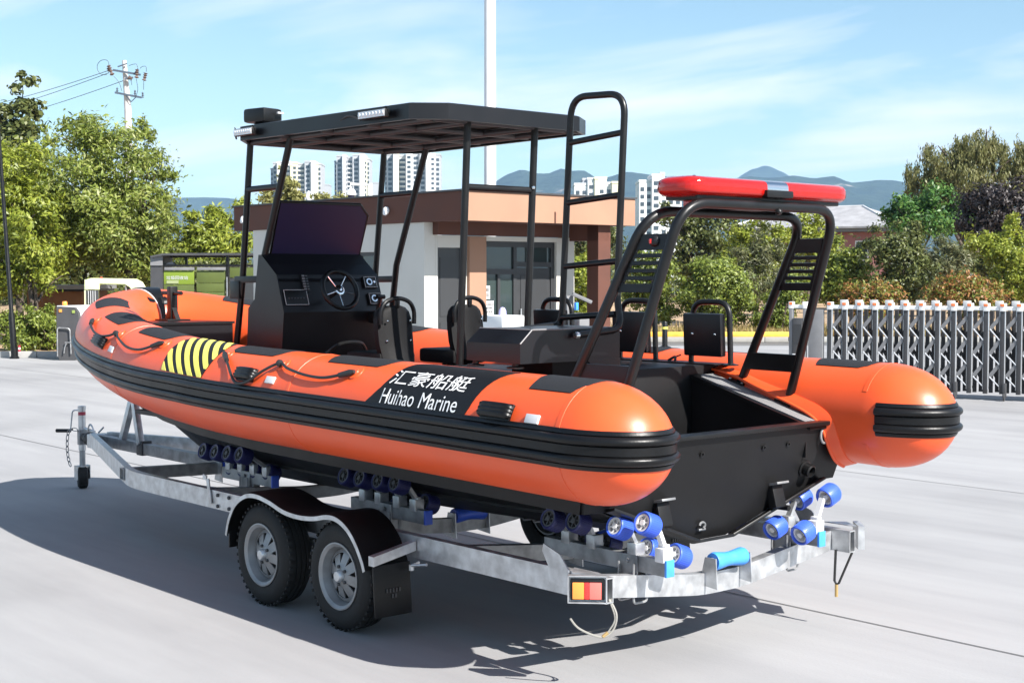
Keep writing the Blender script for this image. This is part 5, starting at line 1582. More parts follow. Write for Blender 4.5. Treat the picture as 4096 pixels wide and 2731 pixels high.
# cone end (half ellipsoid), body, cone end
CL = 0.35
XC, XS = 0.15, 0.05                                           # where the cone ends begin
I0 = int(np.searchsorted(PP[:1200, 0], XC)); I1 = int(np.searchsorted(PP[:1200, 0], XS))


def cone_rings(side):
    out = []
    for k in range(1, 13):
        a = (PI/2)*k/12.0
        x = (XC if side > 0 else XS)-CL*math.sin(a); r = TR_*math.cos(a)**0.92 if k < 12 else 0.004
        out.append((x, r))
    return out


def ring_at(c, n, r):
    return [Vector(c)+Vector(n)*(r*math.cos(2*PI*j/NTH))+Z1*(r*math.sin(2*PI*j/NTH)) for j in range(NTH)]


c0_ = PP[0]; 
for x, r in reversed(cone_rings(1)):
    rings.append(ring_at((x, TY_, tube_z(x)), (0, 1, 0), r))
for i in range(I0, 2400-I1, 12):
    rings.append(ring_at(PP[i], NN[i], TR_))
rings.append(ring_at(PP[2399-I1], NN[2399-I1], TR_))
for x, r in cone_rings(-1):
    rings.append(ring_at((x, -TY_, tube_z(x)), (0, -1, 0), r))
rows = [r+[r[0]] for r in rings]
vs = [v for r in rings for v in r]; fs = []
for i in range(len(rings)-1):
    for j in range(NTH):
        j2 = (j+1) % NTH
        fs.append((i*NTH+j, i*NTH+j2, (i+1)*NTH+j2, (i+1)*NTH+j))
fs.append(tuple(range(NTH))); fs.append(tuple((len(rings)-1)*NTH+j for j in range(NTH)))
q.add(vs, fs)
tube_o = q.build('inflatable_tube', ORANGE, boat, angle=60)
# thin moulded seams round the tube where the chambers join
q = MB()
for s in (0.26, 2.42, 4.75, SMAX-4.75, SMAX-2.42, SMAX-0.16):
    q = MB(); rows = []
    for th in np.linspace(-150, 150, 40):
        rows.append([tpt(s-0.014, th, 0.0), tpt(s-0.013, th, 0.0022), tpt(s+0.013, th, 0.0022), tpt(s+0.014, th, 0.0)])
    q.grid(rows); q.build('seam_tape', ORANGE, tube_o, angle=60)

# ---- rubbing strake: a broad black band with two ribs, round both cones and the bow
out_xy = []
for a in np.linspace(PI*0.93, 0.06, 26):
    out_xy.append((XC-CL*math.sin(a), TY_+TR_*math.cos(a), math.cos(a)*TR_, math.sin(a)*CL, 1))
st = []
for (x, y, nx, ny, _) in out_xy:
    n = np.array([-(ny/CL**2), (nx/TR_**2), 0]); n /= np.linalg.norm(n)
    st.append((np.array([x, y, tube_z(x)]), n, 0.0))
for i in range(I0, 2400-I1, 14):
    bowk = min(1.0, max(0.0, (PP[i][0]-3.6)/2.3))
    st.append((PP[i]+NN[i]*TR_, NN[i], bowk))
for (x, y, nx, ny, _) in reversed(out_xy):
    n = np.array([-(ny/CL**2), -(nx/TR_**2), 0]); n /= np.linalg.norm(n)
    st.append((np.array([x-XC+XS, -y, tube_z(x)]), n, 0.0))


def strake_row(c, n, bowk, prof):
    sh = -0.068*bowk
    o = []
    for (h, off) in prof:
        z = h+sh
        z_ = max(-TR_*0.9, min(TR_*0.9, z))
        inset = TR_-math.sqrt(TR_**2-z_**2)
        o.append(Vector(c)+Vector(n)*(off-inset)+Z1*z)
    return o


base = [(-0.084, -0.02), (-0.084, 0.004), (-0.076, 0.009), (0.076, 0.009), (0.084, 0.004), (0.084, -0.02)]


def rib(hc, r):
    return [(hc+r*math.cos(t), 0.007+r*1.05*math.sin(t)) for t in np.linspace(PI, 0, 8)]


prof = [(-0.086, -0.01), (-0.086, 0.006), (-0.074, 0.011)]+[(-0.068, 0.011)]+rib(-0.043, 0.021)+[(-0.018, 0.011), (0.018, 0.011)]+rib(0.043, 0.021)+[(0.068, 0.011), (0.074, 0.011), (0.086, 0.006), (0.086, -0.01)]
rows = [strake_row(c, n, k, prof) for c, n, k in st]
rowsb = [strake_row(c, n, k, [(h, -0.02) for h, _ in prof]) for c, n, k in st]
q = MB().slab(rows, rowsb)
q.build('rub_strake', RUBBER, boat, angle=40)


def tube_patch(name, rowsdef, mt, off=0.0035, nx=14, parent=None, base_off=-0.004):
    """patch lying on the tube: rows of (theta, s0, s1)"""
    top, bot = [], []
    for th, s0, s1 in rowsdef:
        top.append([tpt(s0+(s1-s0)*j/nx, th, off) for j in range(nx+1)])
        bot.append([tpt(s0+(s1-s0)*j/nx, th, base_off) for j in range(nx+1)])
    q = MB().slab(top, bot)
    return q.build(name, mt, parent or boat, angle=50)


def interp_rows(pts, n):
    """pts (theta, s0, s1) -> n smooth rows"""
    th = [p[0] for p in pts]
    T_ = np.linspace(th[0], th[-1], n)
    return [(t, float(np.interp(t, th, [p[1] for p in pts])), float(np.interp(t, th, [p[2] for p in pts]))) for t in T_]


def mirror(rows):
    return [(t, SMAX-a, SMAX-b) for t, a, b in rows]


# black name panel with lettering
pan = [(15, 0.90, 1.70), (25, 0.875, 1.645), (36, 0.86, 1.60), (50, 0.842, 1.570), (66, 0.82, 1.555), (80, 0.795, 1.535), (84, 0.785, 1.50), (87, 0.778, 1.44)]
name_panel = None
for mir in (0, 1):
    rws = interp_rows(pan, 22)
    np_ = tube_patch('name_panel', mirror(rws) if mir else rws, BLACKFAB, 0.003)
    if not mir: name_panel = np_


def tube_text(s_text, s_left, s_right, th0, th1, mir, parent, italic=0.0):
    tv, tf = text_mesh(s_text, 1.0)
    xs = [p[0] for p in tv]; ys = [p[1] for p in tv]; x0, x1, y0, y1 = min(xs), max(xs), min(ys), max(ys)
    P = []
    for p in tv:
        a = (p[0]-x0)/(x1-x0); bb = (p[1]-y0)/(y1-y0)
        th = th0+(th1-th0)*bb
        s = s_left+(s_right-s_left)*a
        P.append(tpt(SMAX-(s_left+s_right-s) if mir else s, th, 0.0062))
    q = MB().add(P, tf)
    return q.build('lettering', WHITE, parent, smooth=False)


tube_text('汇豪船艇', 1.555, 0.955, 40.5, 62, 0, name_panel)
tube_text('Huihao', 1.560, 1.290, 18.5, 35, 0, name_panel)
tube_text('Marine', 1.245, 0.958, 18.5, 35, 0, name_panel)

# yellow and black hazard panel
hz = [(19, 3.37, 3.885), (34, 3.34, 3.90), (50, 3.33, 3.92), (66, 3.34, 3.93), (80, 3.37, 3.93), (92, 3.41, 3.90), (98, 3.44, 3.86)]
for mir in (0, 1):
    rws = interp_rows(hz, 16)
    hp_ = tube_patch('hazard_panel', mirror(rws) if mir else rws, BLACKFAB, 0.003)
    for k in range(-7, 3):
        rr = []
        for th, a, b_ in interp_rows(hz, 28):
            sa = 3.743+0.115*k-0.031+0.0062*(th-21)
            lo, hi = max(sa, a+0.004), min(sa+0.062, b_-0.004)
            if hi-lo > 0.003: rr.append((th, lo, hi))
        if len(rr) > 2:
            tube_patch('yellow_stripe', mirror(rr) if mir else rr, YELLOW, 0.005, 3, hp_, 0.001)

# dark grip patches on top of the tube
for (s0, s1) in ((0.226, 0.592), (1.715, 2.262), (2.735, 3.10), (4.09, 4.64), (4.985, 5.50), (5.84, 6.28)):
    m = (s1-s0)
    if s0 == 2.735: s1 = 3.275; m = 0.54
    R_ = [(55 if s0 < 0.3 else 64, s0+0.06, s1-0.035), (70, s0+0.015, s1-0.02), (80, s0+0.0, s1), (90, s0, s1), (100, s0, s1), (110, s0+0.015, s1-0.02), (116, s0+0.06, s1-0.035)]
    for mir in (0, 1):
        rws = interp_rows(R_, 12)
        tube_patch('grip_patch', mirror(rws) if mir else rws, PATCH, 0.004)

# lifelines with their knots and anchor patches
for mir in (0, 1):
    f_ = (lambda s: SMAX-s) if mir else (lambda s: s)
    for pts, wr in (([(5.525, 48, .02), (5.46, 42, .025), (5.28, 36, .022), (5.08, 35, .02), (4.92, 40, .022), (4.834, 47, .02), (4.72, 42, .022), (4.50, 35, .02), (4.30, 36, .018), (4.15, 45, .02), (4.068, 54, .02)], 0),
                    ([(3.25, 55, .02), (3.14, 43, .02), (3.02, 28, .02), (2.95, 20, .02), (2.88, 19, .02), (2.80, 23, .022), (2.70, 37, .022), (2.60, 49, .02), (2.48, 43, .022), (2.30, 38, .02), (2.12, 37, .018), (1.98, 42, .02), (1.886, 48, .02)], 1)):
        q = MB().tube(smoothpath([tpt(f_(s), th, o) for s, th, o in pts], 6), 0.0085, 8); ro_ = q.build('lifeline', CABLE, boat)
        for a, bq in ((pts[0], pts[1]), (pts[-1], pts[-2])):
            A_, B_ = tpt(f_(a[0]), a[1], a[2]), tpt(f_(bq[0]), bq[1], bq[2])
            d = (B_-A_); L_ = min(0.11, d.length)
            q = MB().tube([A_-d.normalized()*0.012, A_+d.normalized()*0.02, A_+d.normalized()*L_], [0.010, 0.018, 0.014], 10); q.build('whipping', CABLE, ro_)
        k = pts[5] if wr == 0 else pts[7]
        kp = tpt(f_(k[0]), k[1], k[2])
        q = MB().lathe([(0.0, -0.022), (0.018, -0.014), (0.022, 0.0), (0.018, 0.014), (0, 0.022)], kp, (1, 0.2, 0.4), 10); q.build('knot', CABLE, ro_)
        for a in (pts[0], k, pts[-1]):
            c = tpt(f_(a[0]), a[1]+3, 0.0); n_ = tnorm(f_(a[0]), a[1]+3)
            q = MB().lathe([(0.046, -0.004), (0.043, 0.0035), (0.02, 0.006), (0.016, 0.012), (0, 0.013)], c, n_, 20); q.build('rope_anchor', ORANGE, boat)

# moulded carry handles and reflectors
for mir in (0, 1):
    f_ = (lambda s: SMAX-s) if mir else (lambda s: s)
    for (s0, s1, th) in ((0.565, 0.775, 25.5), (2.785, 2.965, 31), (4.945, 5.155, 28)):
        c = tpt(f_((s0+s1)/2), th, 0.009); n_ = tnorm(f_((s0+s1)/2), th); d = (tpt(f_(s1), th)-tpt(f_(s0), th)); L_ = d.length; d.normalize()
        u_ = n_.cross(d).normalized(); M = Matrix((d, u_, n_)).transposed()
        q = MB().box(c-n_*0.008, (L_*0.96, 0.082, 0.02), M, 0.0085); hb_ = q.build('carry_handle', RUBBER, boat)
        pts_ = [c-d*L_*0.46, c-d*L_*0.40+n_*0.018, c-d*L_*0.1+n_*0.022, c+d*L_*0.1+n_*0.022, c+d*L_*0.40+n_*0.018, c+d*L_*0.46]
        q = MB()
        for du in (-0.018, 0.0, 0.018):
            q.tube(smoothpath([p+u_*du for p in pts_], 5), 0.017, 10)
        for k in range(3):
            q.box(c+d*(L_*0.40+0.006*0)-u_*(0.02*(k-1))+n_*0.028, (0.008, 0.008, 0.02), M)
        q.build('grip', RUBBER, hb_)
        sc = s0-0.14-0.03*(s0 > 1); th2 = th-3
        cc = tpt(f_(sc), th2, 0.004); n2 = tnorm(f_(sc), th2); d2 = (tpt(f_(sc+0.03), th2)-tpt(f_(sc-0.03), th2)).normalized(); u2 = n2.cross(d2).normalized()
        q = MB().box(cc, (0.085, 0.042, 0.012), Matrix((d2, u2, n2)).transposed(), 0.003); q.build('reflector', LIGHTG, boat)

# bow pad of black rubber laid across the nose, with a pale edge
mid = SMAX/2
tube_patch('bow_pad', interp_rows([(35, mid-0.07, mid+0.07), (70, mid-0.085, mid+0.085), (120, mid-0.09, mid+0.09), (185, mid-0.08, mid+0.08)], 18), RUBBER, 0.016, 8)
tube_patch('pad_edge', interp_rows([(60, mid-0.103, mid-0.088), (120, mid-0.108, mid-0.093), (185, mid-0.1, mid-0.084)], 14), LIGHTG, 0.008, 2)

# ---- hull: chined V bottom running into a raked stem
st_x = [0.30, 0.9, 1.6, 2.4, 3.2, 4.0, 4.6, 5.1, 5.5, 5.8, 6.05, 6.3, 6.5]
keel = {0.30: (0.576, 0.12), 0.9: (0.555, 0.12), 1.6: (0.525, 0.11), 2.4: (0.495, 0.09), 3.2: (0.478, 0.07), 4.0: (0.465, 0.05), 4.6: (0.462, 0.04), 5.1: (0.478, 0.03), 5.5: (0.535, 0.025), 5.8: (0.645, 0.02), 6.05: (0.735, 0.02), 6.3: (0.845, 0.015), 6.5: (1.02, 0.01)}
rows = []
for x in st_x:
    zk, pad = keel[x]
    yt = float(np.interp(x, PP[:1200, 0], PP[:1200, 1])); zt = tube_z(x)
    xx = x
    yc = max(0.04, min(0.80, yt-0.20)); 
    zc = 0.80+(zt-1.165)*0.9 if x < 5 else 0.80+(zt-1.165)*0.9+0.05*(x-5)
    yo = max(0.06, min(0.945, yt-0.08))
    zo = zc+0.004
    yr_ = yo+0.02; zr_ = zt-0.20
    def rk(z):                                            # the transom is raked: its foot stands further forward
        return xx+(0.14*(1.12-z)/0.55 if x == 0.30 else 0)
    sec = [(0.0, zk), (pad, zk), (pad+(yc-pad)*0.5, zk+(zc-zk)*0.46), (yc-0.05, zc-0.022), (yc, zc), (yo, zo), (yr_, zr_), (yr_-0.06, zt-0.08)]
    full = [(-y, z) for y, z in reversed(sec[1:])]+sec
    rows.append([Vector((rk(z), y, z)) for y, z in full])
q = MB().grid(rows)
q.add(rows[-1], [tuple(range(len(rows[-1])))])
hull = q.build('hull', HULLBLK, boat, angle=28)
# spray rail steps along the bottom
q = MB()
for sg in (1, -1):
    a = [Vector((x, sg*(keel[x][1]+0.36*(1-0.0*x)), keel[x][0]+(0.80-keel[x][0])*0.50)) for x in st_x[:7]]
    q.tube(a, 0.016, 5)
q.build('spray_rail', HULLBLK, hull)

# transom plate
tz = [(0.0, 0.576), (0.12, 0.576), (0.79, 0.798), (0.935, 0.80), (0.955, 0.914), (0.795, 1.115)]
poly = [(-y, z) for y, z in reversed(tz[1:])]+tz[0:]
def tx(z): return 0.425-0.27*(z-0.576)
q = MB()
A_ = [Vector((tx(z)-0.004, y, z)) for y, z in poly]; B_ = [Vector((tx(z)+0.03, y, z)) for y, z in poly]
n_ = len(poly); q.add(A_+B_, [tuple(range(n_)), tuple(range(2*n_-1, n_-1, -1))]+[(i, n_+i, n_+(i+1) % n_, (i+1) % n_) for i in range(n_)])
tran = q.build('transom', HULLBLK, boat, smooth=False)
q = MB().box((0.285, 0, 1.118), (0.085, 1.58, 0.022), None, 0.006); q.build('transom_cap', SATIN, tran)
# folded bright edge along the bottom of the transom
edge = [(0.80, 0.815), (0.13, 0.578), (-0.13, 0.578), (-0.80, 0.815)]
q = MB()
for i, (a, bq) in enumerate(zip(edge[:-1], edge[1:])):
    pa, pb = Vector((tx(a[1])-0.03, a[0], a[1]-0.004)), Vector((tx(bq[1])-0.03, bq[0], bq[1]-0.004))
    q.bar(pa, pb, 0.055, 0.016, (0.27, 0, 1), 0.004)
q.build('bottom_edge', SATIN, tran)
for sg, (ya, yb_) in ((-1, (-0.40, -0.47)), (1, (0.40, 0.50))):
    q = MB(); zc_ = 0.752
    q.box((tx(zc_)-0.028, sg*0.432, zc_), (0.05, 0.085, 0.125), Matrix.Rotation(rad(15), 3, 'Y'), 0.006); bx_ = q.build('trim_bracket', HULLBLK, tran)
    q = MB(); q.box((tx(0.818)-0.03, sg*0.432, 0.820), (0.06, 0.095, 0.012), Matrix.Rotation(rad(15), 3, 'Y'), 0.004); q.build('top_lip', GALVD, bx_)
for (y, z) in ((0.204, 1.026), (-0.268, 1.022), (-0.464, 1.024)):
    q = MB().lathe([(0.014, 0), (0.014, 0.008), (0.008, 0.009), (0.007, 0.003)], (tx(z)-0.004, y, z), (-1, 0, -0.27), 12); q.build('drain_fitting', SATIN, tran)
q = MB(); q.lathe([(0.045, 0), (0.045, 0.008), (0.034, 0.012), (0.034, 0.05), (0.026, 0.055), (0.022, 0.02), (0, 0.02)], (tx(0.878)-0.004, -0.654, 0.878), (-1, 0, -0.27), 22); q.build('exhaust_flange', SATIN, tran)
q = MB(); q.tube([Vector((tx(1.05)-0.02, -0.743+0.03*math.cos(t), 1.05+0.04*math.sin(t))) for t in np.linspace(PI*0.9, -PI*0.55, 14)], 0.007, 8); q.lathe([(0.014, 0), (0.014, 0.01), (0, 0.011)], (tx(1.085)-0.004, -0.755, 1.085), (-1, 0, -0.2), 10); q.build('tow_eye', GALVD, tran)
q = MB(); q.tube([Vector((tx(0.66)-0.02, 0.10+0.02*math.cos(t), 0.655+0.015*math.sin(t))) for t in np.linspace(0, PI*1.4, 10)], 0.006, 6); q.tube([(tx(0.63)-0.02, 0.12, 0.632), (tx(0.63)-0.02, 0.07, 0.632)], 0.006, 6); q.build('skeg_eye', GALVD, tran)

# ---- inside: aft well, side decks, bulkheads, cockpit floor, coaming
q = MB(); q.box((0.74, 0, 0.93), (0.74, 1.24, 0.03)); q.build('well_floor', DECKD, boat, smooth=False)
q = MB(); q.box((0.62, 0.12, 0.962), (0.26, 0.30, 0.03), None, 0.008); q.tube([(0.40, 0.30, 0.965), (0.52, 0.28, 0.99), (0.62, 0.15, 0.99)], 0.02, 8); q.build('well_hatch', SATIN, boat)
q = MB(); q.box((3.1, 0, 0.93), (4.0, 1.62, 0.03)); q.build('cockpit_floor', DECKD, boat, smooth=False)
for sg in (1, -1):
    # bulkhead block carrying the side bench
    q = MB(); q.box((1.56, sg*0.485, 1.165), (0.92, 0.73, 0.44), None, 0.008); q.build('side_bench', HULLBLK, boat)
    q = MB(); q.prism([(0.30, sg*0.615, 0.94), (1.098, sg*0.615, 0.94), (1.098, sg*0.615, 1.325), (0.30, sg*0.615, 1.112)], (0, sg*0.012, 0)); q.build('well_side', HULLBLK, boat, smooth=False)
    # sloped deck beside the well, black frame with grey planks
    q = MB(); q.prism([(0.262, sg*0.60, 1.108), (1.098, sg*0.60, 1.337), (1.098, sg*0.60, 1.317), (0.262, sg*0.60, 1.088)], (0, sg*0.195, 0)); sd = q.build('side_deck', SATIN, boat, smooth=False)
    sl = (1.337-1.108)/(1.098-0.262)
    first = None
    for k in range(5):
        y0 = 0.628+0.0292*k
        q = MB()
        x0, x1 = 0.285, 1.07-0.03*(k < 1)
        q.prism([(x0, sg*y0, 1.1085+sl*(x0-0.262)), (x1, sg*y0, 1.1085+sl*(x1-0.262)), (x1, sg*y0, 1.1145+sl*(x1-0.262)), (x0, sg*y0, 1.1145+sl*(x0-0.262))], (0, sg*0.0262, 0))
        q.build('deck_plank', DECKG, sd, smooth=False)
    # orange flap gluing tube to deck edge and transom side
    q = MB()
    inn = [(1.25, 140), (1.05, 146), (0.85, 158), (0.62, 170), (0.47, 180), (0.395, 190), (0.375, 203), (0.38, 222), (0.395, 240), (0.405, 256)]
    out = [(1.25, 131), (1.03, 137), (0.82, 149), (0.58, 161), (0.42, 171), (0.335, 184), (0.315, 203), (0.32, 224), (0.335, 244), (0.345, 262)]
    f_ = (lambda v: SMAX-v) if sg < 0 else (lambda v: v)
    A_ = smoothpath([(a0, a1, 0) for a0, a1 in inn], 5); B_ = smoothpath([(a0, a1, 0) for a0, a1 in out], 5)
    rows = [[tpt(f_(a.x+(c.x-a.x)*t), a.y+(c.y-a.y)*t, o) for t, o in ((0, 0.030), (0.35, 0.020), (0.75, 0.010), (1, 0.003))] for a, c in zip(A_, B_)]
    rows2 = [[tpt(f_(a.x+(c.x-a.x)*t), a.y+(c.y-a.y)*t, -0.006) for t in (0, 0.35, 0.75, 1)] for a, c in zip(A_, B_)]
    q.slab(rows, rows2)
    q.tube([r[0] for r in rows], 0.008, 8)
    q.build('tube_flap', ORANGE, boat, angle=60)
    # coaming along the cockpit, and a grab line inside the tube
    q = MB(); P = []
    for i in range(0, 1100, 20):
        p = PP[i]
        if 1.1 < p[0] < 5.6: P.append(Vector((p[0], sg*(p[1]-0.215), 0)))
    q.slab([[p+Z1*(tube_z(p.x)-0.03) for p in P], [p+Z1*0.93 for p in P]], [[p+Z1*(tube_z(p.x)-0.03)-Vector((0, sg*0.02, 0)) for p in P], [p+Z1*0.93-Vector((0, sg*0.02, 0)) for p in P]])
    q.build('coaming', HULLBLK, boat, angle=60)
    q = MB(); q.tube([Vector((p.x, sg*(abs(p.y)+0.215-TR_-0.012), tube_z(p.x)+0.03-0.01*math.sin(p.x*5))) for p in P if 1.9 < p.x < 4.2], 0.010, 6); q.build('inner_lifeline', CABLE, boat)

# bow locker and mooring bitt
q = MB(); q.prism([(5.62, -0.28, 1.0), (5.62, 0.40, 1.0), (6.20, 0.20, 1.0), (6.20, -0.20, 1.0)], (0, 0, 0.52)); q.build('bow_locker', GEL, boat, smooth=False)
q = MB(); q.prism([(5.605, -0.29, 1.521), (5.605, 0.41, 1.521), (6.23, 0.20, 1.521), (6.23, -0.20, 1.521)], (0, 0, 0.018)); q.build('locker_lid', SATIN, boat, smooth=False)
bx0 = 6.08
q = MB(); q.box((bx0, 0, 1.675), (0.065, 0.065, 0.27), None, 0.008); bt = q.build('mooring_bitt', SATIN, boat)
q = MB(); q.prism([(bx0-0.10, 0.02, 1.545), (bx0+0.10, 0.02, 1.545), (bx0+0.02, 0.02, 1.66), (bx0-0.02, 0.02, 1.66)], (0, -0.04, 0)); q.box((bx0, 0, 1.545), (0.22, 0.20, 0.012), None, 0.004); q.build('bitt_foot', SATIN, bt)
q = MB(); q.tube([(bx0-0.15, 0, 1.757), (bx0+0.16, 0, 1.757)], 0.016, 12); q.build('cross_pin', SATIN, bt)
q = MB(); q.lathe([(0.0, -0.10), (0.06, -0.10), (0.07, -0.08), (0.045, 0), (0.07, 0.08), (0.06, 0.10), (0, 0.10)], (6.33, 0.02, 1.66), (0, 1, 0), 20); q.build('bow_roller', RUBBER, boat)
q = MB(); q.prism([(6.24, -0.13, 1.53), (6.43, -0.13, 1.62), (6.40, -0.13, 1.73), (6.26, -0.13, 1.70)], (0, 0.012, 0)); q.prism([(6.24, 0.15, 1.53), (6.43, 0.15, 1.62), (6.40, 0.15, 1.73), (6.26, 0.15, 1.70)], (0, 0.012, 0)); q.build('roller_cheek', SATIN, boat, smooth=False)
q = MB(); q.box((6.26, 0.12, 1.60), (0.02, 0.05, 0.05), None, 0.004); q.build('strap_buckle', REDL, boat)

# ---- canopy: octagonal roof, underside frame, posts, lamps
ZB, ZT = 2.755, 2.842
rp_ = [(1.90, 0.50), (2.03, 0.675), (3.74, 0.735), (3.99, 0.53), (3.99, -0.53), (3.74, -0.735), (2.03, -0.675), (1.90, -0.50)]
q = MB()
n_ = len(rp_)
topi = [Vector((x*0.985+0.04, y*0.97, ZT+0.006)) for x, y in rp_]
ob_ = [Vector((x, y, ZB)) for x, y in rp_]; ot_ = [Vector((x, y, ZT)) for x, y in rp_]
ib_ = [Vector((x*0.99+0.029, y*0.965, ZB)) for x, y in rp_]; it_ = [Vector((x*0.99+0.029, y*0.965, ZT-0.02)) for x, y in rp_]
q.add(ob_+ot_+topi+ib_+it_, [(i, (i+1) % n_, n_+(i+1) % n_, n_+i) for i in range(n_)]+[(n_+i, n_+(i+1) % n_, 2*n_+(i+1) % n_, 2*n_+i) for i in range(n_)]+[tuple(2*n_+i for i in range(n_))]
      + [(i, 3*n_+i, 3*n_+(i+1) % n_, (i+1) % n_) for i in range(n_)]+[(3*n_+i, 4*n_+i, 4*n_+(i+1) % n_, 3*n_+(i+1) % n_) for i in range(n_)]+[tuple(4*n_+n_-1-i for i in range(n_))])
canopy = q.build('canopy_roof', GEL, boat, angle=20)
zf = ZB+0.012
for y in (-0.54, -0.26, 0.26, 0.54):
    q = MB().tube([(2.02, y*0.95 if abs(y) > .3 else y, zf), (3.93, y, zf)], 0.019, 10); q.build('frame_tube', DARKG, canopy)
for x in (2.03, 2.50, 2.98, 3.46, 3.93):
    q = MB().tube([(x, -0.62 if x < 3.9 else -0.52, zf+0.004), (x, 0.62 if x < 3.9 else 0.52, zf+0.004)], 0.018, 10); q.build('frame_tube', DARKG, canopy)
PR = 0.0215
q = MB(); q.prism([(x*0.985+0.04, y*0.95, ZB+0.036) for x, y in rp_], (0, 0, 0.006)); q.build('roof_liner', GUARD, canopy, smooth=False)
for sg in (1, -1):
    q = MB().tube([(2.03, sg*0.257, zf), (2.13, sg*0.257, 0.95)], PR, 14); q.build('canopy_post', SATIN, boat)
    q = MB().tube([(3.944, sg*0.54, zf), (4.06, sg*0.54, 1.85), (4.24, sg*0.54, 0.95)], PR, 14); q.build('canopy_post', SATIN, boat)
    q = MB().tube([(3.452, sg*0.54, zf), (3.80, sg*0.54, 1.97), (3.90, sg*0.54, 1.40), (3.95, sg*0.54, 0.95)], PR*1.05, 14); q.build('canopy_post', SATIN, boat)
    q = MB().tube([(3.585, sg*0.54, 2.465), (3.98, sg*0.54, 2.462)], PR*0.95, 12); q.build('cross_rail', SATIN, boat)
    q = MB().bar((3.80, sg*0.54, 1.872), (4.13, sg*0.55, 1.868), 0.03, 0.045, (0, 0, 1), 0.008); q.build('side_arm', SATIN, boat)
    if sg > 0:
        q = MB().box((4.12, 0.555, 1.80), (0.12, 0.03, 0.12), None, 0.006); q.build('arm_box', SATIN, boat)
q = MB().tube([(2.054, 0.257, 2.40), (2.054, -0.257, 2.40)], PR*0.95, 12); q.build('cross_rail', SATIN, boat)
q = MB().lathe([(0.0, -.012), (0.010, -0.008), (0.012, 0.0), (0.010, .008), (0, .012)], (2.03, -0.245, 2.415), n=10); q.build('rail_bolt', CHROME, boat)
# LED work lamps on the port edge, and a cable for each
for (xa, xb) in ((3.52, 3.74), (2.17, 2.43)):
    yy = 0.735+0.03 if xa > 3 else 0.69+0.03
    q = MB().box(((xa+xb)/2, yy, 2.80), (xb-xa, 0.035, 0.046), None, 0.006); lw = q.build('work_lamp', SATIN, boat)
    q = MB()
    for k in range(8):
        q.lathe([(0.0, 0.004), (0.010, 0.004), (0.013, 0.0), (0.013, -0.004)], (xa+0.018+(xb-xa-0.036)*k/7, yy+0.020, 2.80), (0, 1, 0), 10)
    q.box(((xa+xb)/2, yy+0.0175, 2.80), (xb-xa-0.008, 0.003, 0.038)); q.build('led_face', CLEARLED, lw)
    q = MB(); q.prism([(xa+0.0, yy-0.02, 2.775), (xa+0.012, yy-0.02, 2.775), (xa+0.012, yy+0.01, 2.835), (xa, yy+0.01, 2.835)], (-0.004, 0, 0)); q.prism([(xb, yy-0.02, 2.775), (xb+0.008, yy-0.02, 2.79), (xb+0.004, yy+0.01, 2.835), (xb-0.008, yy+0.01, 2.835)], (0.004, 0, 0)); q.build('lamp_bracket', SATIN, lw)
    q = MB().tube(smoothpath([(xb+0.01, yy-0.01, 2.78), (xb+0.06, yy-0.03, 2.79), (xb+0.10, yy-0.06, 2.775)] if xa > 3 else [(xb+0.01, yy-0.01, 2.78), (xb+0.14, yy-0.02, 2.815), (xb+0.26, yy-0.03, 2.79), (xb+0.33, yy-0.05, 2.765)], 5), 0.006, 6); q.build('lamp_lead', CABLE, lw)
# searchlight on the front edge of the roof
q = MB(); q.box((3.92, 0.46, 2.945), (0.20, 0.17, 0.095), rot_z(rad(12)), 0.035); sl_ = q.build('searchlight', SATIN, boat)
q = MB(); q.lathe([(0.055, 0), (0.05, 0.05), (0.035, 0.07), (0.035, 0.1)], (3.93, 0.46, 2.845), n=16); q.build('swivel_base', SATIN, sl_)
q = MB(); q.box((3.80, 0.40, 2.96), (0.012, 0.05, 0.012), rot_z(rad(12))); q.build('badge', LIGHTG, sl_, smooth=False)

# ---- helm console, windscreen, wheel, instruments
def rake(z): return 3.45+(2.767-z)*0.44
q = MB()
pf = [(3.58, 0.95), (3.50, 1.66), (3.585, 1.90), (3.77, 2.03), (3.805, 2.03), (3.86, 1.74), (3.94, 1.68), (3.99, 0.95)]
q.prism([(x, 0.57, z) for x, z in pf], (0, -0.79, 0)); cons = q.build('helm_console', GEL, boat, smooth=False)
q = MB()
wp = [(0.515, 2.37), (-0.11, 2.37), (-0.19, 2.30), (-0.20, 2.02), (0.50, 2.02)]
q.prism([(rake(z)+0.006, y, z) for y, z in wp], (-0.012, 0, -0.005)); ws = q.build('windscreen', BLUEGLASS, cons, smooth=False)
q = MB(); fr_ = [(rake(z), y, z) for y, z in wp]; q.tube([Vector(p) for p in fr_], 0.012, 8, closed=True); q.build('screen_frame', SATIN, ws)
q = MB(); q.prism([(rake(2.03)-0.02, 0.56, 2.03), (3.56, 0.56, 1.86), (3.56, -0.21, 1.86), (rake(2.03)-0.02, -0.21, 2.03)], (0.01, 0, 0.01)); q.build('dash_top', GEL, cons, smooth=False)
# dash face normal
dn = Vector((-(1.90-1.66), 0, (3.585-3.50))).normalized(); du = Vector((3.585-3.50, 0, 1.90-1.66)).normalized()
DM = Matrix((Vector((0, 1, 0)), du, dn)).transposed()


def dash(y, z, off=0.0):
    x = 3.50+(z-1.66)/(1.90-1.66)*(0.085)
    return Vector((x, y, z))+dn*off


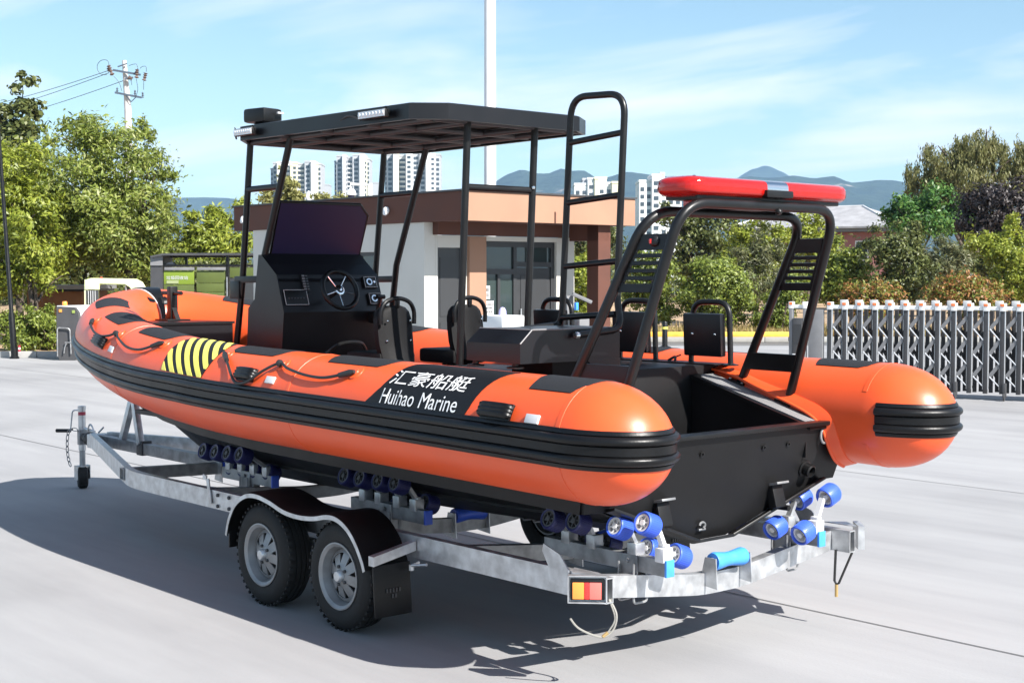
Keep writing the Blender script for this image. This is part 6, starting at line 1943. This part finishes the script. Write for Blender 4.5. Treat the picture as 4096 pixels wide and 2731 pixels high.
q = MB().box(dash(0.462, 1.752, 0.004), (0.175, 0.105, 0.012), DM, 0.004); sc_ = q.build('radio_panel', SATIN, cons)
q = MB()
for (dx, dy, w_, h_) in ((0, 0.05, 0.17, 0.0025), (0, -0.05, 0.17, 0.0025), (0.085, 0, 0.0025, 0.10), (-0.085, 0, 0.0025, 0.10)):
    q.box(dash(0.462, 1.752, 0.0115)+Vector((0, 1, 0))*dx+du*dy, (w_, h_, 0.002), DM)
q.build('bezel_line', LIGHTG, sc_, smooth=False)
q = MB()
for k in range(6):
    q.box(dash(0.462, 1.752, 0.0115)+Vector((0, 1, 0))*(0.055-0.022*k)-du*0.006, (0.012, 0.008, 0.004), DM)
q.build('button', DARKG, sc_, smooth=False)
q = MB().box(dash(0.372, 1.845, 0.006), (0.05, 0.12, 0.014), DM, 0.004); sw = q.build('switch_panel', SATIN, cons)
q = MB()
for k in range(6):
    q.box(dash(0.384, 1.845, 0.016)+du*(0.045-0.018*k), (0.018, 0.010, 0.006), DM)
    q.box(dash(0.360, 1.845, 0.016)+du*(0.045-0.018*k), (0.014, 0.003, 0.002), DM)
q.build('switch', MIDG, sw, smooth=False)
for z in (1.845, 1.735):
    y = -0.135 if z > 1.8 else -0.15
    q = MB().box(dash(y, z, 0.010), (0.105, 0.080, 0.022), DM, 0.004); g_ = q.build('gauge', SATIN, cons)
    q = MB()
    for (dx, dy, w_, h_) in ((0, 0.036, 0.095, 0.002), (0, -0.036, 0.095, 0.002), (0.047, 0, 0.002, 0.072), (-0.047, 0, 0.002, 0.072)):
        q.box(dash(y, z, 0.0225)+Vector((0, 1, 0))*dx+du*dy, (w_, h_, 0.002), DM)
    q.build('bezel_line', LIGHTG, g_, smooth=False)
    q = MB().lathe([(0.015, 0), (0.024, 0), (0.024, 0.008), (0.015, 0.008)], dash(y+0.012, z, 0.021), dn, 22, closed=True); q.build('dial_ring', CHROME, g_)
    q = MB().lathe([(0.008, 0), (0.008, 0.006), (0, 0.007)], dash(y-0.03, z, 0.021), dn, 12); q.build('key', CHROME, g_)
# steering wheel
wc = Vector((3.33, 0.256, 1.805)); wa = Vector((-0.90, 0, 0.38)).normalized(); a_ = Vector((0, 1, 0)); b_2 = wa.cross(a_).normalized()
q = MB().tube([wc+(a_*math.cos(t)+b_2*math.sin(t))*0.128 for t in np.linspace(0, 2*PI, 40, endpoint=False)], 0.0155, 12, closed=True)
whl = q.build('steering_wheel', RUBBER, cons)
q = MB()
for k in range(5):
    t = 2*PI*k/5+0.5*PI
    d = a_*math.cos(t)+b_2*math.sin(t)
    q.tube([wc-wa*0.012+d*0.03, wc+d*0.118], 0.0042, 8)
q.build('spokes', CHROME, whl)
q = MB().lathe([(0.0, 0.012), (0.012, 0.010), (0.016, 0.004), (0.024, 0.004), (0.034, 0.0), (0.034, -0.012), (0.015, -0.02)], wc, wa, 28); q.build('wheel_hub', CHROME, whl)
q = MB().lathe([(0.014, -0.02), (0.014, -0.17)], wc, wa, 14); q.build('wheel_shaft', SATIN, whl)
q = MB().lathe([(0.0145, 0.012), (0.023, 0.008), (0.023, 0.0055), (0.0145, 0.0055)], wc, wa, 24, closed=True); q.build('hub_ring', SATIN, whl)
# throttle
q = MB(); q.box((3.42, -0.10, 1.62), (0.10, 0.10, 0.08), None, 0.02); th_ = q.build('throttle', SATIN, cons)
q = MB().tube([(3.42, -0.10, 1.66), (3.38, -0.10, 1.75)], 0.011, 8); q.tube([(3.38, -0.07, 1.755), (3.38, -0.13, 1.755)], 0.015, 10); q.build('lever', SATIN, th_)
q = MB().tube(smoothpath([(3.30, 0.38, 1.40), (3.25, 0.33, 1.455), (3.25, 0.22, 1.47), (3.28, 0.12, 1.455), (3.32, 0.06, 1.40)], 6), 0.012, 8); q.build('foot_rail', SATIN, cons)

# two bucket seats facing the helm
for y0 in (0.283, -0.283):
    q = MB(); rows = []; rows2 = []
    for k, (z, w_, dx) in enumerate(((1.37, 0.095, 0.05), (1.40, 0.118, 0.03), (1.48, 0.128, 0.012), (1.56, 0.130, 0.0), (1.63, 0.127, -0.008), (1.675, 0.112, -0.012), (1.70, 0.085, -0.013), (1.712, 0.05, -0.013))):
        rows.append([Vector((2.66-dx+0.035*(j/4)**2, y0+w_*j/4, z)) for j in range(-4, 5)])
        rows2.append([Vector((2.70-dx+0.045*(j/4)**2, y0+w_*j/4*0.97, z)) for j in range(-4, 5)])
    q.slab(rows, rows2); st_ = q.build('helm_seat', SEATM, boat, angle=60)
    lp_ = [(y0-0.124, 1.60), (y0-0.122, 1.68), (y0-0.085, 1.735), (y0, 1.757), (y0+0.085, 1.735), (y0+0.122, 1.68), (y0+0.124, 1.60)]
    q = MB().tube(smoothpath([Vector((2.672, y, z)) for y, z in lp_], 6), 0.0135, 10); q.bar((2.675, y0, 1.70), (2.672, y0, 1.75), 0.028, 0.016, (1, 0, 0), 0.004); q.build('top_handle', RUBBER, st_)
    q = MB()
    for (dy, z) in ((0.085, 1.62), (-0.085, 1.62), (0.088, 1.50), (-0.088, 1.50)):
        q.lathe([(0.0, 0.006), (0.006, 0.004), (0.0075, 0)], (2.648+0.012, y0+dy, z), (-1, 0, 0), 10)
    q.build('rivet', CHROME, st_)
    q = MB().box((2.85, y0, 1.385), (0.36, 0.27, 0.09), None, 0.03); q.build('cushion', SEATM, st_)
    q = MB(); q.box((2.80, y0-0.07, 1.15), (0.07, 0.06, 0.44), None, 0.01); q.box((2.80, y0+0.07, 1.15), (0.07, 0.06, 0.44), None, 0.01); q.box((2.80, y0, 0.955), (0.30, 0.26, 0.02), None, 0.004); q.build('pedestal', SATIN, st_)
    sg = 1 if y0 > 0 else -1
    q = MB().tube(fillet([(2.72, y0-0.14, 1.49), (2.98, y0-0.15, 1.485), (3.02, y0-0.15, 1.20)], 0.07), 0.0135, 10); q.build('armrest', SATIN, st_)

# engine box seat amidships with its flared skirt
q = MB()
bxo = [(1.45, -0.392), (1.45, 0.386), (1.90, 0.40), (1.90, -0.392)]
zb_, zt_ = 1.413, 1.600
lo = [Vector((1.45, -0.392, zb_)), Vector((1.45, 0.386, zb_)), Vector((1.90, 0.40, zb_+0.005)), Vector((1.90, -0.392, zb_))]
mi_ = [Vector((1.45, -0.392, zt_-0.004)), Vector((1.45, 0.386, 1.524)), Vector((1.90, 0.40, 1.522)), Vector((1.90, -0.392, zt_-0.004))]
hi_ = [Vector((1.45, -0.392, zt_)), Vector((1.45, 0.298, zt_)), Vector((1.90, 0.30, zt_)), Vector((1.90, -0.392, zt_))]
q.add(lo+mi_+hi_, [(0, 1, 5, 4), (1, 2, 6, 5), (2, 3, 7, 6), (3, 0, 4, 7), (4, 5, 9, 8), (5, 6, 10, 9), (6, 7, 11, 10), (7, 4, 8, 11), (8, 9, 10, 11), (3, 2, 1, 0)])
ebx = q.build('seat_box', GEL, boat, smooth=False)
q = MB(); q.prism([(1.447, -0.12, 1.42), (1.447, -0.395, 1.42), (1.447, -0.395, 1.29), (1.447, -0.29, 1.30)], (0.02, 0, 0)); q.build('skirt', GEL, ebx, smooth=False)
q = MB(); q.prism([(1.50, 0.10, 1.412), (1.50, -0.30, 1.412), (1.56, -0.26, 1.20), (1.56, 0.04, 1.20)], (0.35, 0, 0)); q.build('pedestal', HULLBLK, ebx, smooth=False)
for (x, y) in ((1.52, 0.36), (1.86, 0.365)):
    q = MB(); q.lathe([(0.0, 0.0), (0.05, 0.0), (0.05, 0.008), (0.018, 0.014), (0.018, 0.03)], (x, y, 1.385), n=18); q.build('foot', SATIN, ebx)
q = MB(); q.tube([hi_[1], hi_[2]], 0.004, 6); q.tube([mi_[1], hi_[1]], 0.004, 6); q.tube([hi_[0], hi_[1]], 0.005, 6); q.build('edge_bead', MIDG, ebx)

# boarding ladder: one bent tube, four rungs
LT = rad(3.4)
Xa, Xf, YL = 1.452, 1.925, -0.372
qa = fillet([(1.415, 0.00, 1.563), (1.415, YL, 1.590), (1.455, YL, 1.76), (1.392, YL, 2.955), (1.845, YL, 2.975), (1.925, YL, 1.66), (1.955, YL, 1.60), (1.955, -0.02, 1.575)], 0.13, 8)
q = MB().tube(qa, 0.0205, 14); lad = q.build('ladder', SATIN, boat)
for z in (2.72, 2.36, 1.975, 1.665):
    xa = 1.455-(z-1.76)/(2.955-1.76)*0.063; xf = 1.925-(z-1.66)/(2.975-1.66)*0.08
    q = MB().tube([(xa, YL, z+0.012), (xf, YL, z-0.018)], 0.0185, 12); q.build('rung', SATIN, lad)
q = MB().lathe([(0.0, -0.006), (0.018, -0.004), (0.0215, 0.004), (0.0215, 0.02)], (1.415, 0.0, 1.563), (0, -1, 0), 14); q.build('end_cap', CHROME, lad)

for o_ in (ebx, lad):
    o_.scale = (0.9, 0.9, 0.9); o_.location = Vector((-0.555, 0.4156, 0.1235))
# starboard bolster seats: bent hoop with a padded back
for x0 in (1.12, 1.70, 2.42):
    w_ = 0.135
    q = MB().tube(fillet([(x0-w_-0.015, -0.80, 1.385), (x0-w_, -0.80, 1.742), (x0+w_, -0.80, 1.742), (x0+w_+0.015, -0.80, 1.385)], 0.085, 8), 0.0165, 12); hp2 = q.build('bolster_hoop', SATIN, boat)
    q = MB().box((x0+0.02, -0.765, 1.555), (0.285, 0.045, 0.245), Matrix.Rotation(rad(-3), 3, 'X'), 0.02); q.build('back_pad', GEL, hp2)
    q = MB(); q.lathe([(0, 0.005), (0.006, 0.004), (0.008, 0)], (x0-0.08, -0.742, 1.56), (0, 1, 0), 10); q.lathe([(0, 0.005), (0.006, 0.004), (0.008, 0)], (x0+0.09, -0.742, 1.56), (0, 1, 0), 10); q.build('rivet', CHROME, hp2)
    q = MB(); q.lathe([(0.0, 0), (0.045, 0), (0.045, 0.006), (0.02, 0.012)], (x0-w_-0.015, -0.80, 1.385), n=16); q.lathe([(0.0, 0), (0.045, 0), (0.045, 0.006), (0.02, 0.012)], (x0+w_+0.015, -0.80, 1.385), n=16); q.build('foot_plate', SATIN, hp2)
q = MB(); q.prism([(1.02, -0.72, 1.387), (2.70, -0.72, 1.387), (2.70, -0.86, 1.387), (1.02, -0.86, 1.387)], (0, 0, 0.006)); q.build('side_shelf', HULLBLK, boat, smooth=False)
q = MB(); q.tube(smoothpath([(1.43, -0.78, 1.395), (1.36, -0.76, 1.42), (1.34, -0.74, 1.40)], 4), 0.008, 6); q.tube([(1.40, -0.78, 1.41), (1.35, -0.80, 1.43)], 0.005, 6); q.build('cleat_line', CABLE, boat)

# radar arch: two raked hoops, slotted plates, tread plates, lamps
AH = fillet([(0.565, 0.79, 1.165), (0.125, 0.592, 2.2267), (0.105, 0.50, 2.2267), (0.105, -0.50, 2.2267), (0.125, -0.592, 2.2267), (0.565, -0.79, 1.165)], 0.01, 2)


def hoop(foot, top, barx, barz, r):
    pts = [(foot[0], foot[1], foot[2]), (top[0], top[1], top[2]), (top[0], -top[1], top[2]), (foot[0], -foot[1], foot[2])]
    pts[0] = (foot[0]-0.17, foot[1]-0.09, foot[2])
    return MB().tube(fillet(pts, 0.17, 10), r, 16)


arch = hoop((0.565, 0.79, 1.165), (0.095, 0.575, 2.2267), 0, 0, 0.0245).build('arch_hoop', SATIN, boat)
arch2 = hoop((0.905, 0.80, 1.275), (0.300, 0.585, 2.195), 0, 0, 0.0245).build('arch_hoop', SATIN, boat)


def leg(z, which, sg):
    f, t = ((0.565, 0.79, 1.165), (0.095, 0.575, 2.2267)) if which == 0 else ((0.905, 0.80, 1.275), (0.300, 0.585, 2.195))
    if sg > 0: f = (f[0]-0.17, f[1]-0.09, f[2])
    k = (z-f[2])/(t[2]-f[2])
    return Vector((f[0]+(t[0]-f[0])*k, sg*(f[1]+(t[1]-f[1])*k), z))


for sg in (1, -1):
    q = MB()
    def band(za, zb, k0=0.0, k1=1.0):
        A = leg(za, 0, sg).lerp(leg(za, 1, sg), k0); Bq = leg(za, 0, sg).lerp(leg(za, 1, sg), k1); Cq = leg(zb, 0, sg).lerp(leg(zb, 1, sg), k1); D = leg(zb, 0, sg).lerp(leg(zb, 1, sg), k0)
        q.prism([A, Bq, Cq, D], (0, -sg*0.012, -0.002))
    band(2.012, 2.085)
    zs = [2.000, 1.965, 1.930, 1.895, 1.860]
    for i, z in enumerate(zs):
        lo_ = zs[i+1]+0.012 if i+1 < len(zs) else 1.815
        band(lo_, z-0.005)
    band(1.815, 2.085, 0.0, 0.16); band(1.815, 2.085, 0.84, 1.0)
    q.build('slotted_plate', SATIN, boat, smooth=False)
    q = MB(); A = []
    q.prism([leg(1.375, 0, sg), leg(1.375, 1, sg), leg(1.470, 1, sg), leg(1.470, 0, sg)], (0, -sg*0.03, 0)); q.build('brace_plate', SATIN, boat, smooth=False)
    for f in ((0.565, 0.79, 1.165+0.02), (0.905, 0.80, 1.285)):
        q = MB(); q.box((f[0], sg*f[1], 1.12+(f[0]-0.262)*0.274-0.0), (0.11, 0.085, 0.012), Matrix.Rotation(rad(-15.3), 3, 'Y'), 0.003)
        fp2 = q.build('foot_plate', SATIN, boat)
        q = MB()
        for dx in (-0.042, 0.042):
            for dy in (-0.03, 0.03):
                q.lathe([(0.007, 0), (0.007, 0.005), (0, 0.006)], (f[0]+dx, sg*f[1]+dy, 1.127+(f[0]+dx-0.262)*0.274), (-.26, 0, 1), 8)
        q.build('bolt', GALV, fp2)
pc = leg(2.052, 0, 1).lerp(leg(2.052, 1, 1), 0.45)+Vector((-0.004, 0.0, 0))
q = MB(); 
pv = Vector((-0.45, 0.85, 0.2)).normalized()
q.lathe([(0.0, 0.016), (0.014, 0.014), (0.024, 0.008), (0.028, 0.0), (0.028, -0.01), (0, -0.01)], pc+pv*0.004, pv, 22); sl2 = q.build('side_lamp', GEL, boat)
q = MB(); q.box(pc+pv*0.012+Vector((0.016, 0.009, -0.004)), (0.012, 0.012, 0.022), None, 0.003); q.build('lens', REDL, sl2)
q = MB(); q.box((0.205, -0.02, 2.214), (0.19, 0.22, 0.012), None, 0.003); q.build('light_bar_bracket', SATIN, boat)
q = MB(); q.lathe([(0.0, 0.02), (0.012, 0.018), (0.018, 0.008), (0.018, 0)], (0.085, -0.10, 2.205), (-0.8, 0, -0.5), 12); q.build('camera_eye', SATIN, boat)

# red light bar on the arch
RLENS = bpy.data.materials.new('red_light_lens'); RLENS.use_nodes = True
_n = RLENS.node_tree.nodes; _b = _n['Principled BSDF']
_b.inputs['Base Color'].default_value = (0.62, 0.014, 0.010, 1); _b.inputs['Roughness'].default_value = 0.12
_b.inputs['Coat Weight'].default_value = 0.7; _b.inputs['Coat Roughness'].default_value = 0.03
_b.inputs['Transmission Weight'].default_value = 0.35; _b.inputs['IOR'].default_value = 1.3
_tc = _n.new('ShaderNodeTexCoord'); _w = _n.new('ShaderNodeTexWave'); _w.bands_direction = 'Y'; _w.inputs['Scale'].default_value = 24; _w.inputs['Distortion'].default_value = 0.0
RLENS.node_tree.links.new(_tc.outputs['Object'], _w.inputs['Vector'])
_bp = _n.new('ShaderNodeBump'); _bp.inputs['Strength'].default_value = 0.10; _bp.inputs['Distance'].default_value = 0.004
RLENS.node_tree.links.new(_w.outputs['Fac'], _bp.inputs['Height']); RLENS.node_tree.links.new(_bp.outputs[0], _b.inputs['Normal'])
BX0, BX1, BC = 0.075, 0.35, -0.085


def barsec(y, k, z0=2.268, z1=2.366):
    """outline of the bar section at y, scaled by k about its middle"""
    xm, zm = (BX0+BX1)/2, (z0+z1)/2; hx, hz = (BX1-BX0)/2*k, (z1-z0)/2*min(1, k*1.06)
    o = []
    for t in np.linspace(0, 2*PI, 28, endpoint=False):
        c, s_ = math.cos(t), math.sin(t)
        o.append(Vector((xm+hx*math.copysign(abs(c)**0.55, c), y, zm-0.01+hz*math.copysign(abs(s_)**0.6, s_))))
    return o


def loft(secs, name, mt, parent):
    q = MB(); n_ = len(secs[0]); vs = [p for s_ in secs for p in s_]; fs = []
    for i in range(len(secs)-1):
        for k in range(n_):
            k2 = (k+1) % n_; fs.append((i*n_+k, i*n_+k2, (i+1)*n_+k2, (i+1)*n_+k))
    fs.append(tuple(range(n_-1, -1, -1))); fs.append(tuple((len(secs)-1)*n_+k for k in range(n_)))
    q.add(vs, fs); return q.build(name, mt, parent, angle=50)


q = MB(); q.box(((BX0+BX1)/2, BC, 2.258), (0.20, 1.08, 0.024), None, 0.008); lb = q.build('light_bar', SATIN, boat)
loft([barsec(BC+0.075, 1.0), barsec(BC+0.50, 1.0), barsec(BC+0.55, 0.95), barsec(BC+0.585, 0.80), barsec(BC+0.605, 0.55), barsec(BC+0.612, 0.25)], 'lens', RLENS, lb)
loft([barsec(BC-0.075, 1.0), barsec(BC-0.50, 1.0), barsec(BC-0.55, 0.95), barsec(BC-0.585, 0.80), barsec(BC-0.605, 0.55), barsec(BC-0.612, 0.25)], 'lens', RLENS, lb)
loft([barsec(BC-0.080, 1.012), barsec(BC+0.080, 1.012)], 'speaker_housing', CHROME, lb)
q = MB(); q.box(((BX0+BX1)/2-0.12, BC, 2.285), (0.07, 0.20, 0.035), None, 0.006)
q.build('speaker_grille', SATIN, lb)
for y in (BC+0.30, BC-0.30):
    q = MB(); q.box(((BX0+BX1)/2, y, 2.312), (0.10, 0.16, 0.04), None, 0.01); q.build('reflector', LIGHTG, lb)
for y in (BC+0.42, BC-0.42):
    q = MB(); q.box(((BX0+BX1)/2, y, 2.237), (0.16, 0.04, 0.035), None, 0.006); q.build('mounting_foot', REDL if y > 0 else SATIN, lb)
q = MB(); q.lathe([(0.0, 0.02), (0.008, 0.018), (0.010, 0)], (BX1-0.03, BC+0.33, 2.357), n=10); q.build('cap_screw', SATIN, lb)
# ================================================================== HAZE
def add_haze():
    m = bpy.data.materials.new('thin_air_haze'); m.use_nodes = True
    n, l = m.node_tree.nodes, m.node_tree.links; n.clear()
    o = n.new('ShaderNodeOutputMaterial'); v = n.new('ShaderNodeVolumePrincipled')
    v.inputs['Color'].default_value = (0.42, 0.68, 1.0, 1)
    v.inputs['Density'].default_value = 0.00011
    v.inputs['Anisotropy'].default_value = 0.0
    l.new(v.outputs[0], o.inputs['Volume'])
    b = MB().box((CAM[0]*3.2, CAM[1]*3.2, 258.0), (17000, 17000, 526.0))
    h = b.build('haze', m, smooth=False)
    tag(h, kind='stuff')


add_haze()
